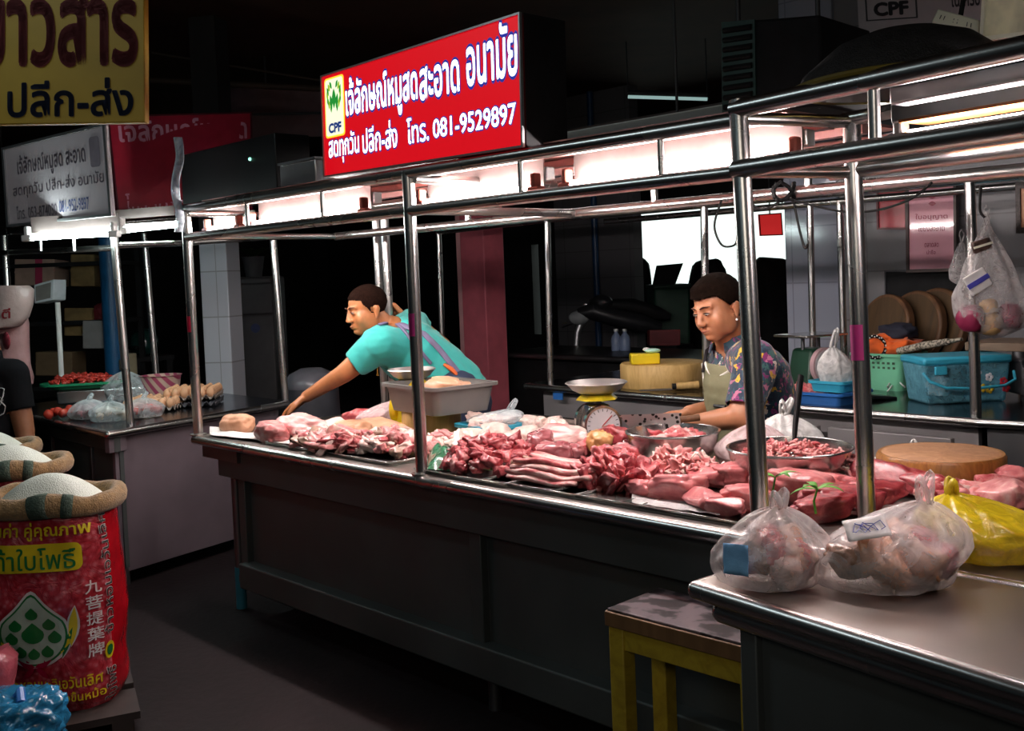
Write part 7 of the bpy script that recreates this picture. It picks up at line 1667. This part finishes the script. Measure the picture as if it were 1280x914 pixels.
# ---- the man leaning over the counter
DMn = 4.56
def g(x, y, dd=0): return Dp(x, y, DMn + dd)
t = thing('person', 'man in a turquoise polo shirt leaning over the counter to reach the meat', 'person', Vector((g(572, 500, .02).x, g(572, 500, .02).y, 0)))
frontM = (-RC * .84 - FW * .46 - UC * .24)
hm = Head(g(459, 389, -.02), frontM, UC - RC * .16 - FW * .05, .93)
neckM = g(489, 418, .04); sN_, sF_ = g(474, 431, -.13), g(516, 408, .20)
eN_, wN_ = g(430, 467, -.10), g(383, 496, .0); eF_, wF_ = g(553, 433, .28), g(506, 396, .24)
ch, be, hp_ = g(508, 436, .03), g(543, 462, .04), g(571, 490, .04)
mb = MB(); hm.skull(mb)
mb.cone(hm.p(0, .035, -.05), .052, neckM, .060, 20); mb.cone(neckM, .085, ch, .115, 20).cone(ch, .130, be, .125, 20).cone(be, .125, hp_, .130, 20)
mb.cone(sN_, .066, sF_, .066, 18).cone(sN_, .056, eN_, .042, 18).cone(eN_, .041, wN_, .026, 18).cone(sF_, .056, eF_, .042, 18).cone(eF_, .041, wF_, .027, 18)
hdir = g(352, 520, .02) - wN_; hand(mb, wN_, hdir, -UC - RC * .25, .98, .30, .16, 1)
hand(mb, wF_, UC * .6 - RC * .6 + FW * .0, -RC - FW * .2 - UC * .3, .92, .75, .1, -1)
for sgn in (-1, 1):
    hj = hp_ + _fh * .085 * sgn; kn = Vector((hj.x, hj.y, hj.z * .53)); an = Vector((hj.x, hj.y, .06)); mb.cone(hj, .10, kn, .065, 16).cone(kn, .062, an, .042, 16).cone(an - Vector((0, 0, .02)), .038, an - _rh * .14 - Vector((0, 0, .03)), .030, 12)
link_mesh('body', remesh(mb, .0042, 6, .5), SKM, t)
hm.features(t, plain('man lips', (.38, .14, .085), .5), .005)
def keepM(q_):
    x, y, z = q_
    if abs(x) > .060 and -.05 < z < .018 and -.006 < y < .036: return False
    if y > .03: return z > -.045 - (y - .03) * .1
    if y < -.04: return z > .062 + .012 * math.cos(x * 30)
    return z > -.012 + (-y) * 1.4 if y < 0 else z > -.02
HM = plain('cropped greying hair', (.014, .006, .004), .9, var=.6, scale=160, bmp=.6, spec=.04)
hm.hair(t, HM, keepM, .0035)
TQ = plain('turquoise cotton', (.03, .40, .36), .75, var=.08, scale=8, bmp=.15, sheen=.2)
sh = MB(); sh.cone(neckM - (hm.c - neckM).normalized() * .01, .092, ch, .128, 22).cone(ch, .143, be, .137, 22).cone(be, .137, hp_, .142, 22).cone(sN_, .079, sF_, .079, 20).cone(sN_, .08, ch, .12, 20).cone(sF_, .08, ch, .12, 20)
cN, cF = sN_.lerp(eN_, .66), sF_.lerp(eF_, .36); sh.cyl(sN_, cN, .074, .066, seg=22).cyl(sF_, cF, .072, .062, seg=22)
ms = remesh(sh, .005, 5, .5)
bm = bmesh.new(); bm.from_mesh(ms); axd = (hp_ - ch).normalized()
for v in bm.verts: v.co += Vector((noise.noise(v.co * 11), noise.noise(v.co * 11 + Vector((9, 0, 0))), noise.noise(v.co * 11 + Vector((0, 9, 0))))) * .009 + Vector((noise.noise(v.co * 25), noise.noise(v.co * 25 + Vector((9, 0, 0))), noise.noise(v.co * 25 + Vector((0, 9, 0))))) * .004
bm.to_mesh(ms); bm.free()
dN, dF, dU = (eN_ - sN_).normalized(), (eF_ - sF_).normalized(), (hm.c - neckM).normalized(); up_ = neckM + dU * .045; hem = hp_ + axd * .09
def keep_m(c, n):
    if (c - cN).dot(dN) > -.004 and (c - cN).length < .10 and n.dot(dN) > .6: return False
    if (c - cF).dot(dF) > -.004 and (c - cF).length < .10 and n.dot(dF) > .6: return False
    if (c - up_).dot(dU) > -.010 and (c - up_).length < .12: return False
    return (c - hem).dot(axd) < 0
o = link_mesh('polo_shirt', ms, TQ, t, keep=keep_m); k_ = o.modifiers.new('thick', 'SOLIDIFY'); k_.thickness = .004
MB().tube([up_ - dU * .012 + (frontM.normalized() * math.cos(a) + (hm.M @ Vector((1, 0, 0))) * math.sin(a)) * .076 for a in [2 * PI * k / 30 for k in range(30)]], .013, 10, True, .7).build('collar', TQ, t)
tr = MB(); tr.cone(hp_, .137, hp_ + axd * .03 - Vector((0, 0, .03)), .135, 20)
for sgn in (-1, 1):
    hj = hp_ + _fh * .085 * sgn; kn = Vector((hj.x, hj.y, hj.z * .53)); an = Vector((hj.x, hj.y, .10)); tr.cone(hj, .112, kn, .078, 16).cyl(kn, an, .078, .066, seg=16)
link_mesh('trousers', remesh(tr, .008, 4), plain('dark blue trousers', (.02, .03, .07), .8), t)
ST = plain('lilac grey strap', (.17, .14, .24), .6)
vw = -FW
def on_back(x, y, dd): return g(x, y, dd)
def surf_strap(pts, r_, nm, m_):
    MB().tube([g(*p) for p in pts], r_, 10, False, .3).build(nm, m_, t)
bvh_o = o
from mathutils.bvhtree import BVHTree
bv = BVHTree.FromPolygons([tuple(v.co + wloc(t)) for v in ms.vertices], [tuple(p.vertices) for p in ms.polygons])
def drape(pts, r_, nm, m_, n=16):
    Q = []
    for i in range(len(pts) - 1):
        for k in range(n):
            s_ = k / n; x = pts[i][0] * (1 - s_) + pts[i + 1][0] * s_; y = pts[i][1] * (1 - s_) + pts[i + 1][1] * s_
            h = bv.ray_cast(CC, ray(x, y).normalized())
            if h[0] is not None: Q.append(h[0] + h[1] * .004 if h[1].dot(FW) < 0 else h[0] - h[1] * .004)
    if len(Q) > 3: MB().tube(Q, r_, 8, False, .35).build(nm, m_, t, smooth=180)
drape([(474, 407), (490, 402), (503, 412), (520, 432), (540, 456)], .019, 'apron_strap', ST); drape([(488, 400), (508, 409), (530, 418), (548, 436), (566, 458), (574, 468)], .016, 'apron_strap', ST)
for x, y in ((564, 461),):
    h = bv.ray_cast(CC, ray(x, y).normalized()); c = h[0] if h[0] is not None else g(x, y, -.1)
    MB().tube([c - RC * .03 + UC * .02 - FW * .01, c - FW * .015, c + RC * .035 - UC * .035 - FW * .01], [.012, .020, .014], 10, False, .5).build('orange_pouch', plain('orange cloth pouch', (.75, .13, .02), .6), t)
ck = g(472, 452, .0); MB().tube([ck, ck - UC * .05, ck - UC * .062], [.003, .003, .007], 8).build('pendant', plain('amber pendant', (.55, .25, .03), .3), t)

# ---- the bystander in black, cropped by the left edge
DP_ = 4.75
def b_p(x, y, dd=0): return Dp(x, y, DP_ + dd)
t = thing('person', 'person in a black printed T-shirt cropped by the left edge', 'person', Vector((b_p(-12, 600).x, b_p(-12, 600).y, 0)))
fr_ = -FW * .8 + RC * .3
hb_ = Head(b_p(-46, 396), fr_, UC, 1.05)
nk = b_p(-22, 440); s1_, s2_ = b_p(16, 468), b_p(-62, 468); e1_, w1_ = b_p(31, 540), b_p(38, 600, -.04); e2_, w2_ = b_p(-76, 545), b_p(-72, 605, -.05); c_, bl_, hp2 = b_p(-22, 495), b_p(-22, 550), b_p(-22, 600)
mb = MB(); hb_.skull(mb); mb.cone(hb_.p(0, .03, -.05), .05, nk, .058, 18).cone(nk, .08, c_, .12, 18).cone(c_, .135, bl_, .125, 18).cone(bl_, .125, hp2, .135, 18)
mb.cone(s1_, .058, e1_, .044, 16).cone(e1_, .042, w1_, .028, 16).cone(s2_, .058, e2_, .044, 16).cone(e2_, .042, w2_, .028, 16).cone(s1_, .06, s2_, .06, 16)
hand(mb, w1_, Vector((0, 0, -1)), RC * -1, .95, .4, .1, 1); hand(mb, w2_, Vector((0, 0, -1)), RC, .95, .4, .1, -1)
for sgn in (-1, 1):
    hj = hp2 + RC * .085 * sgn; kn = Vector((hj.x, hj.y, hj.z * .53)); an = Vector((hj.x, hj.y, .06)); mb.cone(hj, .10, kn, .065, 16).cone(kn, .062, an, .042, 16).cone(an - Vector((0, 0, .02)), .038, an - _fh * .14 - Vector((0, 0, .03)), .030, 12)
link_mesh('body', remesh(mb, .006, 4), skin_mat('dark warm skin', (.30, .12, .06)), t); hb_.features(t, plain('lips', (.3, .09, .07), .4))
hb_.hair(t, HAIR, keepM, .008)
BT = plain('black cotton', (.006, .006, .007), .95, bmp=.15, spec=.08); sh = MB(); cA, cB = s1_.lerp(e1_, .62), s2_.lerp(e2_, .62)
sh.cone(nk - UC * .02, .085, c_, .132, 20).cone(c_, .148, bl_, .140, 20).cone(bl_, .14, hp2, .15, 20).cyl(s1_, cA, .072, .064, seg=20).cyl(s2_, cB, .072, .064, seg=20).cone(s1_, .073, s2_, .073, 18)
ms = remesh(sh, .007, 5); dA_, dB_ = (e1_ - s1_).normalized(), (e2_ - s2_).normalized(); up_ = nk + UC * .03
o = link_mesh('t_shirt', ms, BT, t, keep=lambda c, n: not (((c - cA).dot(dA_) > -.006 and (c - cA).length < .1 and n.dot(dA_) > .6) or ((c - cB).dot(dB_) > -.006 and (c - cB).length < .1 and n.dot(dB_) > .6) or ((c - up_).dot(UC) > -.012 and (c - up_).length < .12))); k_ = o.modifiers.new('thick', 'SOLIDIFY'); k_.thickness = .004
bv = BVHTree.FromPolygons([tuple(v.co + wloc(t)) for v in ms.vertices], [tuple(p.vertices) for p in ms.polygons])
PRN = plain('white shirt print', (.36, .34, .34), .7)
drape([(-8, 484), (6, 486), (4, 494), (0, 502), (7, 508), (4, 517), (-2, 520)], .005, 'shirt_print', PRN); drape([(-6, 492), (3, 500), (-4, 512)], .004, 'shirt_print', PRN)
